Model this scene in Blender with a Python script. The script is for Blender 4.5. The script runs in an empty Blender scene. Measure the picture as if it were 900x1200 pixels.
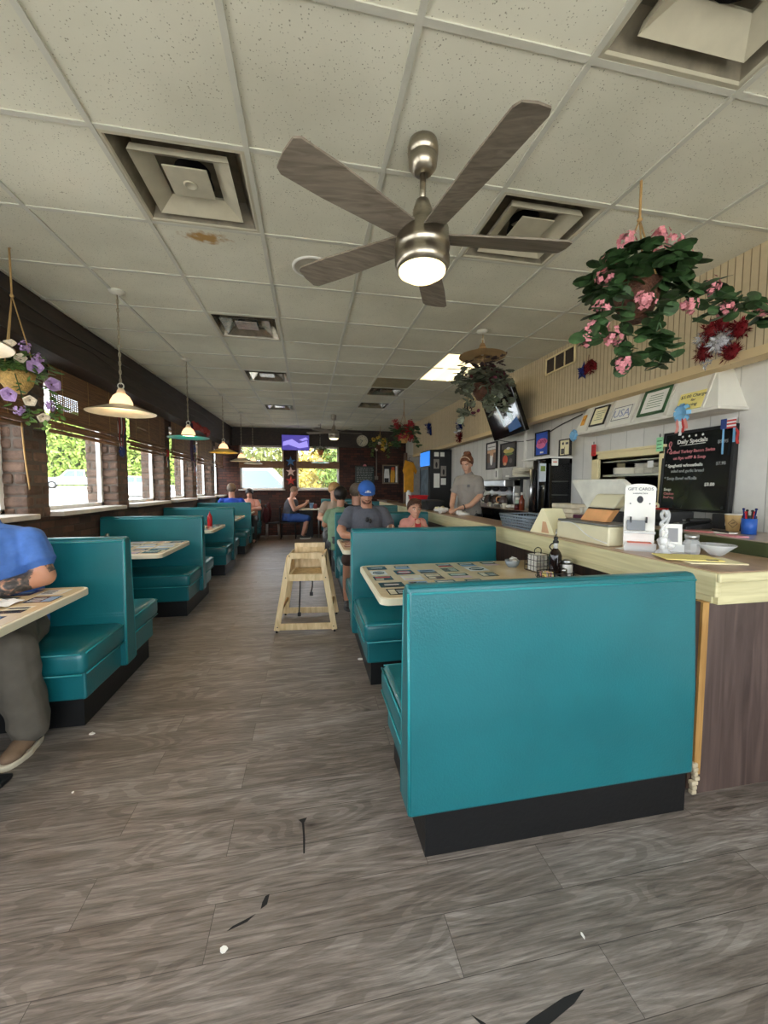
import bpy, bmesh, math, random
from mathutils import Vector, Matrix, Euler, noise
R = random.Random(7)
SC = bpy.context.scene
COL = SC.collection
PI = math.pi
rad = math.radians
H0, SL = 2.94, .02
def CZ(y): return H0 + SL * (y - 1.74)          # the ceiling rises slightly towards the far wall

# ------------------------------------------------------------------ materials
def srgb(r, g, b):
    f = lambda c: (c / 255 / 12.92) if c / 255 <= .04045 else ((c / 255 + .055) / 1.055) ** 2.4
    return (f(r), f(g), f(b), 1)
MATS = {}
def newmat(name):
    m = bpy.data.materials.new(name); m.use_nodes = True
    nt = m.node_tree; b = nt.nodes['Principled BSDF']
    return m, nt, b
def N(nt, t, **kw):
    n = nt.nodes.new(t)
    for k, v in kw.items(): setattr(n, k, v)
    return n
def ramp(nt, stops):
    n = N(nt, 'ShaderNodeValToRGB'); e = n.color_ramp.elements
    while len(e) < len(stops): e.new(.5)
    for i, (p, c) in enumerate(stops): e[i].position = p; e[i].color = c
    return n
def mul(c, k): return (min(c[0] * k, 1), min(c[1] * k, 1), min(c[2] * k, 1), 1)
def mat(name, col, rough=.5, metal=0, var=.12, scale=9, bump=0, bscale=60, emis=0, ecol=None, trans=0, alpha=1, coat=0, spec=.5, stretch=(1, 1, 1), island=0):
    if name in MATS: return MATS[name]
    m, nt, b = newmat(name)
    tc = N(nt, 'ShaderNodeTexCoord'); mp = N(nt, 'ShaderNodeMapping'); mp.inputs['Scale'].default_value = stretch
    nt.links.new(tc.outputs['Object'], mp.inputs[0])
    nz = N(nt, 'ShaderNodeTexNoise'); nz.inputs['Scale'].default_value = scale; nz.inputs['Detail'].default_value = 4
    nt.links.new(mp.outputs[0], nz.inputs['Vector'])
    rp = ramp(nt, [(.3, mul(col, 1 - var)), (.7, mul(col, 1 + var))])
    nt.links.new(nz.outputs['Fac'], rp.inputs[0])
    last = rp.outputs[0]
    if island:
        g = N(nt, 'ShaderNodeNewGeometry'); r2 = ramp(nt, [(0, mul((1, 1, 1, 1), 1 - island)), (1, (1, 1, 1, 1))])
        nt.links.new(g.outputs['Random Per Island'], r2.inputs[0])
        mx = N(nt, 'ShaderNodeMix', data_type='RGBA', blend_type='MULTIPLY'); mx.inputs[0].default_value = 1
        nt.links.new(last, mx.inputs[6]); nt.links.new(r2.outputs[0], mx.inputs[7]); last = mx.outputs[2]
    nt.links.new(last, b.inputs['Base Color'])
    b.inputs['Roughness'].default_value = rough; b.inputs['Metallic'].default_value = metal
    b.inputs['Specular IOR Level'].default_value = spec
    if coat: b.inputs['Coat Weight'].default_value = coat; b.inputs['Coat Roughness'].default_value = .15
    if trans: b.inputs['Transmission Weight'].default_value = trans
    if alpha < 1: b.inputs['Alpha'].default_value = alpha
    if emis:
        b.inputs['Emission Color'].default_value = ecol or col; b.inputs['Emission Strength'].default_value = emis
    if bump:
        n2 = N(nt, 'ShaderNodeTexNoise'); n2.inputs['Scale'].default_value = bscale
        nt.links.new(mp.outputs[0], n2.inputs['Vector'])
        bp = N(nt, 'ShaderNodeBump'); bp.inputs['Strength'].default_value = bump; bp.inputs['Distance'].default_value = .01
        nt.links.new(n2.outputs['Fac'], bp.inputs['Height']); nt.links.new(bp.outputs[0], b.inputs['Normal'])
    MATS[name] = m
    return m
S = lambda n, r, g, b, rough=.5, **k: mat(n, srgb(r, g, b), rough, **k)

def floor_mat():
    m, nt, b = newmat('vinyl_planks'); L = nt.links.new
    tc = N(nt, 'ShaderNodeTexCoord')
    br = N(nt, 'ShaderNodeTexBrick'); br.offset = .37; br.offset_frequency = 2
    br.inputs['Scale'].default_value = 1; br.inputs['Brick Width'].default_value = 1.22; br.inputs['Row Height'].default_value = .178
    br.inputs['Mortar Size'].default_value = .0011; br.inputs['Mortar Smooth'].default_value = .2; br.inputs['Bias'].default_value = 0
    br.inputs['Color1'].default_value = (0, 0, 0, 1); br.inputs['Color2'].default_value = (1, 1, 1, 1); br.inputs['Mortar'].default_value = (.5, .5, .5, 1)
    mpo = N(nt, 'ShaderNodeMapping'); mpo.inputs['Location'].default_value = (.33, .06, 0)
    L(tc.outputs['Object'], mpo.inputs[0]); L(mpo.outputs[0], br.inputs['Vector'])
    # grain: noise stretched along the plank, shifted per plank
    sep = N(nt, 'ShaderNodeSeparateXYZ'); L(mpo.outputs[0], sep.inputs[0])
    cmb = N(nt, 'ShaderNodeCombineXYZ')
    k = N(nt, 'ShaderNodeMath', operation='MULTIPLY'); k.inputs[1].default_value = 37.0
    s = N(nt, 'ShaderNodeSeparateColor'); L(br.outputs['Color'], s.inputs[0]); L(s.outputs[0], k.inputs[0])
    L(sep.outputs[0], cmb.inputs[0]); L(sep.outputs[1], cmb.inputs[1]); L(k.outputs[0], cmb.inputs[2])
    def nz(sx, sy, sc, det, dist=0, rough=.6):
        mp = N(nt, 'ShaderNodeMapping'); mp.inputs['Scale'].default_value = (sx, sy, 1); L(cmb.outputs[0], mp.inputs[0])
        n = N(nt, 'ShaderNodeTexNoise'); n.inputs['Scale'].default_value = sc; n.inputs['Detail'].default_value = det
        n.inputs['Distortion'].default_value = dist; n.inputs['Roughness'].default_value = rough; L(mp.outputs[0], n.inputs['Vector']); return n
    fine = nz(3.5, 60, 1.8, 8, .4, .72); broad = nz(1.2, 7, 1.3, 4, 1.2)
    mpw = N(nt, 'ShaderNodeMapping'); mpw.inputs['Scale'].default_value = (.9, 5.5, 1); L(cmb.outputs[0], mpw.inputs[0])
    wv = N(nt, 'ShaderNodeTexNoise'); wv.inputs['Scale'].default_value = 1.1; wv.inputs['Detail'].default_value = 1.5; wv.inputs['Distortion'].default_value = .6
    L(mpw.outputs[0], wv.inputs['Vector'])
    sn = N(nt, 'ShaderNodeMath', operation='MULTIPLY'); sn.inputs[1].default_value = 85; L(wv.outputs['Fac'], sn.inputs[0])
    si = N(nt, 'ShaderNodeMath', operation='SINE'); L(sn.outputs[0], si.inputs[0])
    # knots
    mpk = N(nt, 'ShaderNodeMapping'); mpk.inputs['Scale'].default_value = (1.7, 3.6, 1); L(cmb.outputs[0], mpk.inputs[0])
    vo = N(nt, 'ShaderNodeTexVoronoi'); vo.inputs['Scale'].default_value = 1.15; L(mpk.outputs[0], vo.inputs['Vector'])
    rk = ramp(nt, [(.015, (.22, .2, .18, 1)), (.05, (.62, .6, .58, 1)), (.15, (1, 1, 1, 1))]); L(vo.outputs['Distance'], rk.inputs[0])
    base = ramp(nt, [(.30, srgb(100, 92, 86)), (.5, srgb(148, 139, 131)), (.70, srgb(180, 171, 163))]); L(fine.outputs['Fac'], base.inputs[0])
    def mixm(a, bb, f, mode='MULTIPLY'):
        x = N(nt, 'ShaderNodeMix', data_type='RGBA', blend_type=mode); x.inputs[0].default_value = f
        L(a, x.inputs[6]); L(bb, x.inputs[7]); return x.outputs[2]
    rb = ramp(nt, [(.36, (.64, .61, .585, 1)), (.62, (1.0, 1.0, 1.0, 1))]); L(broad.outputs['Fac'], rb.inputs[0])
    rp = ramp(nt, [(0, (.74, .71, .68, 1)), (1, (1.0, 1.0, 1.0, 1))]); L(s.outputs[0], rp.inputs[0])
    rs = ramp(nt, [(.0, (.6, .58, .56, 1)), (.22, (1, 1, 1, 1))]); L(si.outputs[0], rs.inputs[0])
    c = mixm(base.outputs[0], rb.outputs[0], .9); c = mixm(c, rp.outputs[0], .9); c = mixm(c, rs.outputs[0], .55); c = mixm(c, rk.outputs[0], .8)
    rm = ramp(nt, [(0, (1, 1, 1, 1)), (.6, (.3, .28, .26, 1))]); L(br.outputs['Fac'], rm.inputs[0]); c = mixm(c, rm.outputs[0], 1)
    L(c, b.inputs['Base Color'])
    rr = ramp(nt, [(.3, (.36, .36, .36, 1)), (.7, (.5, .5, .5, 1))]); L(fine.outputs['Fac'], rr.inputs[0]); L(rr.outputs[0], b.inputs['Roughness'])
    bp = N(nt, 'ShaderNodeBump'); bp.inputs['Strength'].default_value = .25; bp.inputs['Distance'].default_value = .004
    L(fine.outputs['Fac'], bp.inputs['Height']); L(bp.outputs[0], b.inputs['Normal'])
    return m
def ceil_mat():
    m, nt, b = newmat('acoustic_tile'); L = nt.links.new
    tc = N(nt, 'ShaderNodeTexCoord')
    vo = N(nt, 'ShaderNodeTexVoronoi'); vo.inputs['Scale'].default_value = 85; L(tc.outputs['Object'], vo.inputs['Vector'])
    nz = N(nt, 'ShaderNodeTexNoise'); nz.inputs['Scale'].default_value = 30; L(tc.outputs['Object'], nz.inputs['Vector'])
    n3 = N(nt, 'ShaderNodeTexNoise'); n3.inputs['Scale'].default_value = 1.3; n3.inputs['Detail'].default_value = 5; L(tc.outputs['Object'], n3.inputs['Vector'])
    ad = N(nt, 'ShaderNodeMath', operation='MULTIPLY'); L(vo.outputs['Distance'], ad.inputs[0]); L(nz.outputs['Fac'], ad.inputs[1])
    rp = ramp(nt, [(.05, (.30, .28, .22, 1)), (.10, (1, 1, 1, 1))]); L(ad.outputs[0], rp.inputs[0])
    r3 = ramp(nt, [(.35, srgb(210, 208, 190)), (.65, srgb(230, 228, 210))]); L(n3.outputs['Fac'], r3.inputs[0])
    mx = N(nt, 'ShaderNodeMix', data_type='RGBA', blend_type='MULTIPLY'); mx.inputs[0].default_value = .75
    L(r3.outputs[0], mx.inputs[6]); L(rp.outputs[0], mx.inputs[7])
    ds = N(nt, 'ShaderNodeMapping'); ds.inputs['Location'].default_value = (.60, -2.655, -2.958); L(tc.outputs['Object'], ds.inputs[0])
    rt = N(nt, 'ShaderNodeMapping'); rt.inputs['Rotation'].default_value = (0, 0, rad(-25)); rt.inputs['Scale'].default_value = (.62, 1.25, 1); L(ds.outputs[0], rt.inputs[0])
    ln = N(nt, 'ShaderNodeVectorMath', operation='LENGTH'); L(rt.outputs[0], ln.inputs[0])
    sn = N(nt, 'ShaderNodeTexNoise'); sn.inputs['Scale'].default_value = 22; sn.inputs['Detail'].default_value = 5; L(tc.outputs['Object'], sn.inputs['Vector'])
    sm = N(nt, 'ShaderNodeMath', operation='MULTIPLY_ADD'); sm.inputs[1].default_value = .16; L(sn.outputs['Fac'], sm.inputs[0]); L(ln.outputs['Value'], sm.inputs[2])
    sr = ramp(nt, [(.115, (1, 1, 1, 1)), (.165, (0, 0, 0, 1))]); L(sm.outputs[0], sr.inputs[0])
    sx = N(nt, 'ShaderNodeMix', data_type='RGBA'); L(sr.outputs[0], sx.inputs[0]); L(mx.outputs[2], sx.inputs[6]); sx.inputs[7].default_value = srgb(176, 140, 88)
    L(sx.outputs[2], b.inputs['Base Color']); b.inputs['Roughness'].default_value = .9; b.inputs['Specular IOR Level'].default_value = .15
    bp = N(nt, 'ShaderNodeBump'); bp.inputs['Strength'].default_value = .35; bp.inputs['Distance'].default_value = .004
    L(rp.outputs[0], bp.inputs['Height']); L(bp.outputs[0], b.inputs['Normal'])
    return m
def brick_mat(name, c1, c2, mort, w=.21, h=.075, axes='YZ', ms=.006, mott=.8):
    m, nt, b = newmat(name); L = nt.links.new
    tc = N(nt, 'ShaderNodeTexCoord'); sp = N(nt, 'ShaderNodeSeparateXYZ'); cb = N(nt, 'ShaderNodeCombineXYZ'); L(tc.outputs['Object'], sp.inputs[0])
    L(sp.outputs['XYZ'.index(axes[0])], cb.inputs[0]); L(sp.outputs['XYZ'.index(axes[1])], cb.inputs[1])
    br = N(nt, 'ShaderNodeTexBrick'); br.inputs['Scale'].default_value = 1; br.inputs['Brick Width'].default_value = w; br.inputs['Row Height'].default_value = h
    br.inputs['Mortar Size'].default_value = ms; br.inputs['Mortar Smooth'].default_value = .3; br.inputs['Color1'].default_value = c1; br.inputs['Color2'].default_value = c2; br.inputs['Mortar'].default_value = mort
    L(cb.outputs[0], br.inputs['Vector'])
    nz = N(nt, 'ShaderNodeTexNoise'); nz.inputs['Scale'].default_value = 16; nz.inputs['Detail'].default_value = 6; L(tc.outputs['Object'], nz.inputs['Vector'])
    rp = ramp(nt, [(.3, (.6, .6, .6, 1)), (.7, (1, 1, 1, 1))]); L(nz.outputs['Fac'], rp.inputs[0])
    mx = N(nt, 'ShaderNodeMix', data_type='RGBA', blend_type='MULTIPLY'); mx.inputs[0].default_value = mott
    L(br.outputs['Color'], mx.inputs[6]); L(rp.outputs[0], mx.inputs[7]); L(mx.outputs[2], b.inputs['Base Color'])
    b.inputs['Roughness'].default_value = .75
    bp = N(nt, 'ShaderNodeBump'); bp.inputs['Strength'].default_value = .8; bp.inputs['Distance'].default_value = .012; bp.invert = True
    L(br.outputs['Fac'], bp.inputs['Height']); L(bp.outputs[0], b.inputs['Normal'])
    return m
def wood_mat(name, dark, light, rough=.5, stretch=(14, 14, 1.2), bump=.15):
    m, nt, b = newmat(name); L = nt.links.new
    tc = N(nt, 'ShaderNodeTexCoord'); mp = N(nt, 'ShaderNodeMapping'); mp.inputs['Scale'].default_value = stretch; L(tc.outputs['Object'], mp.inputs[0])
    nz = N(nt, 'ShaderNodeTexNoise'); nz.inputs['Scale'].default_value = 2.2; nz.inputs['Detail'].default_value = 7; nz.inputs['Distortion'].default_value = .9; L(mp.outputs[0], nz.inputs['Vector'])
    rp = ramp(nt, [(.3, dark), (.68, light)]); L(nz.outputs['Fac'], rp.inputs[0]); L(rp.outputs[0], b.inputs['Base Color']); b.inputs['Roughness'].default_value = rough
    bp = N(nt, 'ShaderNodeBump'); bp.inputs['Strength'].default_value = bump; bp.inputs['Distance'].default_value = .003; L(nz.outputs['Fac'], bp.inputs['Height']); L(bp.outputs[0], b.inputs['Normal'])
    return m

TEAL = mat('teal_vinyl', (.006, .135, .155, 1), .34, var=.1, scale=3, bump=.12, bscale=120, coat=.25)
TEALP = mat('teal_piping', (.014, .25, .27, 1), .3, var=.05)
BLACK = S('black_kick_rubber', 8, 9, 11, .45, bump=.1)
FLOOR = floor_mat(); CEIL = ceil_mat()
TBAR = S('ceiling_bar_white', 200, 199, 186, .5, var=.05)
BRICKP = mat('old_brick', srgb(106, 84, 70), .85, var=.35, scale=14, bump=.5, bscale=70, island=.45)
MORT = S('grey_mortar', 88, 80, 72, .95, bump=.4)
BRICKW = brick_mat('brick_wall_left', srgb(84, 58, 46), srgb(52, 36, 30), srgb(56, 48, 42))
BRICKF = brick_mat('brick_wall_far', srgb(92, 50, 36), srgb(50, 30, 24), srgb(24, 18, 16), axes='XZ')
BEAMD = wood_mat('dark_beam', srgb(36, 29, 25), srgb(62, 50, 42), .6, (6, 1, 10))
BEAD = mat('tan_beadboard', srgb(206, 182, 138), .6, var=.06, scale=4, stretch=(1, 1, .3))
WWALL = S('white_wall_panel', 222, 220, 212, .55, var=.04, scale=2)
HOODW = S('hood_white_paint', 232, 230, 218, .45, var=.03)
CREAM = S('cream_paint', 232, 216, 166, .5, var=.05)
LAM = wood_mat('counter_laminate_top', srgb(150, 118, 92), srgb(192, 162, 130), .28, (3, 1.2, 3), .03)
LAMF = wood_mat('counter_cream_fascia', srgb(200, 190, 144), srgb(222, 213, 168), .4, (1.5, .8, 16), .03)
ENDP = wood_mat('counter_end_woodgrain', srgb(66, 52, 47), srgb(98, 80, 73), .5, (10, 10, .8), .08)
DKWOOD = wood_mat('dark_counter_panel', srgb(40, 28, 22), srgb(70, 50, 38), .5)
HONEY = wood_mat('raw_wood_strip', srgb(150, 108, 52), srgb(190, 146, 84), .6)
PALEW = wood_mat('pale_highchair_wood', srgb(188, 160, 112), srgb(226, 204, 160), .45, (9, 9, 1.4), .06)
NICKEL = mat('brushed_nickel', srgb(176, 168, 152), .3, 1, var=.08, scale=30, stretch=(1, 1, 12))
STEEL = mat('stainless_steel', srgb(186, 186, 184), .28, 1, var=.08)
BLADE = wood_mat('greyed_fan_blade', srgb(104, 94, 82), srgb(140, 130, 116), .55, (1.5, 20, 20), .03)
WHITE = S('white_plastic', 232, 230, 222, .4, var=.03)
IVORY = S('ivory_plastic', 224, 216, 182, .4, var=.03)
PAPER = S('white_paper', 240, 238, 230, .8, var=.03)
CREAMP = S('cream_paper', 240, 232, 190, .8, var=.03)
YELP = S('yellow_paper', 240, 224, 138, .8, var=.04)
MBLACK = S('matte_black', 22, 22, 23, .5, var=.1)
GBLACK = S('gloss_black', 12, 13, 15, .12, var=.05)
GREY = S('mid_grey_plastic', 112, 112, 108, .5)
DGREY = S('dark_grey_plastic', 58, 58, 58, .5)
RED = S('red_plastic', 190, 24, 28, .3)
ORANGE = S('peach_orange', 232, 170, 112, .5)
BLUE = S('blue_plastic', 40, 92, 180, .4)
GREENE = S('olive_counter_edge', 62, 70, 40, .35, var=.1)
TABLET = wood_mat('table_cream_laminate', srgb(206, 182, 140), srgb(226, 206, 168), .14, (2, 2, 2), .01)
TABLEE = S('table_edge_cream', 226, 218, 190, .35, var=.04)
PANE = mat('window_pane', (.9, .95, .95, 1), .02, alpha=.06, var=0)
GLASS = mat('clear_glass', (.86, .88, .88, 1), .06, alpha=.34, var=0, spec=1)
PLGLASS = mat('clear_plastic', (.86, .88, .87, 1), .12, alpha=.4, var=0, spec=.8)
ROPE = S('jute_rope', 176, 142, 92, .9, bump=.4)
WICK = mat('brown_wicker', srgb(84, 50, 32), .7, var=.35, scale=60, bump=.8, bscale=90)
WICKL = mat('straw_wicker', srgb(208, 168, 98), .7, var=.25, scale=60, bump=.8, bscale=90)
LEAF = mat('dark_green_leaf', srgb(66, 98, 56), .5, var=.3, scale=12, island=.55)
LEAFG = mat('grey_green_leaf', srgb(124, 130, 108), .6, var=.3, scale=12, island=.5)
LEAFP = mat('petunia_leaf', srgb(104, 136, 66), .55, var=.35, scale=12, island=.45)
LEAFB = mat('burgundy_leaf', srgb(78, 56, 58), .55, var=.4, scale=14, island=.5)
PINK = mat('pink_petal', srgb(222, 142, 150), .6, var=.15, scale=30, island=.25)
LILAC = mat('lilac_petal', srgb(184, 150, 200), .6, var=.15, scale=30, island=.25)
PALEPET = mat('cream_petal', srgb(232, 216, 190), .6, var=.1, scale=30, island=.2)
REDPET = mat('red_petal', srgb(160, 22, 34), .55, var=.25, scale=30, island=.4)
BURGP = mat('burgundy_petal', srgb(90, 20, 44), .55, var=.25, scale=30, island=.35)
YELPET = mat('yellow_petal', srgb(222, 184, 70), .6, var=.15, scale=30, island=.25)
TREDM = S('red_tinsel', 124, 14, 24, .25, metal=.5, bump=.6, bscale=200)
TBLUE = S('blue_tinsel', 28, 44, 116, .25, metal=.5, bump=.6, bscale=200)
TSILV = S('silver_tinsel', 214, 214, 218, .22, metal=.7, bump=.6, bscale=200)
LBLUE = S('light_blue_ribbon', 120, 176, 214, .6)
def emit(name, col, st):
    if name in MATS: return MATS[name]
    return mat(name, col, .4, emis=st, ecol=col, var=.02)

# ------------------------------------------------------------------ mesh builder
class MB:
    def __init__(s): s.bm = bmesh.new(); s.mi = 0; s.T = Matrix()
    def _new(s, fn):
        fs = set(s.bm.faces); r = fn()
        for f in s.bm.faces:
            if f not in fs: f.material_index = s.mi
        return r
    def tv(s, p): return s.T @ Vector(p)
    def face(s, pts):
        f = s.bm.faces.new([s.bm.verts.new(s.tv(p)) for p in pts]); f.material_index = s.mi; return f
    def box(s, x0, x1, y0, y1, z0, z1, bev=0, seg=2):
        b2 = bmesh.new(); bmesh.ops.create_cube(b2, size=1)
        for v in b2.verts: v.co = Vector(((x0 + x1) / 2 + v.co.x * (x1 - x0), (y0 + y1) / 2 + v.co.y * (y1 - y0), (z0 + z1) / 2 + v.co.z * (z1 - z0)))
        if bev: bmesh.ops.bevel(b2, geom=b2.edges[:], offset=bev, segments=seg, profile=.5, affect='EDGES')
        s.add(b2); return s
    def add(s, b2, M=None):
        T = s.T @ M if M is not None else s.T
        mp = {v: s.bm.verts.new(T @ v.co) for v in b2.verts}
        for f in b2.faces:
            try:
                g = s.bm.faces.new([mp[v] for v in f.verts]); g.material_index = s.mi; g.smooth = f.smooth
            except ValueError: pass
        b2.free(); return s
    def prism(s, poly, axis, a, b, bev=0, seg=2):
        # poly: 2-D outline in the two other axes (cyclic order), extruded along axis from a to b
        b2 = bmesh.new(); ix = {'x': (1, 2, 0), 'y': (0, 2, 1), 'z': (0, 1, 2)}[axis]
        def pt(p, t):
            v = [0, 0, 0]; v[ix[0]] = p[0]; v[ix[1]] = p[1]; v[ix[2]] = t; return v
        lo = [b2.verts.new(pt(p, a)) for p in poly]; hi = [b2.verts.new(pt(p, b)) for p in poly]
        b2.faces.new(lo); b2.faces.new(hi[::-1]); n = len(poly)
        for i in range(n): b2.faces.new([lo[i], hi[i], hi[(i + 1) % n], lo[(i + 1) % n]])
        bmesh.ops.recalc_face_normals(b2, faces=b2.faces[:])
        if bev: bmesh.ops.bevel(b2, geom=b2.edges[:], offset=bev, segments=seg, profile=.5, affect='EDGES')
        s.add(b2); return s
    def lathe(s, prof, c=(0, 0, 0), seg=20, cap=True, smooth=True, M=None):
        b2 = bmesh.new(); rings = []
        for r, z in prof:
            if r < 1e-6: rings.append([b2.verts.new((c[0], c[1], c[2] + z))])
            else: rings.append([b2.verts.new((c[0] + r * math.cos(2 * PI * i / seg), c[1] + r * math.sin(2 * PI * i / seg), c[2] + z)) for i in range(seg)])
        for a, b in zip(rings, rings[1:]):
            for i in range(seg):
                j = (i + 1) % seg
                q = [a[i % len(a)], a[j % len(a)], b[j % len(b)], b[i % len(b)]]
                u = []
                for v in q:
                    if v not in u: u.append(v)
                if len(u) > 2:
                    f = b2.faces.new(u); f.smooth = smooth
        if cap:
            for rg, rev in ((rings[0], True), (rings[-1], False)):
                if len(rg) > 2: b2.faces.new(rg[::-1] if rev else rg)
        bmesh.ops.recalc_face_normals(b2, faces=b2.faces[:])
        s.add(b2, M); return s
    def cyl(s, p0, p1, r0, r1=None, seg=12, smooth=True):
        r1 = r0 if r1 is None else r1; p0, p1 = Vector(p0), Vector(p1); d = p1 - p0
        M = Matrix.Translation(p0) @ d.to_track_quat('Z', 'Y').to_matrix().to_4x4()
        return s.lathe([(r0, 0), (r1, d.length)], seg=seg, smooth=smooth, M=M)
    def tube(s, pts, r, seg=8, closed=False):
        pts = [Vector(p) for p in pts]; b2 = bmesh.new(); rings = []; n = len(pts); up = None
        for i, p in enumerate(pts):
            if closed: t = pts[(i + 1) % n] - pts[i - 1]
            else: t = pts[min(i + 1, n - 1)] - pts[max(i - 1, 0)]
            t.normalize()
            if up is None: up = t.orthogonal().normalized()
            up = (up - t * up.dot(t)); up = up.normalized() if up.length > 1e-6 else t.orthogonal().normalized()
            w = t.cross(up); rr = r[i] if isinstance(r, (list, tuple)) else r
            rings.append([b2.verts.new(p + (up * math.cos(2 * PI * k / seg) + w * math.sin(2 * PI * k / seg)) * rr) for k in range(seg)])
        pr = list(zip(rings, rings[1:])) + ([(rings[-1], rings[0])] if closed else [])
        for a, b in pr:
            for k in range(seg):
                f = b2.faces.new([a[k], a[(k + 1) % seg], b[(k + 1) % seg], b[k]]); f.smooth = True
        if not closed: b2.faces.new(rings[0][::-1]); b2.faces.new(rings[-1])
        bmesh.ops.recalc_face_normals(b2, faces=b2.faces[:])
        s.add(b2); return s
    def ball(s, c, r, seg=16, rings=10, rot=None):
        b2 = bmesh.new(); bmesh.ops.create_uvsphere(b2, u_segments=seg, v_segments=rings, radius=1)
        r = (r, r, r) if isinstance(r, (int, float)) else r
        M = Matrix.Translation(Vector(c)) @ (rot.to_4x4() if rot else Matrix()) @ Matrix.Diagonal((*r, 1))
        for f in b2.faces: f.smooth = True
        s.add(b2, M); return s
    def text(s, txt, size, M, depth=.0008, align='CENTER', bold=0):
        cu = bpy.data.curves.new('t', 'FONT'); cu.body = txt; cu.size = size; cu.align_x = align; cu.align_y = 'CENTER'; cu.extrude = depth; cu.resolution_u = 2; cu.offset = bold
        o = bpy.data.objects.new('t', cu); COL.objects.link(o); dg = bpy.context.evaluated_depsgraph_get()
        me = bpy.data.meshes.new_from_object(o.evaluated_get(dg)); b2 = bmesh.new(); b2.from_mesh(me)
        bpy.data.objects.remove(o); bpy.data.curves.remove(cu); bpy.data.meshes.remove(me)
        s.add(b2, M); return s
    def build(s, name, mats, parent=None, smooth=None, loc=None):
        me = bpy.data.meshes.new(name); s.bm.to_mesh(me); s.bm.free()
        if smooth is not None:
            for p in me.polygons: p.use_smooth = smooth
        for m in (mats if isinstance(mats, (list, tuple)) else [mats]): me.materials.append(m)
        o = bpy.data.objects.new(name, me); COL.objects.link(o)
        if parent: o.parent = parent
        if loc: o.location = loc
        return o
def thing(name, label, cat, loc=(0, 0, 0), rz=0, group=None):
    o = bpy.data.objects.new(name, None); COL.objects.link(o); o.empty_display_size = .1
    o.location = loc; o.rotation_euler = (0, 0, rz)
    return tag(o, label, cat, group)
def tag(o, label, cat, group=None):
    o['label'] = label; o['category'] = cat
    if group: o['group'] = group
    return o
def struct(o): o['kind'] = 'structure'; return o
def dup(root, loc=None, rz=None, label=None):
    r = root.copy(); COL.objects.link(r)
    if loc is not None: r.location = loc
    if rz is not None: r.rotation_euler = (0, 0, rz)
    if label: r['label'] = label
    for ch in list(root.children):
        c = ch.copy(); COL.objects.link(c); c.parent = r
        for g in list(ch.children):
            d = g.copy(); COL.objects.link(d); d.parent = c
    return r
def face_x(x, y, z, flip=-1):
    # text frame lying on a plane that faces -X: text runs towards -Y, up is +Z
    return Matrix.Translation((x, y, z)) @ Matrix(((0, 0, -1), (-1, 0, 0), (0, 1, 0))).to_4x4()
def face_ny(x, y, z): return Matrix.Translation((x, y, z)) @ Matrix(((1, 0, 0), (0, 0, -1), (0, 1, 0))).to_4x4()
def catmull(pts, n=8):
    P = [Vector(p) for p in pts]; P = [2 * P[0] - P[1]] + P + [2 * P[-1] - P[-2]]; o = []
    for i in range(1, len(P) - 2):
        for k in range(n):
            t = k / n; a, b, c, d = P[i - 1], P[i], P[i + 1], P[i + 2]
            o.append(.5 * ((2 * b) + (c - a) * t + (2 * a - 5 * b + 4 * c - d) * t * t + (3 * b - a - 3 * c + d) * t ** 3))
    o.append(P[-2]); return o
# ------------------------------------------------------------------ room shell
XL, XR, YF, YB = -2.4, 3.0, 12.0, -1.8
b = MB(); b.box(XL - .3, XR + .2, YB - .2, YF + .2, -.12, 0); struct(b.build('floor', FLOOR))
# torn plank edges and chips in the vinyl (dark, with a shape of their own)
fl = bpy.data.objects['floor']
b = MB()
def chip(pts): b.prism(pts, 'z', .0, .0008)
chip([(-.055, 1.664), (-.02, 1.67), (-.032, 1.645), (-.027, 1.56), (-.028, 1.5), (-.034, 1.5), (-.036, 1.58), (-.041, 1.645)])
chip([(-.163, 1.36), (-.15, 1.363), (-.155, 1.33), (-.175, 1.318), (-.172, 1.34)]); chip([(-.19, 1.305), (-.215, 1.285), (-.275, 1.268), (-.26, 1.28), (-.21, 1.297)])
chip([(.50, .862), (.58, .888), (.70, .913), (.77, .918), (.72, .895), (.62, .868)])
chip([(.425, .928), (.455, .905), (.475, .88), (.465, .88), (.445, .902)])
b.build('torn_plank_chip', S('torn_vinyl_black', 20, 18, 17, .8), fl)
# raised duckboard floor behind the counter
b = MB(); b.box(2.16, XR, 3.75, 10.2, 0, .2); struct(b.build('trim_4', DKWOOD))

GX0, GW, GY0, GD = -.8704, .6166, 1.3013, .6238
HOLES = {(0, 1), (0, 4), (0, 7), (0, 11), (3, -1), (3, 1), (3, 8), (3, 10), (4, 5), (4, 6)}
xs = [XL] + [GX0 + GW * i for i in range(-2, 6)] + [2.76]; ys = [YB] + [GY0 + GD * j for j in range(-4, 18)] + [YF]
ys = sorted(y for y in ys if YB <= y <= YF)
b = MB()
for i in range(len(xs) - 1):
    for j in range(len(ys) - 1):
        ci, cj = round((xs[i] - GX0) / GW), round((ys[j] - GY0) / GD)
        if i > 0 and (ci, cj) in HOLES: continue
        x0, x1, y0, y1 = xs[i], xs[i + 1], ys[j], ys[j + 1]
        b.mi = 1 if (ci, cj) == (3, 7) and i > 0 else 0
        b.face([(x0, y0, CZ(y0)), (x0, y1, CZ(y1)), (x1, y1, CZ(y1)), (x1, y0, CZ(y0))])
cl = struct(b.build('ceiling', [CEIL, S('tan_replacement_tile', 150, 142, 112, .7)]))
b = MB()
for x in xs[1:-1]:
    b.prism([(YB, CZ(YB) - .008), (YF, CZ(YF) - .008), (YF, CZ(YF) + .02), (YB, CZ(YB) + .02)], 'x', x - .012, x + .012)
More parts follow.
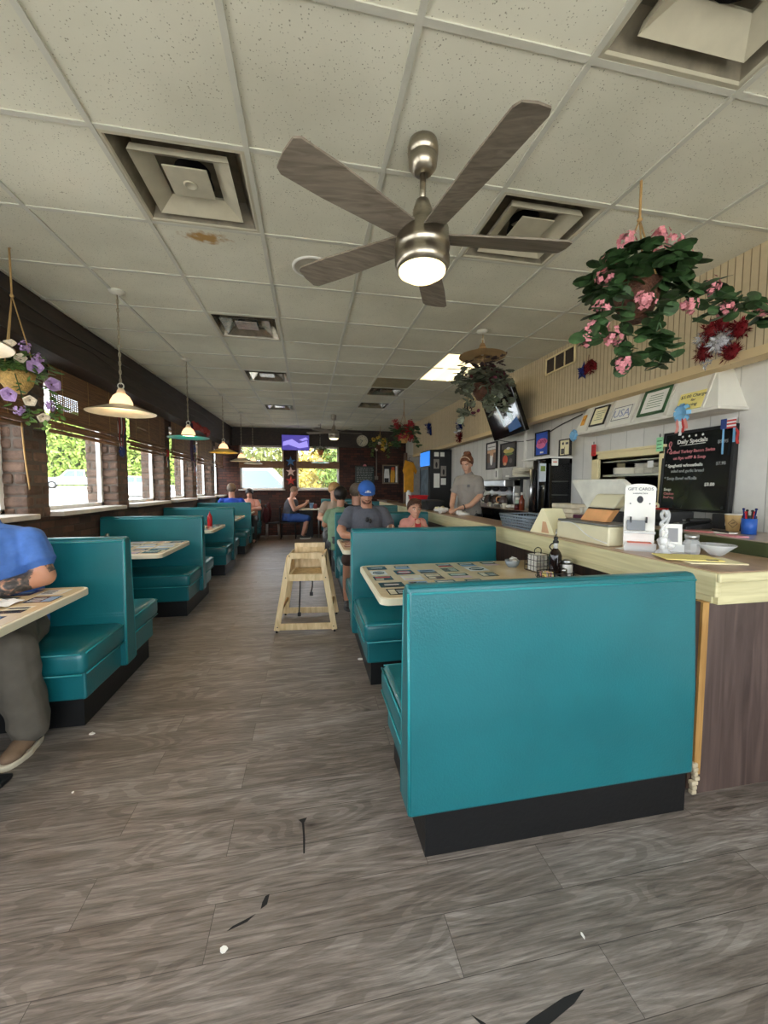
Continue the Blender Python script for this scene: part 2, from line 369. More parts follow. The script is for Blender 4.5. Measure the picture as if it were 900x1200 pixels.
for y in ys[1:-1]:
    b.box(XL, 2.76, y - .012, y + .012, CZ(y) - .006, CZ(y) + .02)
struct(b.build('trim_1', TBAR))
b = MB(); b.box(-3.4, 3.9, YB - .9, YF + 1.2, 3.42, 3.55); struct(b.build('roof_sun_block', S('sun_block_grey', 120, 116, 110, .9)))  # unseen roof slab, added to keep sun and sky off the ceiling

# left wall: brick below the sills, brick piers, lintel
PW = .31
piers = [3.95 + 1.68 * i for i in range(-3, 5)]
b = MB(); b.box(-2.77, XL, YB - .2, YF + .2, -.12, 1.16)
b.box(-2.77, XL - .02, YB - .2, YF + .2, 2.5, 3.42)
struct(b.build('wall_left', BRICKW))
rb = random.Random(5)
for pi, p0 in enumerate(piers):
    b = MB(); b.mi = 1; b.box(-2.76, XL - .008, p0 + .008, p0 + PW - .008, 1.16, 2.56); b.mi = 0
    ch = .1005
    for k in range(14):
        z = 1.16 + k * ch; jy = rb.uniform(-.008, .008)
        cuts = [0, .1, .31] if k % 2 else [0, .21, .31]
        for a, c in zip(cuts, cuts[1:]):
            xa = XL; first = True
            while xa > -2.72:
                d = rb.choice([.1, .2]) if first else .2; xb = max(xa - d, -2.77); e = rb.uniform(-.004, .006); first = False
                b.box(xb + .004, xa - .004 + (e if xa == XL else 0), p0 + a + .003 + jy - (.008 if a == 0 else 0), p0 + c - .003 + jy + (.008 if c > .3 else 0), z + .003, z + ch - .005, .022, 2); xa = xb
    struct(b.build('trim_%d' % (10 + pi), [BRICKP, MORT]))
b = MB(); b.prism([(YB, 2.575), (YF, 2.60), (YF, CZ(YF)), (YB, CZ(YB))], 'x', XL, -2.13); struct(b.build('trim_2', BEAMD))
# left windows
WFR = S('white_window_frame', 236, 238, 236, .4)
STONE = S('pale_stone_sill', 198, 192, 182, .6, var=.1, bump=.2)
edges = [YB] + [v for p in piers for v in (p, p + PW)] + [YF]
wn = 0
for k in range(0, len(edges), 2):
    y0, y1 = edges[k], edges[k + 1]
    if y1 - y0 < .3: continue
    wn += 1
    b = MB()
    for (a, c) in ((y0, y0 + .05), (y1 - .05, y1)): b.box(-2.62, -2.575, a, c, 1.2, 2.52)
    b.box(-2.62, -2.575, y0, y1, 1.2, 1.245); b.box(-2.62, -2.575, y0, y1, 2.47, 2.52)
    w = struct(b.build('window_%d' % wn, WFR))
    g = MB(); g.box(-2.603, -2.597, y0 + .05, y1 - .05, 1.245, 2.47); g.build('pane', PANE, w)
    s_ = MB(); s_.box(-2.75, -2.30, y0 + .01, y1 - .01, 1.16, 1.205, .008); s_.build('sill', STONE, w)
# far wall
b = MB()
wf = lambda x0, x1, z0, z1: b.box(x0, x1, YF, YF + .3, z0, z1)
wf(XL - .5, XR + .2, -.12, 1.36); wf(XL - .5, -1.94, 1.36, 2.64); wf(-.70, -.33, 1.36, 2.64); wf(.92, XR + .2, 1.36, 2.64); wf(XL - .5, XR + .2, 2.64, 3.42)
struct(b.build('wall_far', BRICKF))
b = MB(); b.box(XL, 2.76, YF - .05, YF, 2.63, CZ(YF)); struct(b.build('trim_3', BEAMD))
for (x0, x1) in ((-1.94, -.70), (-.33, .92)):
    wn += 1; b = MB()
    b.box(x0, x0 + .05, YF + .1, YF + .15, 1.36, 2.64); b.box(x1 - .05, x1, YF + .1, YF + .15, 1.36, 2.64); b.box(x0, x1, YF + .1, YF + .15, 1.36, 1.41); b.box(x0, x1, YF + .1, YF + .15, 2.59, 2.64)
    w = struct(b.build('window_%d' % wn, WFR))
    g = MB(); g.box(x0 + .05, x1 - .05, YF + .122, YF + .128, 1.41, 2.59); g.build('pane', PANE, w)
    s_ = MB(); s_.box(x0 - .03, x1 + .03, YF - .1, YF + .2, 1.33, 1.365, .006); s_.build('sill', STONE, w)
# right wall with the kitchen pass-through, soffit and partition
WG = brick_mat('white_vgroove', srgb(214, 212, 204), srgb(222, 220, 212), srgb(186, 184, 176), w=.2, h=60, axes='YZ', ms=.0035, mott=.12)
BG = brick_mat('tan_beadboard', srgb(198, 180, 146), srgb(206, 188, 154), srgb(146, 128, 98), w=.048, h=60, axes='YZ', ms=.0035, mott=.3)
P0, P1, PZ0, PZ1 = 2.90, 3.63, 1.12, 1.75
b = MB()
wr = lambda y0, y1, z0, z1: b.box(XR, XR + .2, y0, y1, z0, z1)
wr(YB - .2, P0, -.12, 3.42); wr(P1, YF + .2, -.12, 3.42); wr(P0, P1, -.12, PZ0); wr(P0, P1, PZ1, 3.42)
struct(b.build('wall_right', WG))
b = MB(); b.prism([(YB, 2.31), (10.2, 2.27), (10.2, CZ(10.2)), (YB, CZ(YB))], 'x', 2.75, XR); struct(b.build('wall_soffit', BG))
b = MB(); b.prism([(YB, 2.275), (10.2, 2.235), (10.2, 2.29), (YB, 2.335)], 'x', 2.735, 2.86); struct(b.build('trim_5', BEAD))
b = MB(); b.box(2.58, XR, 10.2, 10.32, 0, 2.3); struct(b.build('wall_partition', S('dim_white_partition', 190, 188, 182, .6)))
b = MB(); b.box(2.52, 2.58, 10.16, 10.36, 0, 2.34); struct(b.build('trim_6', BRICKP))
# kitchen alcove seen through the pass
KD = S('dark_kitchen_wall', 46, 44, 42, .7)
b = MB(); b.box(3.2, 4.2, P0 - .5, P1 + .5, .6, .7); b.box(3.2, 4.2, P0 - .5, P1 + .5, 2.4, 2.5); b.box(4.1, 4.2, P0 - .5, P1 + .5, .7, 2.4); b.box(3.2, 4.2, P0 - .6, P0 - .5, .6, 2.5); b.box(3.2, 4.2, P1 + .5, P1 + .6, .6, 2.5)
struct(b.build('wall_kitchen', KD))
# front wall (behind the camera): large shop windows
b = MB()
for (x0, x1, z0, z1) in ((XL - .5, XR + .2, -.12, .55), (XL - .5, XR + .2, 2.6, 3.42), (XL - .5, -2.2, .55, 2.6), (-.62, -.42, .55, 2.6), (1.16, 1.36, .55, 2.6), (2.8, XR + .2, .55, 2.6)):
    b.box(x0, x1, YB - .2, YB, z0, z1)
struct(b.build('wall_front', BRICKF))
for (x0, x1) in ((-2.2, -.62), (-.42, 1.16), (1.36, 2.8)):
    wn += 1; b = MB()
    b.box(x0, x0 + .05, YB - .14, YB - .09, .55, 2.6); b.box(x1 - .05, x1, YB - .14, YB - .09, .55, 2.6); b.box(x0, x1, YB - .14, YB - .09, .55, .6); b.box(x0, x1, YB - .14, YB - .09, 2.55, 2.6)
    struct(b.build('window_%d' % wn, WFR))

# ------------------------------------------------------------------ blinds
REED = wood_mat('bamboo_reed', srgb(96, 66, 42), srgb(150, 108, 70), .6, (3, 1.2, 40), .1)
def blind_left(y0, y1, patch, label):
    t = thing('bamboo_blind', label, 'window blind', (-2.375, y0, 1.95), 0, 'bamboo blinds along the window wall')
    W = y1 - y0; b = MB(); z = .16; k = 0
    while z < .66:
        h = .0138
        segs = [(0, W, h)]
        if patch and patch[2] < z < patch[3]: segs = [(0, patch[0], h), (patch[0], patch[1], .0102), (patch[1], W, h)]
        for a, c, hh in segs:
            if c - a > .01: b.box(-.003, .003, a, c, z, z + hh)
        z += .0148
    if patch:
        q = patch[0]
        while q < patch[1]: b.box(-.004, -.0, q, q + .012, patch[2], patch[3]); q += .034
    b.build('reed_panel', REED, t)
    b = MB()
    for i in range(4): b.tube([(-.006 + .022 * math.sin(i * 2.1), W * q, .02 + i * .042) for q in (0, .25, .5, .75, 1)], .021, 6)
    b.build('rolled_hem', REED, t)
    for f in (.15, .5, .85): b = MB(); b.box(.003, .0045, W * f - .004, W * f + .004, .05, .66); b.build('lift_cord', ROPE, t)
    return t
bl = [('bamboo blind nearest the camera on the window wall, at the left photo edge', None),
      ('bamboo blind behind the petunia basket with daylight showing through a lattice patch', (.02, .46, .22, .38)),
      ('bamboo blind beside the teal pendant lamp, third bay from the front', (.25, .55, .3, .33)),
      ('bamboo blind by the yellow pendant lamp, fourth bay along the wall', (.3, .9, .4, .45)),
      ('bamboo blind in the fifth bay, next to the red bunting', None), ('bamboo blind in the last full bay before the far corner', None)]
for i, (lb, pt) in enumerate(bl):
    y0 = piers[i + 2] + PW + .02; y1 = (piers[i + 3] - .02) if i + 3 < len(piers) else YF - .08
    if i + 2 < len(piers): blind_left(y0, y1, pt, lb)
def blind_far(x0, x1, label):
    t = thing('bamboo_blind', label, 'window blind', (x0, YF - .03, 1.97), 0); b = MB(); W = x1 - x0; z = .22
    while z < .66: b.box(0, W, -.003, .003, z, z + .004); z += .017
    for i in range(int(W / .05)): b.box(i * .05, i * .05 + .004, -.001, .005, .2, .66)
    b.build('open_weave', REED, t)
    b = MB()
    for k in range(14): b.box(0, W, -.02, .01, .01 + k * .0148, .0238 + k * .0148)
    b.build('folded_hem', REED, t)
blind_far(-1.95, -.69, 'bamboo blind over the far window on the left, above the parked van')
blind_far(-.34, .93, 'bamboo blind over the far window with trees outside')
# cables draped along the beam
for k, (za, zb, lb) in enumerate(((2.86, 2.80, 'thin dark cable sagging along the upper part of the beam'), (2.76, 2.68, 'thin brown cable draped lower along the ceiling beam'))):
    pts = [(-2.118, y, za + .018 * (y - 2) * .6 - .05 * abs(math.sin(y * (1.1 + k * .3)))) for y in [1.0 + .35 * q for q in range(26)]]
    b = MB(); b.tube(catmull(pts, 3), .006, 5); tag(b.build('cable', [MBLACK, BEAMD][k]), lb, 'cable')

# ------------------------------------------------------------------ outside
b = MB(); b.box(-45, 45, -40, 60, -.3, -.14); struct(b.build('ground', S('sunlit_concrete', 190, 186, 178, .9, var=.08, scale=1.5)))
HED = mat('hedge_leaf', srgb(124, 148, 56), .6, var=.4, scale=2, island=.5)
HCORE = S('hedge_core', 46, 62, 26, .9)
def leafy(b, n, fn, size, rr):
    for _ in range(n):
        p, nrm = fn(rr); a = Vector((rr.gauss(0, 1), rr.gauss(0, 1), rr.gauss(0, 1))).normalized()
        d = (Vector(nrm) + a * .8).normalized(); u = d.orthogonal().normalized(); w = d.cross(u); s_ = size * rr.uniform(.6, 1.3); p = Vector(p)
        q = rr.uniform(0, 6.28); u, w = u * math.cos(q) + w * math.sin(q), w * math.cos(q) - u * math.sin(q)
        b.face([p - u * s_, p - w * s_ * .55 + d * s_ * .1, p + u * s_, p + w * s_ * .55 + d * s_ * .1])
DV, NV = Vector((-.447, .894, 0)), Vector((.894, .447, 0))
def lot(s, t, dz=0): p = DV * s + NV * t; p.z = -.14 + .034 * max(0, s - 8) + dz; return p
b = MB(); b.face([lot(8, 4), lot(8, -36), lot(70, -36), lot(70, 4)][::-1]); b.face([lot(8, 4), lot(70, 4), (*lot(70, 4).xy, -.3), (*lot(8, 4).xy, -.3)]); struct(b.build('ground_slope', S('sunlit_parking_lot', 170, 167, 160, .9, var=.06, scale=1.5)))
RH = math.atan2(NV.y, NV.x)
t = thing('hedge', 'tall sunlit green hedge beyond the parking lot outside the left windows', 'hedge', lot(54, 0), RH)
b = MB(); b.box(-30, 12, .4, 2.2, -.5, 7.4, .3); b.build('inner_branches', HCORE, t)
b = MB(); rr = random.Random(11)
leafy(b, 9500, lambda r: ((r.uniform(-22, 12), .25 + r.uniform(-.35, .3), r.uniform(-.2, 7.8)), (0, -1, .3)), .30, rr)
b.build('foliage', HED, t)
for i, (x, y, z, r, c, lb) in enumerate(((3.0, 24, 2.4, 2.6, (118, 146, 56), 'round green tree outside the right far window'), (.6, 27, 2.0, 2.4, (196, 176, 74), 'yellow green tree outside the far window'), (-3.6, 28, 3.0, 3.2, (140, 150, 80), 'pale leafy tree rising behind the parked van'), (7.5, 27, 3.2, 3.4, (80, 112, 50), 'dark green tree outside at the right end of the far windows'))):
    t = thing('tree', lb, 'tree', (x, y, -.14)); b = MB(); b.cyl((0, 0, 0), (0, 0, z), .16, .1, 8); b.build('trunk', DKWOOD, t)
    b = MB(); rr = random.Random(20 + i)
    def fn(rg, z=z, r=r):
        d = Vector((rg.gauss(0, 1), rg.gauss(0, 1), rg.gauss(0, 1))).normalized(); k = rg.uniform(.55, 1); return (d.x * r * k, d.y * r * k, z + .3 + d.z * r * .8 * k), d
    leafy(b, 2600, fn, .2, rr); b.build('crown', mat('tree_leaf_%d' % i, srgb(*c), .6, var=.3, island=.4), t)
CARG = mat('car_glass', (.10, .16, .22, 1), .25, var=.02, spec=.3)
TYRE = S('tyre_rubber', 26, 26, 27, .8)
def vehicle(name, label, loc, rz, prof, glass, col, wheels, W=1.8, cg=None):
    cg = cg or CARG
    t = thing(name, label, 'vehicle', loc, rz)
    b = MB(); b.prism(prof, 'y', -W / 2, W / 2, .05, 2); b.build('body', col, t)
    for g in glass:
        b = MB(); b.prism(g, 'y', -W / 2 - .006, W / 2 + .006); b.build('side_window', cg, t)
    for x in wheels:
        for sgn in (-1, 1):
            b = MB(); b.cyl((x, sgn * (W / 2 - .2), .34), (x, sgn * (W / 2 + .01), .34), .34, seg=20)
            w = b.build('wheel', TYRE, t); c = MB(); c.cyl((x, sgn * (W / 2 - .05), .34), (x, sgn * (W / 2 + .02), .34), .2, seg=14); c.build('hub_cap', STEEL, w)
    b = MB()
    for x in (prof[0][0] + .0, prof[1][0] - .0): b.box(x - .06, x + .06, -W / 2, W / 2, .35, .55, .03)
    b.build('bumper', STEEL, t)
CARGL = mat('pale_car_glass', (.34, .48, .60, 1), .2, var=.02)
CARW = S('white_car_paint', 150, 156, 164, .4, var=.02); CARS = S('silver_car_paint', 168, 178, 190, .25, coat=.5, var=.02)
truck = [(-2.6, .35), (2.6, .35), (2.6, .95), (1.2, 1.05), (.55, 1.75), (-.75, 1.75), (-.8, 1.05), (-2.6, 1.05)]
vehicle('pickup_truck', 'white pickup truck parked in front of the hedge, seen through the nearest full window', lot(48, -.5), RH + PI, truck, [[(-.65, 1.1), (-.1, 1.1), (-.1, 1.65), (-.65, 1.65)], [(0, 1.1), (.95, 1.1), (.5, 1.65), (0, 1.65)]], CARW, (-1.65, 1.7))
sedan = [(-2.3, .3), (2.3, .3), (2.3, .8), (1.2, .95), (.5, 1.42), (-1.1, 1.42), (-1.8, 1.0), (-2.3, .95)]
vehicle('car', 'white low car parked beside the pickup outside the second window', lot(33, 3.0), RH + .25, sedan, [[(-1.3, 1.0), (-.35, 1.0), (-.35, 1.36), (-1.0, 1.36)], [(-.25, 1.0), (.95, 1.0), (.45, 1.36), (-.25, 1.36)]], CARW, (-1.4, 1.4))
van = [(-2.5, .35), (2.5, .35), (2.5, 1.0), (1.35, 1.25), (.5, 2.15), (-2.4, 2.15), (-2.5, 1.2)]
vehicle('suv', 'large silver blue sport utility vehicle parked right outside the far left window', (-1.85, 15.2, .0), 0, van, [[(-2.2, 1.35), (-1.15, 1.35), (-1.15, 2.0), (-2.2, 2.0)], [(-1.05, 1.35), (1.1, 1.35), (.45, 2.0), (-1.05, 2.0)]], S('suv_pale_paint', 214, 220, 226, .3), (-1.6, 1.6), 1.9, CARGL)
# ------------------------------------------------------------------ booths
def booth(name, label, loc, W, near, far, back=(-.075, .075), group=None, top=1.09):
    # local: x from the aisle edge (0) into the booth (W); y = along the room; near/far = depth of the two seats (None = no seat)
    t = thing(name, label, 'booth', loc, 0, group)
    sg = 1 if W > 0 else -1; X = lambda a: sg * a; w = abs(W)
    def bx(b, a, c, y0, y1, z0, z1, bev=0, seg=2): b.box(min(X(a), X(c)), max(X(a), X(c)), y0, y1, z0, z1, bev, seg)
    y0 = -near if near else back[0] + .01; y1 = far if far else back[1] - .01
    b = MB(); bx(b, .06, w - .03, y0 + (.09 if near else 0), y1 - (.09 if far else 0), 0, .18); b.build('kickplate', BLACK, t)
    b = MB(); bx(b, .03, w - .01, y0 + (.06 if near else 0.0), y1 - (.06 if far else 0), .175, .35, .012); b.build('seat_base', TEAL, t)
    for d, s in ((near, -1), (far, 1)):
        if not d: continue
        a, c = (s * .05, s * d); a, c = min(a, c), max(a, c)
        b = MB(); bx(b, 0, w, a, c, .34, .49, .045, 4)
        for v in b.bm.verts:
            if v.co.z > .44: v.co.z += .02 * math.sin(PI * min(max((abs(v.co.x)) / w, 0), 1)) * 1.0
        o = b.build('seat_cushion', TEAL, t, smooth=True)
        b = MB()
        for zz in (.352, .475):
            b.tube([(X(.004), a + .03, zz), (X(.004), c - .03, zz)], .0055, 6)
            ye = a + .004 if s < 0 else c - .004
            b.tube([(X(.02), ye, zz), (X(w - .02), ye, zz)], .0055, 6)
        b.build('piping', TEALP, o)
    p = [(back[0], .175), (back[1], .175), (back[1] - .004, .55), (back[1] - .03, top - .02), (back[1] - .045, top), (back[0] + .045, top), (back[0] + .03, top - .02), (back[0] + .004, .55)]
    b = MB(); b.prism(p, 'x', min(X(-.012), X(w)), max(X(-.012), X(w)), .014, 3); bk = b.build('backrest', TEAL, t, smooth=False)
    for f in bk.data.polygons: f.use_smooth = f.area < .01
    b = MB()
    for q in (0, 1):
        e = (back[0] + .004, back[0] + .034) if q == 0 else (back[1] - .004, back[1] - .034)
        b.tube([(X(-.008), e[0], .19), (X(-.008), (e[0] * .7 + e[1] * .3), .6), (X(-.008), e[1], top - .03)], .006, 6)
        ee = (back[0] + .028) if q == 0 else (back[1] - .028)
        b.tube([(X(.005), ee, top - .03), (X(w - .01), ee, top - .03)], .005, 6)
    b.build('piping', TEALP, bk)
    return t
BG1 = 'double teal booths along the window wall'; BG2 = 'teal booths along the counter'
LX = -1.285
lab = ['nearest double teal booth on the window side, under the man in the blue t-shirt', 'second teal booth along the window wall, with the empty photo-topped table before it',
       'third teal booth along the window wall, behind the red ketchup bottle', 'fourth teal booth along the window wall, the royal blue shirted man sits in it']
for i, yc in enumerate((3.09, 5.15, 7.2, 9.25)):
    booth('booth_bench', lab[i], (LX, yc, 0), -(abs(XL) + LX - .01), .58, .58, group=BG1)
booth('booth_bench', 'last teal booth on the window side near the far windows', (LX, 11.05, 0), -(abs(XL) + LX - .01), .55, .45, group=BG1)
RX = .375
booth('booth_bench', 'single teal booth bench in the foreground, its tall outer back panel facing the camera', (RX, 1.455, 0), 1.30, None, .60, (-.07, .06), BG2, 1.075)
booth('booth_bench', 'teal booth behind the photo-topped table, second from the camera along the counter', (RX, 3.40, 0), 1.33, .73, .73, (-.075, .075), BG2, 1.085)
booth('booth_bench', 'teal booth the man in the blue cap and the child sit in', (RX, 5.5, 0), 1.33, .73, .73, (-.075, .075), BG2)
booth('booth_bench', 'fourth teal booth along the counter, behind the couple with their backs turned', (RX, 7.5, 0), 1.33, .66, .66, (-.07, .07), BG2)
booth('booth_bench', 'fifth teal booth along the counter, beyond the blond person', (RX, 9.5, 0), 1.33, .66, .66, (-.07, .07), BG2)
booth('booth_bench', 'farthest teal booth along the counter, against the far brick wall', (RX, 11.5, 0), 1.33, .66, None, (-.06, .06), BG2)

# ------------------------------------------------------------------ tables with photo cards under the laminate
CARDM = [S('card_navy', 34, 44, 74, .15), S('card_black', 30, 30, 32, .15), S('card_white', 226, 226, 220, .15), S('card_red', 176, 60, 52, .15), S('card_sky', 140, 168, 196, .15),
         S('card_green', 96, 116, 70, .15), S('card_pink', 216, 186, 184, .15), S('card_brown', 110, 70, 46, .15), S('card_slate', 88, 96, 104, .15), S('card_cream', 230, 220, 190, .15), S('card_ink', 60, 60, 66, .2)]
def table(label, loc, w, d, z, sgn, dens, seed, group='tables with photo cards set under a glossy top'):
    # x from the aisle end (0) inwards, sgn gives the direction; y from 0 to d
    t = thing('diner_table', label, 'table', loc, 0, group); X = lambda a: sgn * a
    poly = []; r = .06
    for cx, cy, a0 in ((w - .01, d - .01, 0),): pass
    cor = [(r, r, PI, 1.5 * PI), (w, 0, None, None), (w, d, None, None), (r, d - r, .5 * PI, PI)]
    for cx, cy, a0, a1 in cor:
        if a0 is None: poly.append((X(cx), cy))
        else: poly += [(X(cx + r * math.cos(a0 + (a1 - a0) * k / 6)), cy + r * math.sin(a0 + (a1 - a0) * k / 6)) for k in range(7)]
    if sgn < 0: poly = poly[::-1]
    b = MB(); b.prism(poly, 'z', z - .045, z - .002, .006, 2); b.build('table_edge', TABLEE, t)
    cx = sum(p[0] for p in poly) / len(poly); sh = [(X(w / 2) + (p[0] - X(w / 2)) * (w - .03) / w, d / 2 + (p[1] - d / 2) * (d - .03) / d) for p in poly]
    b = MB(); b.prism(sh, 'z', z - .004, z); tp = b.build('table_top', TABLET, t)
    b = MB(); rr = random.Random(seed); nx = int((w - .04) / .185); ny = 5; cw, chh = (w - .05) / nx, (d - .06) / ny
    for iy in range(ny):
        for ix in range(nx):
            ww = cw * rr.uniform(.62, .86); h = chh * rr.uniform(.6, .82); x = .03 + ix * cw + rr.uniform(.1, .9) * (cw - ww); y = .035 + iy * chh + rr.uniform(.1, .9) * (chh - h)
            if rr.random() < dens(x / w):
                hh = h; zz = z + .0006
                def q(a0, a1, c0, c1, m, dz=0):
                    b.mi = m; xa, xb = sorted((X(x + a0 * ww), X(x + a1 * ww)))
                    b.face([(xa, y + c0 * hh, zz + dz), (xb, y + c0 * hh, zz + dz), (xb, y + c1 * hh, zz + dz), (xa, y + c1 * hh, zz + dz)])
                m0 = rr.choice((0, 1, 1, 1, 10, 2, 3, 4, 5, 7, 8, 8, 9)); q(0, 1, 0, 1, m0)
                m1 = rr.choice([m for m in (1, 2, 3, 4, 6, 7, 9) if m != m0]); st = rr.randrange(4)
                if st == 0: q(.08, .92, .55, .9, m1, .0003); q(.08, .5, .15, .4, rr.choice((2, 9, 6)), .0003)
                elif st == 1: q(.06, .4, .1, .9, m1, .0003); [q(.46, .92, .2 + .22 * k, .3 + .22 * k, 10 if m0 in (2, 4, 9, 6) else 2, .0003) for k in range(3)]
                elif st == 2:
                    b.mi = m1; b.face([(X(x + ww * (.5 + .38 * math.cos(a))), y + hh * (.5 + .34 * math.sin(a)), zz + .0003) for a in ([2 * PI * k / 16 for k in range(16)] if sgn > 0 else [-2 * PI * k / 16 for k in range(16)])])
                    q(.2, .8, .42, .58, 2 if m1 != 2 else 3, .0006)
                else: q(0, 1, 0, .45, m1, .0003); q(.1, .9, .62, .82, 2 if m0 not in (2, 9, 4) else 10, .0003)
    b.build('photo_card_inlay', CARDM, tp)
    b = MB(); b.cyl((X(w * .55), d / 2, .03), (X(w * .55), d / 2, z - .045), .04, seg=16); b.build('pedestal_post', MBLACK, t)
    b = MB()
    for a in (0, 1):
        if a: b.box(X(w * .55) - .28, X(w * .55) + .28, d / 2 - .035, d / 2 + .035, 0, .035, .012)
        else: b.box(X(w * .55) - .035, X(w * .55) + .035, d / 2 - .25, d / 2 + .25, 0, .034, .012)
    b.build('pedestal_foot', MBLACK, t)
    return t
TZ = .81; full = lambda u: .95
table('photo-topped table the man in the blue t-shirt leans on', (-1.37, 1.86, 0), 1.02, .94, TZ, -1, full, 3)
table('empty photo-topped table before the second window booth', (-1.37, 4.02, 0), 1.02, .95, TZ, -1, full, 5)
table('photo-topped table carrying the red ketchup bottle', (-1.37, 6.05, 0), 1.02, .95, TZ, -1, full, 7)
table('pale table edge between the third and fourth window booths', (-1.37, 8.1, 0), 1.02, .95, TZ, -1, full, 9)
table('pale table before the royal blue shirted man', (-1.37, 9.95, 0), 1.02, .8, TZ, -1, full, 11)
table('cream table with scattered photo cards behind the foreground bench', (.40, 2.17, 0), 1.55, .97, TZ, 1, lambda u: .8 if u < .55 else (.35 if u < .75 else .0), 13)
table('table with plates in front of the man in the blue cap', (.335, 3.92, 0), 1.55, .86, TZ, 1, full, 15)
table('table the couple with their backs turned sit at', (.36, 6.15, 0), 1.5, .75, TZ, 1, full, 17)
table('narrow pale table end between the fourth and fifth counter booths', (.36, 8.15, 0), 1.5, .75, TZ, 1, full, 19)
table('farthest pale table end along the counter booths', (.36, 10.15, 0), 1.5, .7, TZ, 1, full, 21)

# ------------------------------------------------------------------ counter
CT = 1.07
poly = [(1.83, 1.42), (2.44, 1.42), (2.44, 3.1), (2.14, 3.75), (2.14, 10.0), (1.80, 10.0), (1.80, 1.45), (1.81, 1.43)]
t = thing('serving_counter', 'long cream edged serving counter with a wood grain end panel', 'counter', (0, 0, 0))
b = MB(); b.prism(poly, 'z', CT - .035, CT, .008, 2); b.build('counter_top', LAM, t)
b = MB(); b.box(1.785, 1.815, 1.42, 10.0, .955, CT - .004, .006); b.box(1.80, 1.83, 1.45, 10.0, .92, .96, .004); b.box(1.785, 2.45, 1.405, 1.425, CT - .045, CT - .003, .008); b.box(1.81, 2.44, 1.43, 1.455, .92, CT - .03)
b.build('front_fascia', LAMF, t)
b = MB(); b.box(1.80, 2.42, 1.465, 1.49, 0, .925); b.build('end_panel', ENDP, t)
b = MB(); b.box(1.965, 1.99, 1.49, 10.0, 0, .93); b.box(1.965, 2.12, 9.97, 10.0, 0, .93); b.box(2.40, 2.43, 1.49, 3.1, 0, 1.03); b.build('front_panel', DKWOOD, t)
b = MB(); b.box(1.765, 1.80, 1.458, 1.50, .10, .925); b.build('corner_strip', HONEY, t)
b = MB(); b.box(1.74, 1.765, 1.47, 1.50, .03, .925); b.build('gap_shadow_strip', DKWOOD, t)  # dark strip standing in for the shadow between booth and counter
b = MB(); rr = random.Random(4)
for k in range(7): b.box(1.745 + rr.uniform(0, .02), 1.775 + rr.uniform(0, .02), 1.448, 1.47, .01 + k * .022, .03 + k * .022, .004)
b.build('broken_corner', S('chipped_plaster', 196, 180, 150, .9, var=.2), t)
t = thing('back_counter', 'back counter along the white wall with a rounded olive front edge', 'counter', (0, 0, 0))
b = MB(); b.box(2.47, XR - .004, 1.2, 3.9, 1.12, 1.15, .006); b.box(2.62, XR - .004, 3.9, 6.5, 1.12, 1.15, .006); b.build('counter_top', S('back_counter_top', 176, 158, 140, .3), t)
b = MB(); b.box(2.455, 2.50, 1.2, 3.9, 1.03, 1.147, .018, 3); b.build('olive_edge', GREENE, t)
b = MB(); b.box(2.6, 2.64, 3.9, 6.5, 1.03, 1.147, .012); b.box(2.65, 2.68, 3.95, 6.5, .2, 1.12); b.box(2.55, 2.58, 1.2, 3.9, 0, 1.12); b.box(2.55, XR - .004, 1.2, 1.23, 0, 1.12); b.build('black_front_panel', GBLACK, t)

# ------------------------------------------------------------------ ceiling vents
VMET = S('vent_beige_metal', 186, 180, 158, .45, var=.1); VDK = S('vent_recess_darker', 128, 120, 102, .6, var=.3, scale=12); VHOLE = S('vent_duct_black', 12, 12, 12, .9)  # recess pan is a darker tone than the vent frame
SHINY = mat('vent_foil_metal', srgb(190, 184, 170), .25, .85, var=.25, scale=14)
def sqring(b, r0, z0, r1, z1):
    c = [(-1, -1), (1, -1), (1, 1), (-1, 1)]
    for i in range(4):
        a, d = c[i], c[(i + 1) % 4]
        b.face([(a[0] * r0, a[1] * r0, z0), (d[0] * r0, d[1] * r0, z0), (d[0] * r1, d[1] * r1, z1), (a[0] * r1, a[1] * r1, z1)])
def vent(cell, label, style, mt=VMET):
    x = GX0 + GW * (cell[0] + .5); y = GY0 + GD * (cell[1] + .5)
    t = thing('ceiling_vent', label, 'air vent', (x, y, CZ(y)), 0); t.rotation_euler = (math.atan(SL), 0, 0)
    b = MB(); R_ = .305; sqring(b, R_, -.004, R_ - .022, -.006); sqring(b, R_ - .022, -.006, R_ - .03, .0); b.build('vent_frame', mt, t)
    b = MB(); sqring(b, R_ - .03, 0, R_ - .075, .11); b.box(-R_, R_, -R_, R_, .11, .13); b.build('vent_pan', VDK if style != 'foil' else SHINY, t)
    b = MB(); r0 = .215 if style != 'foil' else .22
    sqring(b, r0, -.006, r0 - .006, -.002); sqring(b, r0 - .006, -.002, r0 - .085, .045); sqring(b, r0, -.006, r0 - .01, .03); sqring(b, r0 - .01, .03, r0 - .08, .06); b.build('vent_louver', mt if style != 'foil' else SHINY, t)
    b = MB(); b.lathe([(.10, 0), (.085, .04), (.085, .06)], (0, .03, .045), 20, cap=False); b.build('vent_neck', VHOLE, t)
    b = MB(); b.box(-.10, .10, -.13, .07, .005, .012, .003)
    if style == 'plaque': b.lathe([(.034, -.001), (.03, -.006), (.024, -.006), (.02, -.002), (0, -.002)], (0, -.02, .005), 18)
    b.build('vent_plaque', mt if style != 'foil' else SHINY, t)
vent((0, 1), 'square ceiling vent with centre plaque over the front of the aisle, beside the rust stain', 'plaque')
vent((3, -1), 'large dusty ceiling vent in the upper right of the photo, partly out of frame', 'plain')
vent((3, 1), 'dusty square ceiling vent behind the fan blade, left of the pink hanging basket', 'plain')
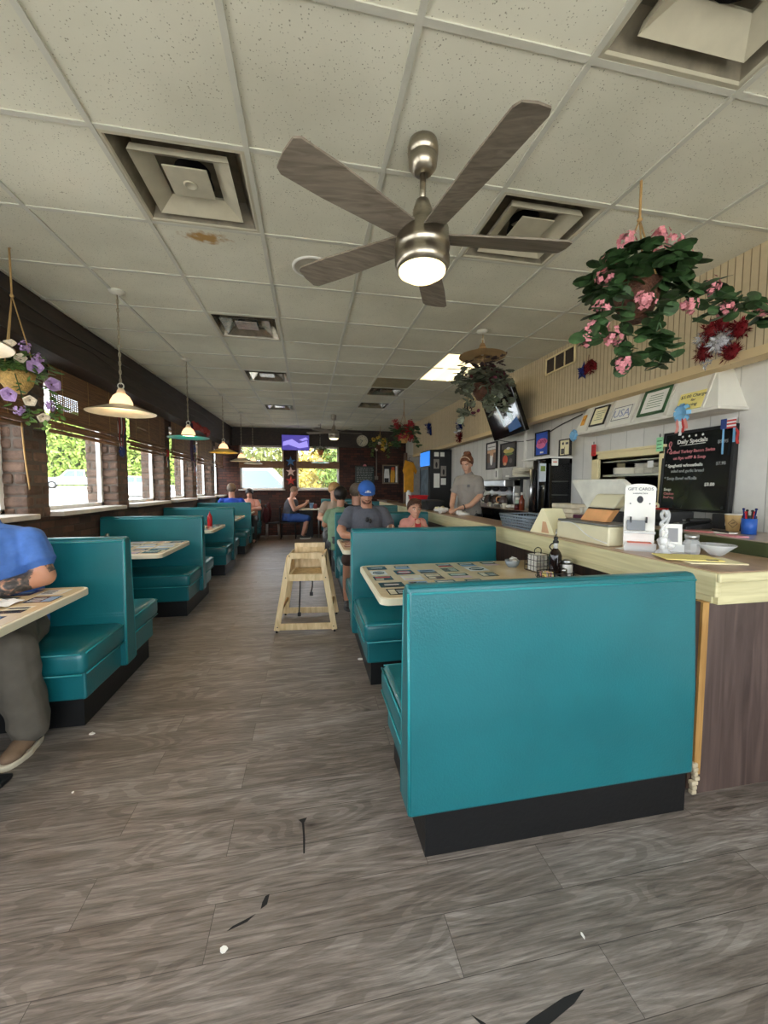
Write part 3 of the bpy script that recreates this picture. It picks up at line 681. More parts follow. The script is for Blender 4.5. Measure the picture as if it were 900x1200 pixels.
vent((0, 4), 'shiny metal ceiling vent, second along the left vent row', 'foil')
vent((0, 7), 'shiny metal ceiling vent, third along the left vent row', 'foil')
vent((0, 11), 'shiny metal ceiling vent farthest along the left vent row', 'foil')
vent((3, 8), 'grey ceiling vent between the small far fan and the red flower basket', 'foil')
vent((3, 10), 'grey ceiling vent beyond the other one above the far wall clock', 'foil')
# round speaker cover
t = thing('ceiling_speaker', 'round white speaker cover in the ceiling behind the fan blade tip', 'speaker', (.05, 2.87, CZ(2.87)))
b = MB(); b.lathe([(.145, 0), (.145, -.006), (.13, -.012), (.125, -.008)], seg=32, cap=False); b.build('speaker_ring', WHITE, t)
b = MB(); b.lathe([(.126, -.007), (.06, -.012), (0, -.013)], seg=32, cap=False); b.build('speaker_grille', S('speaker_grille_grey', 168, 162, 146, .6), t)
# fluorescent troffer
t = thing('ceiling_light', 'lit rectangular fluorescent ceiling panel above the counter', 'ceiling light', (GX0 + GW * 4.5, GY0 + GD * 6, CZ(GY0 + GD * 6))); t.rotation_euler = (math.atan(SL), 0, 0)
b = MB(); x, y = GW / 2, GD
for s in (-1, 1): b.box(s * x - .015, s * x + .015, -y, y, -.01, .03); b.box(-x, x, s * y - .015, s * y + .015, -.01, .03)
b.box(-x, x, -y, y, .06, .09); b.build('light_frame', TBAR, t)
b = MB(); b.box(-x + .016, x - .016, -y + .016, y - .016, 0, .006); b.build('diffuser', emit('troffer_diffuser', (1, .84, .50, 1), .95), t)
b = MB()
for s in (-.12, .12): b.cyl((s, -y + .05, -.004), (s, y - .05, -.004), .012, seg=8)
b.build('tube_lamp', emit('troffer_tube', (1, .93, .72, 1), 2), t)

# ------------------------------------------------------------------ ceiling fans
def fan(name, label, loc, ang, rod, zb, scale=1, lit=6):
    t = thing(name, label, 'ceiling fan', loc)
    b = MB(); b.lathe([(0, 0), (.062, 0), (.066, -.02), (.066, -.05), (.060, -.054), (.060, -.062), (.064, -.066), (.060, -.10), (.04, -.125), (.03, -.13), (0, -.13)], seg=32); b.build('canopy', NICKEL, t)
    b = MB(); b.cyl((0, 0, -.12), (0, 0, -rod), .014, seg=14); b.build('downrod', NICKEL, t)
    z = -rod
    b = MB(); b.lathe([(0, z + .03), (.028, z + .03), (.042, z - .01), (.046, z - .075), (.09, z - .085), (.115, z - .10), (.118, z - .16), (.121, z - .165), (.121, z - .18), (.117, z - .185), (.117, z - .21), (.121, z - .215), (.12, z - .24), (.11, z - .265), (0, z - .265)], seg=40); b.build('motor_housing', NICKEL, t)
    b = MB(); b.lathe([(.104, z - .258), (.103, z - .275), (.07, z - .296), (0, z - .302)], seg=36); b.build('light_globe', emit('fan_lamp', (1, .82, .46, 1), 1.15), t)
    for k in range(5):
        a = rad(ang + 72 * k)
        b = MB(); b2 = bmesh.new(); n = 9
        rows = []
        for i in range(n + 1):
            r = .10 + (.665 - .10) * i / n; w = .052 + .02 * min(1, i / 6)
            pit = rad(12); row = []
            for q in (-1, -.8, 0, .8, 1):
                rr_ = r - (.022 if i == n and abs(q) == 1 else 0) + (.006 if i == n and q == 0 else 0)
                row.append((rr_, q * w * math.cos(pit), q * w * math.sin(pit)))
            rows.append(row)
        top = [[b2.verts.new((p[0], p[1], p[2] + .004)) for p in r] for r in rows]; bot = [[b2.verts.new((p[0], p[1], p[2] - .004)) for p in r] for r in rows]
        for i in range(n):
            for q in range(4):
                b2.faces.new([top[i][q], top[i + 1][q], top[i + 1][q + 1], top[i][q + 1]]); b2.faces.new([bot[i][q + 1], bot[i + 1][q + 1], bot[i + 1][q], bot[i][q]])
        for i in range(n): b2.faces.new([bot[i][0], bot[i + 1][0], top[i + 1][0], top[i][0]]); b2.faces.new([top[i][4], top[i + 1][4], bot[i + 1][4], bot[i][4]])
        for e, fl_ in ((0, 1), (n, -1)):
            for q in range(4): b2.faces.new([bot[e][q], bot[e][q + 1], top[e][q + 1], top[e][q]][::fl_])
        bmesh.ops.recalc_face_normals(b2, faces=b2.faces[:])
        b.add(b2, Matrix.Translation((0, 0, z - zb)) @ Matrix.Rotation(a, 4, 'Z')); b.build('fan_blade', BLADE, t)
    t.scale = (scale,) * 3
    return t
fan('ceiling_fan', 'large brushed nickel ceiling fan with five grey blades and a glowing light', (.505, 1.745, CZ(1.745)), 67, .27, .125)
fan('ceiling_fan', 'small pale ceiling fan with a lit lamp near the far wall', (.59, 9.2, CZ(9.2)), 10, .27, .125, 1.0, 3)

# ------------------------------------------------------------------ pendant lamps
BULB = emit('pendant_glow', (1, .72, .40, 1), 7)
def pendant(label, x, y, ztop, rim, colr, under, chain=True, R_=.245, name='pendant_lamp', lit=True):
    t = thing(name, label, 'pendant lamp', (x, y, CZ(y)), 0)
    zc = ztop - CZ(y)
    b = MB(); b.lathe([(0, 0), (.06, 0), (.058, -.012), (.02, -.03), (0, -.03)], seg=24); b.build('canopy', TBAR, t)
    b = MB(); L_ = -.03 - zc - .04
    b.tube([(0, 0, -.03), (0, 0, zc + .03)], .003, 5); n = int(L_ / .034)
    if chain:
        for i in range(n):
            z = -.045 - i * .034; c = []
            for k in range(8):
                a = 2 * PI * k / 8; u, w = .0085 * math.cos(a), .022 * math.sin(a)
                c.append((u, 0, z + w) if i % 2 else (0, u, z + w))
            b.tube(c, .0026, 4, True)
    b.build('chain', S('aged_chain', 168, 158, 134, .4, metal=.6), t)
    b = MB(); b.tube([(.022 * math.cos(a), 0, zc + .02 + .022 * math.sin(a)) for a in [2 * PI * k / 14 for k in range(14)]], .005, 6, True); b.build('hanging_ring', TBAR, t)
    b = MB(); b.lathe([(.018, zc), (.028, zc - .02), (.034, zc - .045)], seg=20); b.build('socket_cap', under, t)
    b = MB(); b.lathe([(.034, zc - .042), (.056, zc - .06), (.076, zc - .10), (.082, zc - .135)], seg=28, cap=False); b.build('glass_neck', emit('alabaster_glow', (1, .66, .36, 1), .75) if lit else under, t)
    z0 = zc - .13; hh = z0 - (rim - CZ(y))
    pr = [(.078, z0), (.12, z0 - hh * .25), (.18, z0 - hh * .62), (R_, z0 - hh)]
    b = MB(); b.lathe(pr, seg=40, cap=False); b.build('shade', colr, t)
    b = MB(); b.lathe([(r - .003, z - .004) for r, z in pr], seg=40, cap=False); b.build('shade_lining', colr, t)
    b = MB(); b.ball((0, 0, z0 + .045), .03, 14, 10); b.build('bulb', BULB if lit else WHITE, t)
    if not lit: return t
    lt = bpy.data.lights.new('bulb_light', 'POINT'); lt.energy = 5; lt.color = (1, .76, .5); lt.shadow_soft_size = .04
    lo = bpy.data.objects.new('bulb_light', lt); COL.objects.link(lo); lo.location = (x, y, rim + hh + .0)
    return t
SHW = S('cream_enamel_shade', 214, 204, 176, .4); SHT = S('teal_enamel_shade', 30, 142, 138, .35); SHY = S('yellow_enamel_shade', 214, 178, 70, .4); SHG = S('pale_grey_shade', 186, 180, 158, .4); LIN = S('shade_lining_cream', 240, 214, 176, .5)
pendant('cream pendant lamp cut off by the left photo edge, above the man in blue', -1.46, 1.91, 2.225, 2.035, SHW, LIN)
pendant('cream pendant lamp beside the petunia basket on the window side', -1.458, 3.53, 2.225, 2.035, SHW, LIN)
pendant('teal pendant lamp, second along the window side', -1.46, 5.33, 2.215, 2.055, SHT, LIN)
pendant('mustard yellow pendant lamp, third along the window side', -1.455, 7.38, 2.24, 2.04, SHY, LIN)
pendant('pale grey pendant lamp, fourth along the window side', -1.455, 9.28, 2.21, 2.01, SHG, LIN)
pendant('pale pendant lamp farthest along the window side, before the far window', -1.46, 11.2, 2.26, 2.06, SHG, LIN)
pendant('teal pendant lamp under the small fern basket before the right far window', .33, 11.0, 2.27, 2.10, SHT, LIN)
pendant('tan pendant shade hanging near the ceiling over the burgundy plant', 1.70, 3.72, 2.86, 2.735, S('tan_shade', 176, 144, 98, .5), S('tan_shade_dark', 150, 118, 76, .6), False, .23, lit=False)

# ------------------------------------------------------------------ hanging baskets
def leafblade(b, p, d, n, L_, W_, lobes=0, rr=R):
    # a leaf: fan polygon with a fold, growing from p along d
    d = Vector(d).normalized(); n = Vector(n); n = (n - d * n.dot(d)); n = n.normalized() if n.length > 1e-4 else d.orthogonal().normalized(); w = d.cross(n)
    if lobes: outline = [(.12, .0), (-.02, .3), (.12, .55), (.42, .66), (.72, .56), (.93, .3), (1, 0)] if lobes == 1 else [(.0, 0), (.12, .45), (.3, .38), (.42, .66), (.6, .42), (.78, .5), (1, 0)]
    else: outline = [(0, 0), (.2, .34), (.5, .5), (.8, .32), (1, 0)]
    top = [Vector(p) + d * (a * L_) + w * (c * W_) + n * (-.12 * L_ * c - .15 * L_ * a * a) for a, c in outline]
    bot = [Vector(p) + d * (a * L_) - w * (c * W_) + n * (-.12 * L_ * c - .15 * L_ * a * a) for a, c in outline]
    mid = [Vector(p) + d * (a * L_) + n * (-.15 * L_ * a * a) for a, c in outline]
    for i in range(len(outline) - 1):
        for q in ((mid, top), (bot, mid)):
            pts = [q[0][i], q[0][i + 1], q[1][i + 1], q[1][i]]; u = []
            for v in pts:
                if all((v - z).length > 1e-6 for z in u): u.append(v)
            if len(u) > 2: b.face(u)
def rosette(b, c, r, n, rr, nrm=(0, -1, 0), petals=5, ps=.42):
    for _ in range(n):
        o = Vector((rr.gauss(0, 1), rr.gauss(0, 1), rr.gauss(0, 1))).normalized() * r * rr.uniform(.4, 1); d0 = (o.normalized() + Vector(nrm) * .5).normalized(); u = d0.orthogonal().normalized(); w = d0.cross(u); s_ = r * ps
        for k in range(petals):
            a = 2 * PI * k / petals; dd = (u * math.cos(a) + w * math.sin(a)); leafblade(b, Vector(c) + o, dd + d0 * .35, d0, s_, s_ * .9)
def trumpet(b, c, nrm, r):
    d = Vector(nrm).normalized(); u = d.orthogonal().normalized(); w = d.cross(u); c = Vector(c); n = 15; prev = None; rings = []
    for q, (rr_, h) in enumerate(((.12, -.5), (.3, -.15), (.75, .12), (1, .1))):
        rings.append([c + d * (h * r) + (u * math.cos(2 * PI * k / n) + w * math.sin(2 * PI * k / n)) * r * rr_ * (1 + (.1 * math.cos(5 * 2 * PI * k / n) if q > 1 else 0)) for k in range(n)])
    for a, e in zip(rings, rings[1:]):
        for k in range(n): b.face([a[k], a[(k + 1) % n], e[(k + 1) % n], e[k]])
def basket(label, loc, drop, br, bh, bm_, leafm, flowers, trails, n_leaf, leafL, spread, lobes, seed, rope=ROPE, nstr=3, half=False):
    # loc = ceiling hook; drop = distance down to the basket rim
    t = thing('hanging_basket', label, 'hanging plant', loc); rr = random.Random(seed); z = -drop
    b = MB(); b.lathe([(br * .45, z - bh), (br * .8, z - bh * .6), (br, z), (br * .92, z), (br * .7, z - .03), (0, z - .03)], seg=22); b.build('basket', bm_, t)
    b = MB(); kn = (0, 0, -drop * .38); b.tube([(0, 0, 0), kn], .006, 5); b.ball(kn, .012, 8, 6)
    for k in range(nstr):
        a = 2 * PI * k / nstr + .5; b.tube([kn, (br * math.cos(a), br * math.sin(a), z)], .004, 5)
    b.tube([(.01, 0, 0), (.0, 0, .012)], .006, 5); b.build('hanger_rope', rope, t)
    b = MB(); st = MB()
    for _ in range(n_leaf):
        a = rr.uniform(0, 2 * PI); q = rr.uniform(.15, 1) * spread; h = rr.uniform(-.35, .55) * spread * (1.0 - .5 * q / spread)
        p = Vector((q * math.cos(a), q * math.sin(a), z + .04 + h)); d = Vector((math.cos(a + rr.gauss(0, .6)), math.sin(a + rr.gauss(0, .6)), rr.uniform(-.7, .35)))
        leafblade(b, p, d, (rr.gauss(0, .3), rr.gauss(0, .3), 1), leafL * rr.uniform(.7, 1.2), leafL * rr.uniform(.8, 1.0) * (.9 if lobes else .6), lobes, rr)
        if rr.random() < .25: st.tube([(0, 0, z), (p.x * .6, p.y * .6, p.z + .02), p], .0025, 4)
    for tr in trails:
        c = catmull(tr, 7); st.tube(c, .003, 4)
        for i in range(2, len(c)):
            for _ in range(2):
                d = Vector((rr.gauss(0, 1), rr.gauss(0, 1), rr.uniform(-.8, .3)))
                leafblade(b, c[i] + Vector((rr.gauss(0, .02), rr.gauss(0, .02), rr.gauss(0, .02))), d, (rr.gauss(0, .4), rr.gauss(0, .4) - .4, 1), leafL * rr.uniform(.55, .95), leafL * rr.uniform(.6, .9) * (.9 if lobes else .6), lobes, rr)
    b.build('foliage', leafm, t); st.build('stems', LEAF, t)
    for fm, kind, r, pts in flowers:
        for p in pts:
            b = MB()
            nr = Vector((p[0], p[1] - .15, p[2] - z + .05))
            if kind == 'cluster': rosette(b, p, r, 26, rr, nr.normalized(), 4, .30)
            elif kind == 'rose':
                rosette(b, p, r, 5, rr, nr.normalized(), 6)
            else: trumpet(b, p, nr, r)
            b.build('flower', fm, t, smooth=False)
    return t
def ring(n, rr, R0, R1, z0, z1, front=True):
    o = []
    for k in range(n):
        a = rr.uniform(PI, 2 * PI) if front else rr.uniform(0, 2 * PI); q = rr.uniform(R0, R1); o.append((q * math.cos(a), q * math.sin(a), rr.uniform(z0, z1)))
    return o
basket('hanging basket of pink geraniums trailing to the right, at the upper right', (1.60, 1.735, CZ(1.735)), .50, .11, .17, WICK, LEAF,
       [(PINK, 'cluster', .045, [(-.19, -.06, -.42), (-.15, -.1, -.36), (-.02, -.14, -.34), (.10, -.1, -.33), (.14, .02, -.30), (.15, -.12, -.40), (-.22, -.05, -.50), (-.25, -.08, -.66), (-.26, -.06, -.73), (-.21, -.1, -.80), (-.09, -.15, -.64), (.16, -.14, -.64), (.30, -.12, -.53), (.60, -.14, -.62), (.40, -.12, -.63), (-.32, -.08, -.80), (-.15, -.1, -.92)])],
       [[(.12, -.06, -.46), (.30, -.11, -.53), (.46, -.13, -.58), (.62, -.13, -.62), (.70, -.12, -.66)], [(.1, -.04, -.5), (.28, -.1, -.60), (.42, -.12, -.64)], [(-.14, -.06, -.48), (-.24, -.09, -.6), (-.28, -.09, -.74), (-.34, -.09, -.8)], [(-.1, -.06, -.5), (-.17, -.1, -.7), (-.12, -.1, -.84), (-.1, -.1, -.90)],
        [(.0, -.08, -.52), (.02, -.12, -.68), (.0, -.11, -.80)], [(.02, -.12, -.72), (.05, -.12, -.82), (.03, -.12, -.90)]],
       230, .082, .21, 1, 31)
rr = random.Random(8)
basket('hanging basket of lilac and cream petunias by the first window, at the left edge', (-1.86, 3.02, CZ(3.02)), .78, .10, .13, WICKL, LEAFP,
       [(LILAC, 'trumpet', .044, [(-.14, -.1, -.66), (-.06, -.14, -.68), (-.2, -.08, -.64), (.24, -.06, -.86), (.16, -.09, -.76), (.04, -.14, -.95)]), (PALEPET, 'trumpet', .034, [(-.18, -.1, -.98), (-.1, -.12, -.82), (.1, -.12, -.72), (.14, -.12, -.98), (.2, -.1, -1.08), (.06, -.14, -.64)]), (LILAC, 'cluster', .035, [(.12, -.1, -.64), (.17, -.08, -.7), (0.08, -.12, -1.04), (.24, -.1, -1.0)])],
       [[(.08, -.04, -.75), (.2, -.07, -.85), (.26, -.07, -1.0), (.2, -.08, -1.12)], [(.04, -.08, -.8), (.1, -.1, -1.0), (.14, -.1, -1.1)], [(-.08, -.05, -.75), (-.18, -.1, -.9), (-.2, -.1, -1.02)]],
       280, .062, .18, 0, 33)
basket('hanging burgundy and grey leaved plant in front of the black television', (1.74, 3.80, CZ(3.8)), .50, .11, .15, WICK, LEAFG,
       [(BURGP, 'rose', .05, [(-.19, -.1, -.46), (.02, -.2, -.50), (.12, -.18, -.44), (.2, -.1, -.50), (.05, -.16, -.40), (-.12, -.1, -.78)])],
       [[(-.1, -.05, -.45), (-.18, -.1, -.6), (-.2, -.1, -.74), (-.24, -.08, -.84)], [(.05, -.08, -.5), (.1, -.14, -.66), (.06, -.14, -.76)], [(.12, -.06, -.5), (.24, -.1, -.6), (.22, -.1, -.74)], [(-.02, -.1, -.5), (.0, -.14, -.62), (-.02, -.14, -.7)]],
       230, .09, .25, 2, 35)
t = bpy.data.objects['hanging_basket.002']; b = MB(); rr = random.Random(77)
for _ in range(46):
    a = rr.uniform(0, 2 * PI); q = rr.uniform(.03, .2); leafblade(b, (q * math.cos(a), q * math.sin(a), -.30 + rr.uniform(-.1, .08)), (math.cos(a), math.sin(a), rr.uniform(-.3, .6)), (0, 0, 1), .08, .05, 2, rr)
b.build('dark_foliage', LEAFB, t)
rr = random.Random(9)
basket('hanging basket of red flowers beside the end of the tan soffit', (1.745, 7.15, CZ(7.15)), .62, .12, .17, WICKL, LEAF, [(REDPET, 'cluster', .07, ring(16, rr, .1, .26, -.75, -.38))], [[(.1, -.05, -.6), (.2, -.1, -.7), (.24, -.1, -.82)], [(-.1, -.05, -.6), (-.18, -.1, -.75), (-.16, -.1, -.86)]], 110, .09, .25, 1, 37)
rr = random.Random(10)
basket('hanging basket of yellow and cream flowers in front of the far brick wall', (1.97, 10.85, CZ(10.85)), .52, .13, .17, WICK, LEAFP, [(YELPET, 'cluster', .07, ring(9, rr, .1, .3, -.8, -.3)), (PALEPET, 'cluster', .06, ring(6, rr, .1, .3, -.7, -.3))], [[(.1, -.05, -.5), (.22, -.1, -.66), (.2, -.1, -.85)], [(-.1, -.05, -.5), (-.26, -.1, -.7), (-.22, -.1, -.85)]], 110, .10, .29, 0, 39)
rr = random.Random(12)
basket('small hanging fern in a terracotta pot above the teal lamp at the far window', (.335, 10.7, CZ(10.7)), .70, .09, .14, S('terracotta', 186, 112, 66, .7), LEAF, [], [[(.06, -.03, -.7), (.16, -.06, -.68), (.2, -.08, -.8)], [(-.06, -.03, -.7), (-.16, -.06, -.68), (-.2, -.08, -.8)]], 70, .08, .2, 0, 41, MBLACK)
# ------------------------------------------------------------------ hood and kitchen pass
t = thing('wall_hood', 'long white painted sloped hood over the kitchen pass-through', 'hood', (0, 0, 0))
def hoodpt(y, s): return None
yA, yB = 2.245, 3.74
b = MB(); b2 = bmesh.new()
lo = [(2.75, yA, 2.005), (3.0, yA, 2.005), (3.0, yB, 2.0), (2.75, yB, 2.0)]; hi = [(2.87, yA + .11, 2.31), (3.0, yA + .11, 2.31), (3.0, yB - .10, 2.31), (2.87, yB - .10, 2.31)]
vl = [b2.verts.new(p) for p in lo]; vh = [b2.verts.new(p) for p in hi]
b2.faces.new(vl); b2.faces.new(vh[::-1])
for i in range(4): b2.faces.new([vl[i], vl[(i + 1) % 4], vh[(i + 1) % 4], vh[i]])
bmesh.ops.recalc_face_normals(b2, faces=b2.faces[:]); b.add(b2); b.build('hood_body', HOODW, t)
def hp(y, k, off=.004):   # a point on the sloped hood front: k = 0 at the bottom edge, 1 at the top
    return Vector((2.75 + .12 * k - off, y, 2.003 + .306 * k + off * .4))
HU = (Vector((.12, 0, .306))).normalized(); HN = Vector((-.306, 0, .12)).normalized()
def hoodM(y, k, off=.006):
    p = hp(y, k, 0) + HN * off; M = Matrix(((0, HU.x, HN.x), (-1, HU.y, HN.y), (0, HU.z, HN.z))).to_4x4(); M.translation = p; return M
b = MB(); b.box(2.74, 3.0, yA - .01, yB + .01, 1.985, 2.008, .004)
for y in (3.55, 3.28, 2.98, 2.66, 2.36):
    b.T = hoodM(y, .5, .003); b.box(-.012, .012, -.155, .15, -.004, .006, .002)
b.T = Matrix(); b.build('hood_battens', S('hood_batten', 216, 212, 200, .5), t)
def hoodsign(name, label, cat, y, k, w, h, frame, fm, pm, lines):
    t = thing(name, label, cat, (0, 0, 0)); t.matrix_world = hoodM(y, k, .007)
    if frame:
        b = MB(); 
        for (x0, x1, y0, y1) in ((-w / 2, w / 2, -h / 2, -h / 2 + frame), (-w / 2, w / 2, h / 2 - frame, h / 2), (-w / 2, -w / 2 + frame, -h / 2, h / 2), (w / 2 - frame, w / 2, -h / 2, h / 2)): b.box(x0, x1, y0, y1, -.003, .012, .002)
        b.build('frame', fm, t)
    b = MB(); b.box(-w / 2 + frame * .6, w / 2 - frame * .6, -h / 2 + frame * .6, h / 2 - frame * .6, -.002, .004); b.build('sheet', pm, t)
    for i, (txt, sz, xx, yy, m) in enumerate(lines):
        b = MB(); b.text(txt, sz, Matrix.Translation((xx, yy, .0045))); b.build('lettering', m, t)
    return t
INK = S('ink_dark', 60, 60, 66, .7); INKG = S('ink_green', 70, 120, 70, .7); INKR = S('ink_red', 170, 50, 44, .7); INKB = S('ink_blue', 90, 120, 180, .7)
GFRM = S('green_frame', 58, 96, 62, .4)
def fakelines(b, w, n, y0, dy, rr, hh=.004):
    for i in range(n):
        ww = w * rr.uniform(.55, 1); b.box(-ww / 2, ww / 2, y0 - i * dy - hh / 2, y0 - i * dy + hh / 2, .004, .0046)
t1 = hoodsign('framed_certificate', 'dark framed cream certificate on the left part of the hood', 'picture', 3.42, .44, .20, .20, .012, MBLACK, CREAMP, [])
b = MB(); fakelines(b, .12, 5, .05, .022, random.Random(2)); b.build('printed_lines', INK, t1)
t1 = hoodsign('paper_sign', 'white sheet with dotted letters USA on the hood', 'sign', 3.13, .36, .22, .145, 0, None, PAPER, [('USA', .105, 0, -.004, S('pale_blue_ink', 150, 160, 190, .8))])
b = MB()
for i in range(20):
    for yy in (-.062, .062): b.lathe([(0, 0), (.0045, 0), (.0045, .001), (0, .001)], (-.10 + i * .0105, yy, .004), 6)
for i in range(11):
    for xx in (-.1, .1): b.lathe([(0, 0), (.0045, 0), (.0045, .001), (0, .001)], (xx, -.055 + i * .011, .004), 6)
b.build('dotted_border', INK, t1)
t1 = hoodsign('framed_certificate', 'green framed certificate in the middle of the hood', 'picture', 2.80, .47, .26, .235, .022, GFRM, PAPER, [])
b = MB(); fakelines(b, .15, 6, .06, .022, random.Random(5), .005); b.build('printed_lines', INKG, t1)
hoodsign('paper_sign', 'yellow handwritten charge notice at the right end of the hood', 'sign', 2.465, .26, .20, .14, 0, None, YELP, [('$5.00 Charge', .036, .01, .038, INK), ('for', .03, .02, .004, INK), ('Sharing', .034, .01, -.034, INK)])
t1 = hoodsign('paper_tag', 'orange paper tag at the left end of the hood', 'tag', 3.64, .42, .05, .11, 0, None, S('orange_paper', 232, 170, 72, .8), [('12', .03, 0, 0, INKR)])
# pass-through frame, shelves and what stands in it
t = thing('pass_through_frame', 'cream painted wood frame round the kitchen pass-through', 'window frame', (0, 0, 0))
b = MB()
for a in ((2.85, 2.90, 1.10, 1.80), (3.63, 3.72, 1.10, 1.80)): b.box(2.965, 3.3, a[0], a[1], a[2], a[3], .004)
b.box(2.965, 3.3, 2.85, 3.72, 1.735, 1.80, .004); b.box(2.96, 3.3, 2.85, 3.72, 1.10, 1.13, .004); b.build('frame', CREAM, t)
b = MB(); b.box(2.955, 3.01, 2.84, 3.73, 1.79, 1.815, .004); b.build('top_moulding', CREAM, t)
t = thing('kitchen_shelf', 'steel pass shelf carrying stacked white plates', 'shelf', (0, 0, 0))
b = MB(); b.box(3.02, 3.6, 2.905, 3.625, 1.555, 1.575); b.build('upper_shelf', STEEL, t)
b = MB(); b.box(3.1, 3.6, 2.905, 3.625, 1.42, 1.436); b.build('lower_shelf', STEEL, t)
b = MB(); b.box(3.02, 3.6, 2.905, 3.625, 1.70, 1.71); b.build('heat_strip', STEEL, t)
PORC = S('white_porcelain', 232, 226, 208, .25)
for i, y in enumerate((3.30, 3.20, 3.10, 2.98)):
    b = MB()
    for k in range(7): b.lathe([(.02, .0), (.055, .002), (.075, .016), (.074, .018), (.052, .006), (0, .006)], (3.2, y, 1.576 + k * .014), 20)
    o = b.build('bowl_stack', PORC); tag(o, ['stack of white bowls in the pass, leftmost of four', 'stack of white bowls in the pass, second from the left', 'stack of white bowls in the pass, third from the left', 'stack of white bowls in the pass, nearest the chalkboard'][i], 'bowls', 'white bowl stacks in the pass')
b = MB(); b.box(3.04, 3.045, 3.03, 3.09, 1.63, 1.69); o = b.build('order_slip', PAPER); tag(o, 'small white slip hanging before the bowl stacks', 'paper')
b = MB()
for k in range(9): b.lathe([(.06, 0), (.12, .008), (.12, .012), (0, .01)], (3.18, 3.48, 1.576 + k * .007), 24)
tag(b.build('plate_stack', PORC), 'low stack of white plates at the left end of the pass shelf', 'plates')
for k in range(3):
    b = MB(); b.box(3.15, 3.35, 2.93, 3.06, 1.135 + k * .045, 1.175 + k * .045, .006); tag(b.build('takeout_box', PORC), ['white flat box at the bottom of the pass stack', 'white flat box in the middle of the pass stack', 'white flat box on top of the pass stack'][k], 'box', 'white boxes low in the pass')
def wallcard(name, label, cat, x, y, z, w, h, m, th=.006, tilt=0):
    b = MB(); b.box(-th, 0, -w / 2, w / 2, -h / 2, h / 2, min(.002, th / 3)); o = b.build(name, m); o.location = (x, y, z); o.rotation_euler = (tilt, 0, 0); return tag(o, label, cat)
def tagthing(name, label, y, z, m, ink):
    t = thing(name, label, 'tag', (2.955, y, z)); b = MB(); b.box(-.006, 0, -.032, .032, -.06, .06, .002); b.build('card', m, t)
    b = MB()
    for k in range(3): b.box(-.0068, -.0055, -.022, .022, -.035 + k * .03, -.028 + k * .03)
    b.build('printed_lines', ink, t); b = MB(); b.tube([(-.003, 0, .06), (-.003, .006, .08), (-.003, 0, .09), (-.003, -.006, .08), (-.003, 0, .06)], .0025, 5); b.build('loop', MBLACK, t)
tagthing('hanging_tag', 'red paper tag pinned at the left top of the pass frame', 3.68, 1.835, RED, INKR)
tagthing('hanging_tag', 'green paper tag pinned beside the chalkboard', 2.885, 1.815, S('mint_paper', 160, 222, 170, .7), INKG)
# chalkboard
t = thing('chalkboard', 'tall black chalkboard of handwritten daily specials on the white wall', 'chalkboard', (2.985, 2.58, 1.58)); t.rotation_euler = (0, rad(3), 0)
w, h = .56, .63
b = MB(); b.box(-.018, .01, -w / 2, w / 2, -h / 2, h / 2); b.build('board', mat('chalkboard_black', srgb(30, 32, 32), .13, var=.25, scale=5), t)
b = MB()
for (a, c, d, e) in ((-w / 2 - .01, -w / 2 + .012, -h / 2, h / 2), (w / 2 - .012, w / 2 + .01, -h / 2, h / 2), (-w / 2 - .01, w / 2 + .01, -h / 2 - .005, -h / 2 + .014), (-w / 2 - .01, w / 2 + .01, h / 2 - .014, h / 2 + .008)): b.box(-.026, .012, a, c, d, e, .003)
b.build('frame', MBLACK, t)
CH_W = S('chalk_white', 226, 224, 214, .9); CH_P = S('chalk_pink', 196, 120, 124, .9); CH_G = S('chalk_grey', 150, 152, 148, .9); CH_B = S('chalk_blue', 120, 150, 190, .9)
for txt, sz, yy, zz, m, al in (('Daily Specials', .046, .04, .235, CH_W, 'CENTER'), ('$9.95', .034, -.20, .205, CH_G, 'CENTER'), ('* Grilled Turkey Bacon Swiss', .034, .255, .155, CH_P, 'LEFT'), ('on Rye w/FF & Soup', .033, .19, .105, CH_P, 'LEFT'),
                            ('* Spaghetti w/meatballs', .034, .255, .045, CH_W, 'LEFT'), ('$7.95', .032, -.20, .045, CH_G, 'CENTER'), ('salad and garlic bread', .032, .20, .0, CH_G, 'LEFT'), ('* Soup Bowl w/Rolls', .034, .255, -.06, CH_G, 'LEFT'), ('$3.00', .034, -.13, -.11, CH_W, 'CENTER'),
                            ('Soup:', .03, .25, -.15, CH_W, 'LEFT'), ('Chicken', .028, .25, -.185, CH_P, 'LEFT'), ('Beef veg', .028, .25, -.215, CH_P, 'LEFT')):
    b = MB(); b.text(txt, sz, face_x(-.019, yy, zz), align=al, bold=.0008); b.build('chalk_lettering', m, t)
b = MB()
for k in range(4): b.ball((-.02, .12 - k * .055, .275), (.002, .009, .009), 8, 6)
b.tube([(-.02, .14, .205), (-.02, -.07, .21)], .003, 4); b.build('chalk_flourish', CH_W, t)
b = MB(); b.tube(catmull([(-.02, .21, .17), (-.02, .235, .215), (-.02, .228, .245), (-.02, .215, .235), (-.02, .225, .2), (-.02, .248, .175)], 5), .004, 5); b.build('chalk_ribbon', CH_P, t)

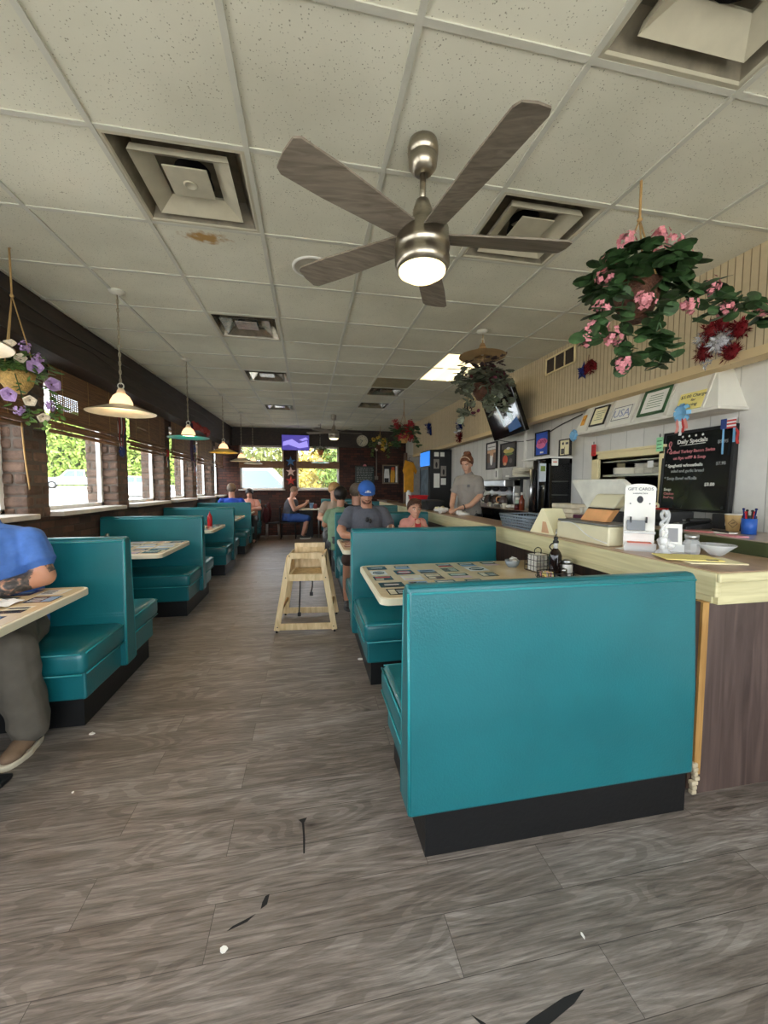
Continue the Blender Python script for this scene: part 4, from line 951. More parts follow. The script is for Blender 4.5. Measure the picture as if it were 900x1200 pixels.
# ------------------------------------------------------------------ soffit and right wall decorations
def star(b, c, r, r2, th, up=(0, 0, 1), nrm=(-1, 0, 0), rot=0):
    n = Vector(nrm); u = Vector(up); w = n.cross(u); c = Vector(c); o = []
    for k in range(10):
        a = PI / 2 + k * PI / 5 + rot; q = r if k % 2 == 0 else r2; o.append(c + w * (q * math.cos(a)) + u * (q * math.sin(a)))
    f, k_ = c + n * th, c - n * th
    for i in range(10): b.face([f, o[i], o[(i + 1) % 10]]); b.face([k_, o[(i + 1) % 10], o[i]])
def clampx(b):
    for v in b.bm.verts: v.co.x = min(v.co.x, 0)
    return b
def fuzz(b, c, r, n, rr, flat=.5):
    for _ in range(n):
        d = Vector((rr.gauss(0, 1) * flat, rr.gauss(0, 1), rr.gauss(0, 1))).normalized(); e = Vector((rr.gauss(0, 1), rr.gauss(0, 1), rr.gauss(0, 1))).normalized() * r * .1
        c0 = Vector(c) + d * r * rr.uniform(.1, .7); b.face([c0 - e, c0 + d * r * .4, c0 + e])
t = thing('tinsel_decoration', 'blue tinsel star with a red tinsel streamer on the soffit', 'decoration', (2.749, 3.55, 2.62)); rr = random.Random(1)
b = MB(); star(b, (-.01, .06, 0), .10, .045, .03, rot=.2); fuzz(b, (-.01, .06, 0), .07, 160, rr); clampx(b).build('blue_star', TBLUE, t)
b = MB()
for k in range(3): b.tube(catmull([(-.012, .03, .03 - k * .035), (-.014, -.06, .06 - k * .03), (-.012, -.13, .01 - k * .02)], 5), [.016] * 10 + [.012], 6); fuzz(b, (-.012, -.06, .03 - k * .03), .06, 60, rr)
clampx(b).build('red_streamer', TREDM, t)
b = MB(); b.tube([(-.014, .02, -.0), (-.016, -.06, .035), (-.014, -.12, .0)], .007, 5); b.build('silver_streamer', TSILV, t)
b = MB(); b.tube([(0, .0, .05), (0, -.01, .14)], .003, 4); b.build('hanger', TREDM, t)
t = thing('tinsel_decoration', 'large red and silver tinsel star behind the trailing pink geranium', 'decoration', (2.749, 2.24, 2.43))
b = MB(); 
for k, a in enumerate((90, 18, -54, 198, 126)):
    p = (-.012, -.12 * math.cos(rad(a)), .12 * math.sin(rad(a))); b.ball(p, (.02, .05, .05), 10, 8); fuzz(b, p, .085, 130, rr)
clampx(b).build('red_points', TREDM, t)
b = MB(); b.ball((-.016, 0, 0), (.02, .06, .06), 10, 8); fuzz(b, (-.016, 0, 0), .1, 200, rr); fuzz(b, (-.02, .13, .06), .06, 90, rr); fuzz(b, (-.02, .09, -.12), .05, 80, rr); clampx(b).build('silver_centre', TSILV, t)
b = MB(); b.tube([(0, 0, .1), (0, 0, .3)], .003, 4); b.build('hanger', TREDM, t)
t = thing('tinsel_decoration', 'small dark blue curved tinsel ornament far along the soffit', 'decoration', (2.749, 8.75, 2.78))
b = MB(); star(b, (-.01, .06, .05), .13, .05, .03); b.tube(catmull([(-.01, .05, .0), (-.01, -.09, -.02), (-.01, -.12, -.17)], 5), .028, 6); fuzz(b, (-.01, 0, 0), .15, 200, rr); clampx(b).build('blue_tinsel', TBLUE, t)
b = MB(); star(b, (-.03, -.0, -.06), .07, .03, .02); clampx(b).build('silver_star', TSILV, t)
t = thing('tinsel_decoration', 'hanging red white and blue tinsel ornament on the soffit, under the burgundy plant trail', 'decoration', (2.749, 6.86, 2.48))
b = MB(); fuzz(b, (-.02, 0, .1), .13, 180, rr); star(b, (-.015, 0, .08), .10, .045, .03); clampx(b).build('blue_part', TBLUE, t)
b = MB(); fuzz(b, (-.02, .0, -.13), .12, 160, rr); star(b, (-.015, 0, -.12), .09, .04, .03); clampx(b).build('red_part', TREDM, t)
b = MB(); fuzz(b, (-.03, .02, -.02), .11, 160, rr); b.ball((-.02, .02, 0), .05, 8, 6); clampx(b).build('silver_part', TSILV, t)
def grille(label, y, z, n, w=.42, h=.19):
    t = thing('return_grille', label, 'air vent', (2.748, y, z)); b = MB()
    for (a, c, d, e) in ((-w / 2, w / 2, -h / 2, -h / 2 + .018), (-w / 2, w / 2, h / 2 - .018, h / 2), (-w / 2, -w / 2 + .018, -h / 2, h / 2), (w / 2 - .018, w / 2, -h / 2, h / 2)): b.box(-.014, 0, a, c, d, e, .003)
    for k in range(1, n): b.box(-.012, 0, -w / 2 + w * k / n - .006, -w / 2 + w * k / n + .006, -h / 2, h / 2)
    b.build('grille_frame', CREAM, t); b = MB(); b.box(-.002, .001, -w / 2 + .01, w / 2 - .01, -h / 2 + .01, h / 2 - .01); b.build('dark_mesh', S('grille_dark_brown', 50, 38, 28, .7, var=.3, scale=60), t)
grille('dark three pane return air grille on the soffit above the blue tinsel star', 4.0, 2.84, 3, .52)
grille('dark return air grille half hidden behind the burgundy hanging plant', 6.5, 2.86, 4, .5)
def ribbonbow(name, label, loc, bowm, tails, sc=1, ny=True, up=False):
    # rosette bow with hanging streamers
    t = thing(name, label, 'decoration', loc); rr = random.Random(len(label)); b = MB(); s = sc
    for k in range(8):
        a = 2 * PI * k / 8; d = Vector((0, math.cos(a), math.sin(a))); pts = [Vector((0, 0, 0)), d * .045 * s + Vector((-.018, 0, 0)) * s, d * .065 * s, d * .045 * s + Vector((.012, 0, 0)) * s, Vector((0, 0, 0))]
        w = Vector((0, -math.sin(a), math.cos(a))) * .014 * s
        for p, q in zip(pts, pts[1:]): b.face([p - w, q - w, q + w, p + w])
    b.build('bow', bowm, t)
    for k, (m, dy, L_) in enumerate(tails):
        b = MB(); sg = 1 if up else -1
        pts = catmull([(-.004, dy * .2 * s, sg * .02 * s), (-.014, dy * .7 * s, sg * L_ * .4 * s), (-.004, dy * .8 * s, sg * L_ * .7 * s), (-.01, dy * s, sg * L_ * s)], 4)
        for p, q in zip(pts, pts[1:]):
            w = Vector((0, .011 * s, 0)); b.face([p - w, q - w, q + w, p + w])
        b.build('streamer', m, t)
    return t
WRIB = S('white_ribbon', 232, 230, 226, .6); RRIB = S('red_ribbon', 196, 60, 56, .6); BRIB = S('navy_ribbon', 44, 66, 130, .6); PRIB = S('striped_pink_ribbon', 226, 150, 140, .6)
ribbonbow('ribbon_bow', 'light blue bow with red and white tails on the hood edge', (2.74, 2.50, 2.0), LBLUE, [(PRIB, .03, .13), (WRIB, .0, .15), (RRIB, -.02, .13), (PRIB, -.045, .11)], 1.1)
ribbonbow('ribbon_bow', 'light blue bow at the left lower corner of the hood', (2.74, 3.72, 1.99), LBLUE, [(LBLUE, .0, .03)], .95)
t = thing('small_flag', 'small stars and stripes ribbon flag at the top corner of the chalkboard', 'flag', (2.95, 2.335, 1.905))
b = MB(); b.box(-.006, .0, .0, .055, -.045, .045, .002); b.build('blue_field', BRIB, t)
for k in range(6):
    b = MB(); b.box(-.006, 0, -.075, .0, -.045 + k * .015, -.03 + k * .015); b.build('stripe', RRIB if k % 2 == 0 else WRIB, t)
b = MB(); b.box(-.007, -.004, .018, .034, -.27, -.045); b.build('blue_tail', LBLUE, t)
b = MB(); pts = catmull([(-.004, -.07, -.045), (-.008, -.10, -.09), (-.004, -.09, -.14), (-.008, -.105, -.19)], 5)
for p, q in zip(pts, pts[1:]): b.face([p - Vector((0, .012, 0)), q - Vector((0, .012, 0)), q + Vector((0, .012, 0)), p + Vector((0, .012, 0))])
b.build('red_tail', RRIB, t); b = MB(); b.box(-.006, -.003, -.075, -.055, -.17, -.045); b.build('blue_tail', LBLUE, t); t.scale = (.8, .8, .8)
# posters and signs on the white wall
def poster(label, y, z, w, h, fr, fm, blocks, name='framed_poster', cat='poster', x=2.995):
    t = thing(name, label, cat, (x, y, z)); b = MB()
    for (a, c, d, e) in ((-w / 2, w / 2, -h / 2, -h / 2 + fr), (-w / 2, w / 2, h / 2 - fr, h / 2), (-w / 2, -w / 2 + fr, -h / 2, h / 2), (w / 2 - fr, w / 2, -h / 2, h / 2)): b.box(-.03, 0, a, c, d, e, .003)
    b.build('frame', fm, t)
    b = MB(); b.box(-.016, -.004, -w / 2 + fr * .8, w / 2 - fr * .8, -h / 2 + fr * .8, h / 2 - fr * .8); ms = [blocks[0]]; 
    for k, (m, a, c, d, e, kind) in enumerate(blocks[1:]):
        if m not in ms: ms.append(m)
        b.mi = ms.index(m); x_ = -.0165 - k * .0002
        if kind == 'r': b.face([(x_, -a * w / 2, d * h / 2), (x_, -a * w / 2, e * h / 2), (x_, -c * w / 2, e * h / 2), (x_, -c * w / 2, d * h / 2)])
        else: b.face([(x_, -(a + c) / 2 * w / 2 + (c - a) / 2 * w / 2 * math.cos(q), (d + e) / 2 * h / 2 + (e - d) / 2 * h / 2 * math.sin(q)) for q in [-2 * PI * j / 18 for j in range(18)]])
    b.build('picture', ms, t); return t
PB = S('print_brown', 110, 84, 64, .5); PT = S('print_tan', 214, 170, 128, .5); PG = S('print_grey', 90, 86, 84, .5); PK = S('print_dark', 34, 30, 28, .5); PY = S('print_yellow', 214, 196, 110, .5); PR = S('print_orange_red', 214, 90, 52, .5); PGN = S('print_green', 120, 140, 70, .5); PBL = S('print_blue', 40, 88, 196, .4); PPK = S('print_pink', 232, 118, 160, .4); PWH = S('print_white', 234, 232, 226, .5)
poster('dark framed tall poster with a pale cone shape on brown, left of two food posters', 6.09, 1.96, .37, .45, .022, PK, [PG, (PWH, -.88, .88, .45, .88, 'r'), (PG, -.7, .7, .62, .66, 'r'), (PT, -.86, .86, -.1, .42, 'r'), (PB, -.86, -.3, -.5, .2, 'r'), (PB, .35, .86, -.5, .2, 'r'), (PWH, -.3, .25, -.7, .3, 'o'), (PT, -.35, .3, .0, .45, 'o')])
poster('dark framed poster of a stacked burger with an orange cup', 5.55, 1.935, .46, .37, .02, PK, [PK, (PG, -.88, .88, .5, .88, 'r'), (PY, -.6, .8, .1, .55, 'o'), (PWH, -.2, .3, .42, .62, 'o'), (PGN, -.5, .7, -.05, .15, 'o'), (PR, -.7, .0, -.75, .0, 'o'), (PT, -.6, -.15, -.85, -.6, 'o'), (PG, .2, .6, -.7, -.3, 'o')])
t = poster('small blue framed sign with pink lettering above the black cabinet', 4.665, 2.01, .30, .31, .014, PK, [PBL, (PPK, -.75, .8, -.15, .45, 'o'), (PPK, -.85, .55, -.4, .2, 'o'), (PWH, -.25, .25, -.8, -.65, 'r')], name='blue_sign', cat='sign')
b = MB(); b.text('Candy', .075, face_x(-.0185, 0, .03)); b.build('lettering', S('ink_magenta', 170, 30, 90, .6), t)
poster('small black framed board with cream notices on top of the black cabinet', 4.06, 1.90, .20, .19, .012, PK, [CREAMP, (PK, -.7, -.15, -.75, -.1, 'r'), (PG, -.6, -.3, -.6, -.2, 'r'), (PK, -.1, -.02, -.9, .1, 'r'), (PK, -.5, -.2, .35, .65, 'r'), (PG, .1, .6, .35, .6, 'r')], name='notice_board', cat='sign', x=2.9)
# cable along the right wall, under the tv
b = MB(); b.tube(catmull([(2.98, 5.9, 2.20), (2.985, 5.55, 2.13), (2.985, 5.1, 2.09), (2.985, 4.7, 2.10), (2.98, 4.3, 2.19), (2.97, 3.9, 2.25)], 6), .006, 5); tag(b.build('cable', MBLACK), 'thin dark cable drooping along the white wall below the television', 'cable')
b = MB(); b.box(2.965, 3.0, 5.05, 5.085, 1.15, 2.24, .004); tag(b.build('wall_conduit', WHITE), 'white vertical cable cover on the wall right of the burger poster', 'conduit')
# big tilted tv near the soffit
t = thing('television', 'black flat television tilted down from the soffit behind the burgundy plant', 'television', (2.62, 5.05, 2.46)); t.rotation_euler = (0, rad(-20), rad(-7))
w, h = 1.10, .66
b = MB(); b.box(-.03, .03, -w / 2, w / 2, -h / 2, h / 2, .008); b.build('case', GBLACK, t)
b = MB(); b.box(-.033, -.029, -w / 2 + .02, w / 2 - .02, -h / 2 + .03, h / 2 - .02); sc = b.build('screen', mat('tv_screen_black', srgb(8, 10, 16), .06, var=.05), t)
b = MB(); b.mi = 0
for pts in ([(.1, .18), (.02, .05), (-.05, -.12), (.0, -.2), (.06, -.06)], [(-.2, .1), (-.3, .0), (-.36, -.1), (-.28, -.16), (-.2, -.05)]): b.face([(-.0335, y, z) for y, z in pts])
b.mi = 1; b.face([(-.0335, y, z) for y, z in ((-.1, -.2), (-.45, -.12), (-.5, -.26), (-.1, -.28))]); b.build('lit_picture', [emit('tv_white', (.5, .6, .64, 1), .3), emit('tv_blue', (.01, .04, .11, 1), .5)], sc)
b = MB(); b.box(.03, .09, -.15, .15, -.12, .12, .01); b.cyl((.06, 0, .05), (.2, 0, .2), .03); b.build('bracket', MBLACK, t)

# ------------------------------------------------------------------ far wall things
t = thing('television', 'flat television with a violet picture on the far wall between the windows', 'television', (-.35, 11.86, 2.72))
b = MB(); b.box(-.40, .40, -.03, .03, -.23, .23, .006); b.build('case', GBLACK, t)
b = MB(); b.box(-.385, .385, -.034, -.028, -.215, .215); sc = b.build('screen', emit('tv_violet', srgb(72, 62, 150), .55), t)
b = MB(); b.face([(x, -.0345, z) for x, z in ((-.35, .02), (-.1, .1), (.1, -.02), (.33, .06), (.36, -.12), (.1, -.16), (-.2, -.06), (-.36, -.1))]); b.face([(x, -.0345, z) for x, z in ((.1, .08), (.3, .16), (.36, .1), (.2, .05))]); b.build('lit_picture', emit('tv_lilac', srgb(150, 140, 222), .6), sc)
b = MB(); b.box(-.1, .1, .03, .1, -.1, .1); b.build('bracket', MBLACK, t)
t = thing('wall_clock', 'round cream wall clock on the dark far wall', 'clock', (1.62, 11.94, 2.83)); t.rotation_euler = (rad(90), 0, 0)
b = MB(); b.lathe([(0, -.03), (.17, -.03), (.175, .0), (.17, .025), (.155, .025), (.15, .012), (0, .012)], seg=36); b.build('clock_case', S('clock_cream', 206, 198, 176, .5), t)
b = MB(); b.lathe([(0, .0125), (.148, .0125), (.148, .014), (0, .014)], seg=36); b.build('clock_face', S('clock_face_ivory', 224, 216, 192, .5), t)
b = MB()
for k in range(12): b.T = Matrix.Rotation(k * PI / 6, 4, 'Z'); b.box(-.005, .005, .115, .138, .014, .016)
b.build('hour_marks', MBLACK, t)
for L_, a in ((.075, 60), (.11, 150)):
    b = MB(); b.T = Matrix.Rotation(rad(a), 4, 'Z'); b.box(-.006, .006, -.015, L_, .016, .019); b.build('clock_hand', MBLACK, t)
t = thing('menu_board', 'dark green board of pale handwriting on the far brick wall', 'chalkboard', (1.70, 11.972, 1.76)); b = MB(); b.box(-.29, .29, -.01, .03, -.31, .31, .004); b.build('board', S('green_slate', 40, 52, 46, .5), t)
b = MB(); rr = random.Random(6)
for i in range(9):
    x = -.25
    while x < .2:
        ww = rr.uniform(.03, .1); b.box(x, x + ww, -.013, -.009, .24 - i * .058, .256 - i * .058); x += ww + .02
b.build('chalk_lines', CH_G, t)
b = MB(); b.prism([(-.06, .31), (.06, .31), (.03, .37), (-.03, .37)], 'y', -.01, .0); b.build('top_ornament', CH_P, t)
t = thing('framed_picture', 'pale framed mirror-like picture with yellow and white figures on the far brick wall', 'picture', (2.50, 11.96, 1.83)); b = MB()
for (a, c, d, e) in ((-.25, .25, -.29, -.255), (-.25, .25, .255, .29), (-.25, -.215, -.29, .29), (.215, .25, -.29, .29)): b.box(a, c, -.02, .03, d, e, .004)
b.build('frame', S('pale_picture_frame', 130, 112, 90, .5), t)
b = MB(); b.mi = 0; b.box(-.22, .22, 0, .02, -.26, .26)
for m, pts in ((1, [(-.2, -.25), (-.03, -.25), (-.03, -.05), (-.05, .16), (-.18, .16), (-.2, 0)]), (2, [(.0, -.25), (.12, -.25), (.15, -.05), (.13, .15), (.02, .15), (-.0, -.05)]), (3, [(-.19, -.25), (-.05, -.25), (-.05, -.12), (-.19, -.12)]), (4, [(.16, -.25), (.215, -.25), (.215, .25), (.16, .25)]), (5, [(.03, .12), (.13, .12), (.13, .22), (.03, .22)])):
    b.mi = m; b.face([(x, -.002 - m * .0003, z) for x, z in pts])
b.build('picture', [PK, PWH, S('print_amber', 222, 164, 50, .5), PK, PWH, PR], t)
b = MB(); b.tube([(2.06, 11.95, 2.52), (2.06, 11.95, 1.75)], .018, 8); b.box(2.01, 2.11, 11.92, 11.98, 1.66, 1.77, .006); tag(b.build('wall_conduit', S('conduit_grey', 120, 110, 100, .5)), 'grey vertical conduit ending in a switch box on the far brick wall', 'conduit')
t = thing('star_garland', 'string of three stars, blue, white and red, between the far windows', 'decoration', (-.50, 11.95, 2.3))
b = MB(); b.tube([(0, 0, .05), (0, 0, -.85)], .003, 4); b.build('string', ROPE, t)
for z, m in ((-.12, S('star_blue', 70, 110, 160, .5)), (-.42, S('star_white_red', 226, 190, 180, .5)), (-.68, S('star_red', 176, 50, 44, .5))):
    b = MB(); star(b, (0, -.01, z), .15, .06, .02, nrm=(0, -1, 0)); b.build('star', m, t)
# bows on the left brick piers
pier_mid = lambda i: piers[i] + PW / 2
ribbonbow('ribbon_bow', 'red white and blue streamer bow hanging on the brick pier below the cream pendant', (-2.392, pier_mid(4) - .03, 1.90), BRIB, [(RRIB, .09, .36), (WRIB, .03, .38), (RRIB, -.03, .37), (WRIB, -.08, .35), (BRIB, .1, .3)], 1.2, up=True)
ribbonbow('ribbon_bow', 'faded red white and blue bow on the brick pier left of the teal pendant', (-2.392, pier_mid(5), 2.02), RRIB, [(BRIB, .05, .2), (WRIB, 0, .22), (RRIB, -.05, .2)], 1.1)
ribbonbow('ribbon_bow', 'blue bow with long tails on the brick pier right of the teal pendant', (-2.392, pier_mid(6), 2.25), BRIB, [(BRIB, .05, .35), (RRIB, 0, .42), (WRIB, -.05, .36)], 1.4)
t = thing('bunting', 'crumpled red bunting swag above the blind by the yellow pendant', 'decoration', (-2.135, 8.6, 2.62)); b = MB(); rr = random.Random(3)
for k in range(14):
    y = -.6 + k * .09; b.tube(catmull([(0, y, .05 + rr.uniform(-.03, .03)), (.03, y + .03, -.02 + rr.uniform(-.03, .03)), (.0, y + .08, -.06 + rr.uniform(-.04, .04))], 4), .03, 6)
b.build('red_cloth', S('bunting_red', 160, 60, 54, .7), t)
b = MB(); b.tube(catmull([(.0, -.62, 0), (.02, -.66, -.2), (.0, -.64, -.45), (.02, -.68, -.7)], 5), .03, 6); b.build('dark_tail', S('bunting_dark', 60, 40, 60, .7), t)
# small things on the first sill, pull cord
b = MB(); b.tube(catmull([(-2.36, 3.86, 1.98), (-2.355, 3.87, 1.7), (-2.35, 3.9, 1.42)], 5), .006, 5); tag(b.build('pull_cord', ROPE), 'tan pull cord of the nearest bamboo blind hanging against the brick', 'cord')

# ------------------------------------------------------------------ things on the tables by the window
def caddy(label, loc, kind=0):
    t = thing('condiment_rack', label, 'condiment rack', loc); b = MB()
    for z in (.01, .07): b.tube([(.06 * math.cos(a), .06 * math.sin(a), z) for a in [2 * PI * k / 16 for k in range(16)]], .003, 5, True)
    for k in range(8): a = PI * k / 4; b.tube([(.06 * math.cos(a), .06 * math.sin(a), .01), (.06 * math.cos(a), .06 * math.sin(a), .07)], .0025, 5)
    b.tube([(0, 0, .01), (0, 0, .15)], .003, 5); b.build('wire_frame', MBLACK, t)
    return t
for i, (x, y, lb) in enumerate(((-2.22, 2.55, 'menu card holder and shaker at the wall end of the nearest window table'),)):
    t = thing('menu_holder', 'white printed card in a stand at the wall end of the nearest window table', 'card holder', (x, y, TZ))
    b = MB(); b.prism([(-.05, 0), (.05, 0), (.005, .24), (-.005, .24)], 'x', -.075, .075); b.build('card', PAPER, t)
    b = MB()
    for k in range(6): 
        z = .20 - k * .03; b.box(-.055, .055 - .02 * (k % 3), -(.05 - .045 * z / .24) - .0025, -(.05 - .045 * z / .24) - .001, z, z + .009)
    b.build('printed_lines', INK, t)
def shaker(label, loc, m, h=.1, r=.022):
    t = thing('shaker', label, 'shaker', loc); b = MB(); b.lathe([(0, 0), (r, 0), (r * 1.05, h * .2), (r * .85, h * .7), (0, h * .7)], seg=16); b.build('glass_body', m, t)
    b = MB(); b.lathe([(r * .86, h * .7), (r * .86, h * .9), (r * .5, h), (0, h)], seg=16); b.build('cap', STEEL, t); return t
SALT = S('salt_white', 226, 224, 218, .4); PEPP = S('pepper_grey', 70, 62, 56, .5)
shaker('salt shaker at the wall end of the nearest window table', (-2.08, 2.68, TZ), SALT, .115); shaker('pepper shaker beside the salt at the nearest window table', (-2.02, 2.72, TZ), PEPP, .115)
shaker('salt shaker at the wall end of the second window table', (-2.2, 4.85, TZ), SALT, .115)
t = thing('ketchup_bottle', 'red squeeze ketchup bottle on the third window table', 'bottle', (-1.56, 6.72, TZ)); b = MB(); b.lathe([(0, 0), (.034, 0), (.036, .01), (.036, .15), (.03, .17), (.02, .178), (0, .178)], seg=20); b.build('bottle_body', RED, t)
b = MB(); b.lathe([(.021, .176), (.02, .195), (.008, .205), (.005, .235), (0, .236)], seg=16); b.build('nozzle', RED, t)
b = MB(); b.lathe([(0, 0), (.034, 0), (.035, .008), (.035, .11), (.028, .13), (.014, .15), (.013, .17), (0, .17)], (-1.6, 8.9, TZ), 16); tag(b.build('ketchup_bottle', RED), 'small red bottle on the table before the far window booth', 'bottle')
# papers / plate under the arm of the man in front
t = thing('paper_napkin', 'crumpled white napkin by the tattooed forearm', 'napkin', (-1.66, 2.42, TZ)); b = MB(); rr = random.Random(15); g = []
for i in range(9): g.append([(-.12 + i * .028, -.07 + j * .024, .004 + .022 * abs(math.sin(i * 1.1 + j * .7)) * (1 - abs(i - 4) / 6)) for j in range(7)])
for i in range(8):
    for j in range(6): b.face([g[i][j], g[i + 1][j], g[i + 1][j + 1], g[i][j + 1]])
o = b.build('sheet', PAPER, t, smooth=True)
# table behind the foreground bench
t = thing('creamer_bowl', 'clear bowl full of white creamer cups on the cream table', 'bowl', (1.60, 2.87, TZ)); b = MB(); b.lathe([(0, 0), (.035, 0), (.05, .02), (.06, .055), (.057, .055), (.046, .022), (0, .008)], seg=22); b.build('glass_bowl', mat('milky_glass', (.75, .84, .9, 1), .1, trans=.6, var=.02), t)
rr = random.Random(3)
for k in range(10):
    b = MB(); a = rr.uniform(0, 6.28); q = rr.uniform(0, .036); b.lathe([(0, 0), (.012, 0), (.017, .02), (.019, .021), (0, .0215)], seg=10, M=Matrix.Translation((q * math.cos(a), q * math.sin(a), .03 + .03 * rr.random())) @ Euler((rr.uniform(-.8, .8), rr.uniform(-.8, .8), 0)).to_matrix().to_4x4()); tag(b.build('creamer_cup', WHITE, loc=(1.60, 2.87, TZ)), 'white creamer cup heaped in the clear bowl', 'creamer', 'creamer cups in the clear bowl')
# square wire basket with white jam packs
t = thing('wire_basket', 'square black wire basket holding white packs on the cream table', 'basket', (1.715, 2.70, TZ), rad(10)); b = MB(); s = .065; hgt = .13
for z in (.005, .045, .09, hgt): b.tube([(-s, -s, z), (s, -s, z), (s, s, z), (-s, s, z)], .0022, 5, True)
for k in range(5):
    q = -s + 2 * s * k / 4
    for p in ((q, -s), (q, s), (-s, q), (s, q)): b.tube([(*p, .005), (*p, hgt)], .002, 5)
b.tube(catmull([(-.03, 0, hgt), (-.03, 0, hgt + .035), (0, 0, hgt + .05), (.03, 0, hgt + .035), (.03, 0, hgt)], 5), .0035, 6); b.build('wire_frame', MBLACK, t)
for i in range(2):
    for k in range(6):
        b = MB(); b.box(-.056 + i * .058, -.004 + i * .058, -.05, .05, .008 + k * .0205, .026 + k * .0205, .004); o = b.build('jam_pack', WHITE); o.location = (1.715, 2.70, TZ); o.rotation_euler = (0, 0, rad(10)); tag(o, 'white jam pack stacked in the square wire basket', 'pack', 'white jam packs in the wire basket')
# oval wire caddy with syrup, sugar, packets
t = thing('condiment_rack', 'oval black wire rack with a tall loop handle on the cream table', 'condiment rack', (1.655, 2.39, TZ), rad(-8)); b = MB(); ax, ay = .125, .075
ov = lambda z, n=28: [(ax * math.cos(2 * PI * k / n), ay * math.sin(2 * PI * k / n), z) for k in range(n)]
for z in (.008, .035, .062): b.tube(ov(z), .003, 5, True)
for k in range(14): a = 2 * PI * k / 14; b.tube([(ax * math.cos(a), ay * math.sin(a), .008), (ax * math.cos(a), ay * math.sin(a), .062)], .0025, 4); b.tube([(ax * math.cos(a + .12) + .0 + .01 * math.cos(q), ay * math.sin(a + .12), .035 + .011 * math.sin(q)) for q in [2 * PI * j / 8 for j in range(8)]], .002, 4, True)
for k in range(7): q = -.11 + k * .0366; b.tube([(q, -ay * math.sqrt(max(0, 1 - (q / ax) ** 2)), .006), (q, ay * math.sqrt(max(0, 1 - (q / ax) ** 2)), .006)], .0022, 4)
b.tube([(.0, .05, .006), (.0, .05, .20)], .0035, 6); b.tube(catmull([(0, .05, .20), (.022, .05, .225), (0, .05, .25), (-.022, .05, .225), (0, .05, .20)], 5), .0045, 6); b.build('wire_frame', MBLACK, t)
SYR = mat('dark_syrup', (.012, .006, .005, 1), .08, var=.1)
t = thing('syrup_bottle', 'tall dark syrup bottle with a pourer spout in the oval rack', 'bottle', (1.665, 2.41, TZ + .008)); b = MB(); b.lathe([(0, 0), (.040, 0), (.042, .012), (.042, .16), (.034, .185), (.017, .21), (.014, .215), (0, .215)], seg=20); b.build('bottle_body', SYR, t)
b = MB(); b.lathe([(.016, .205), (.0155, .245), (.013, .25), (0, .25)], seg=14); b.build('glass_neck', PLGLASS, t)
b = MB(); b.lathe([(.019, .248), (.019, .262), (.012, .27), (.016, .285), (.008, .292), (0, .292)], seg=14); b.build('pourer_collar', MBLACK, t); b = MB(); b.cyl((0, 0, .29), (.003, 0, .345), .006, .003, 8); b.build('pour_spout', STEEL, t)
t = thing('sugar_shaker', 'glass sugar shaker with a steel lid in the oval rack', 'shaker', (1.73, 2.37, TZ + .008)); b = MB(); b.lathe([(0, 0), (.032, 0), (.034, .01), (.034, .10), (.03, .112), (0, .112)], seg=20); b.build('sugar_body', SALT, t); b = MB(); b.lathe([(.033, .108), (.034, .13), (.026, .14), (0, .142)], seg=20); b.build('steel_lid', STEEL, t)
shaker('pepper shaker in the oval rack beside the syrup', (1.69, 2.345, TZ + .008), PEPP, .085)
t = thing('hot_sauce_bottle', 'small amber bottle between the wire basket and the syrup', 'bottle', (1.73, 2.53, TZ)); b = MB(); b.lathe([(0, 0), (.02, 0), (.02, .09), (.01, .115), (.009, .13), (0, .13)], seg=14); b.build('bottle_body', S('amber_sauce', 150, 80, 40, .2), t); b = MB(); b.lathe([(.0105, .125), (.0105, .15), (0, .15)], seg=12); b.build('cap', RED, t)
rr = random.Random(5)
for k in range(14):
    b = MB(); b.box(-.018, .018, -.003, .003, 0, .052, .001); o = b.build('sugar_packet', [YELP, S('packet_pink', 230, 170, 176, .7), WHITE][k % 3]); o.location = (1.562 + (k % 7) * .010, 2.375 + .03 * (k // 7), TZ + .012); o.rotation_euler = (rr.uniform(-.2, .2), rr.uniform(-.2, .2), rad(84) + rr.uniform(-.3, .3))
    tag(o, '%s sugar packet standing in the oval rack' % ['yellow', 'pink', 'white'][k % 3], 'sugar packet', '%s sugar packets in the oval rack' % ['yellow', 'pink', 'white'][k % 3])

# ------------------------------------------------------------------ things on the serving counter
Z0 = CT
t = thing('cash_register', 'cream cash register with an angled peach panel on the serving counter', 'cash register', (1.98, 2.45, Z0))
b = MB(); b.box(-.11, .12, -.28, .25, 0, .125, .010); b.build('register_base', IVORY, t)
b = MB(); b.box(-.108, .118, -.275, .245, .126, .140, .004); b.build('top_plate', GREY, t)
LE = Matrix(((1, 0, .35, 0), (0, 1, -.45, 0), (0, 0, 1, 0), (0, 0, 0, 1)))
b = MB(); b.T = Matrix.Translation((.0, -.0, .142)) @ LE; b.box(-.02, .03, -.14, .11, 0, .085, .006); b.build('peach_panel', ORANGE, t)
b = MB(); b.T = Matrix.Translation((.0, -.0, .142)) @ LE; b.box(-.028, .04, -.14, .11, .093, .19, .014); b.build('slip_cover', IVORY, t)
b = MB(); b.T = Matrix.Translation((.0, -.0, .142)) @ LE; b.box(-.022, .03, -.135, .105, .084, .094); b.build('paper_slot', MBLACK, t)
b = MB(); b.tube(catmull([(-.112, .20, .12), (-.115, .05, .12), (-.115, -.1, .05), (-.112, -.27, .02)], 6), .004, 5); b.build('cord', WHITE, t)
t = thing('pos_monitor', 'large white trapezoid display housing behind the cash register', 'monitor', (2.28, 2.62, Z0))
b = MB(); b.prism([(.46, .43), (.44, .445), (-.09, .44), (-.15, .40), (-.165, .20), (.25, .20)], 'x', -.02, .03, .008, 2); b.build('display_housing', S('monitor_cream', 226, 224, 210, .45), t)
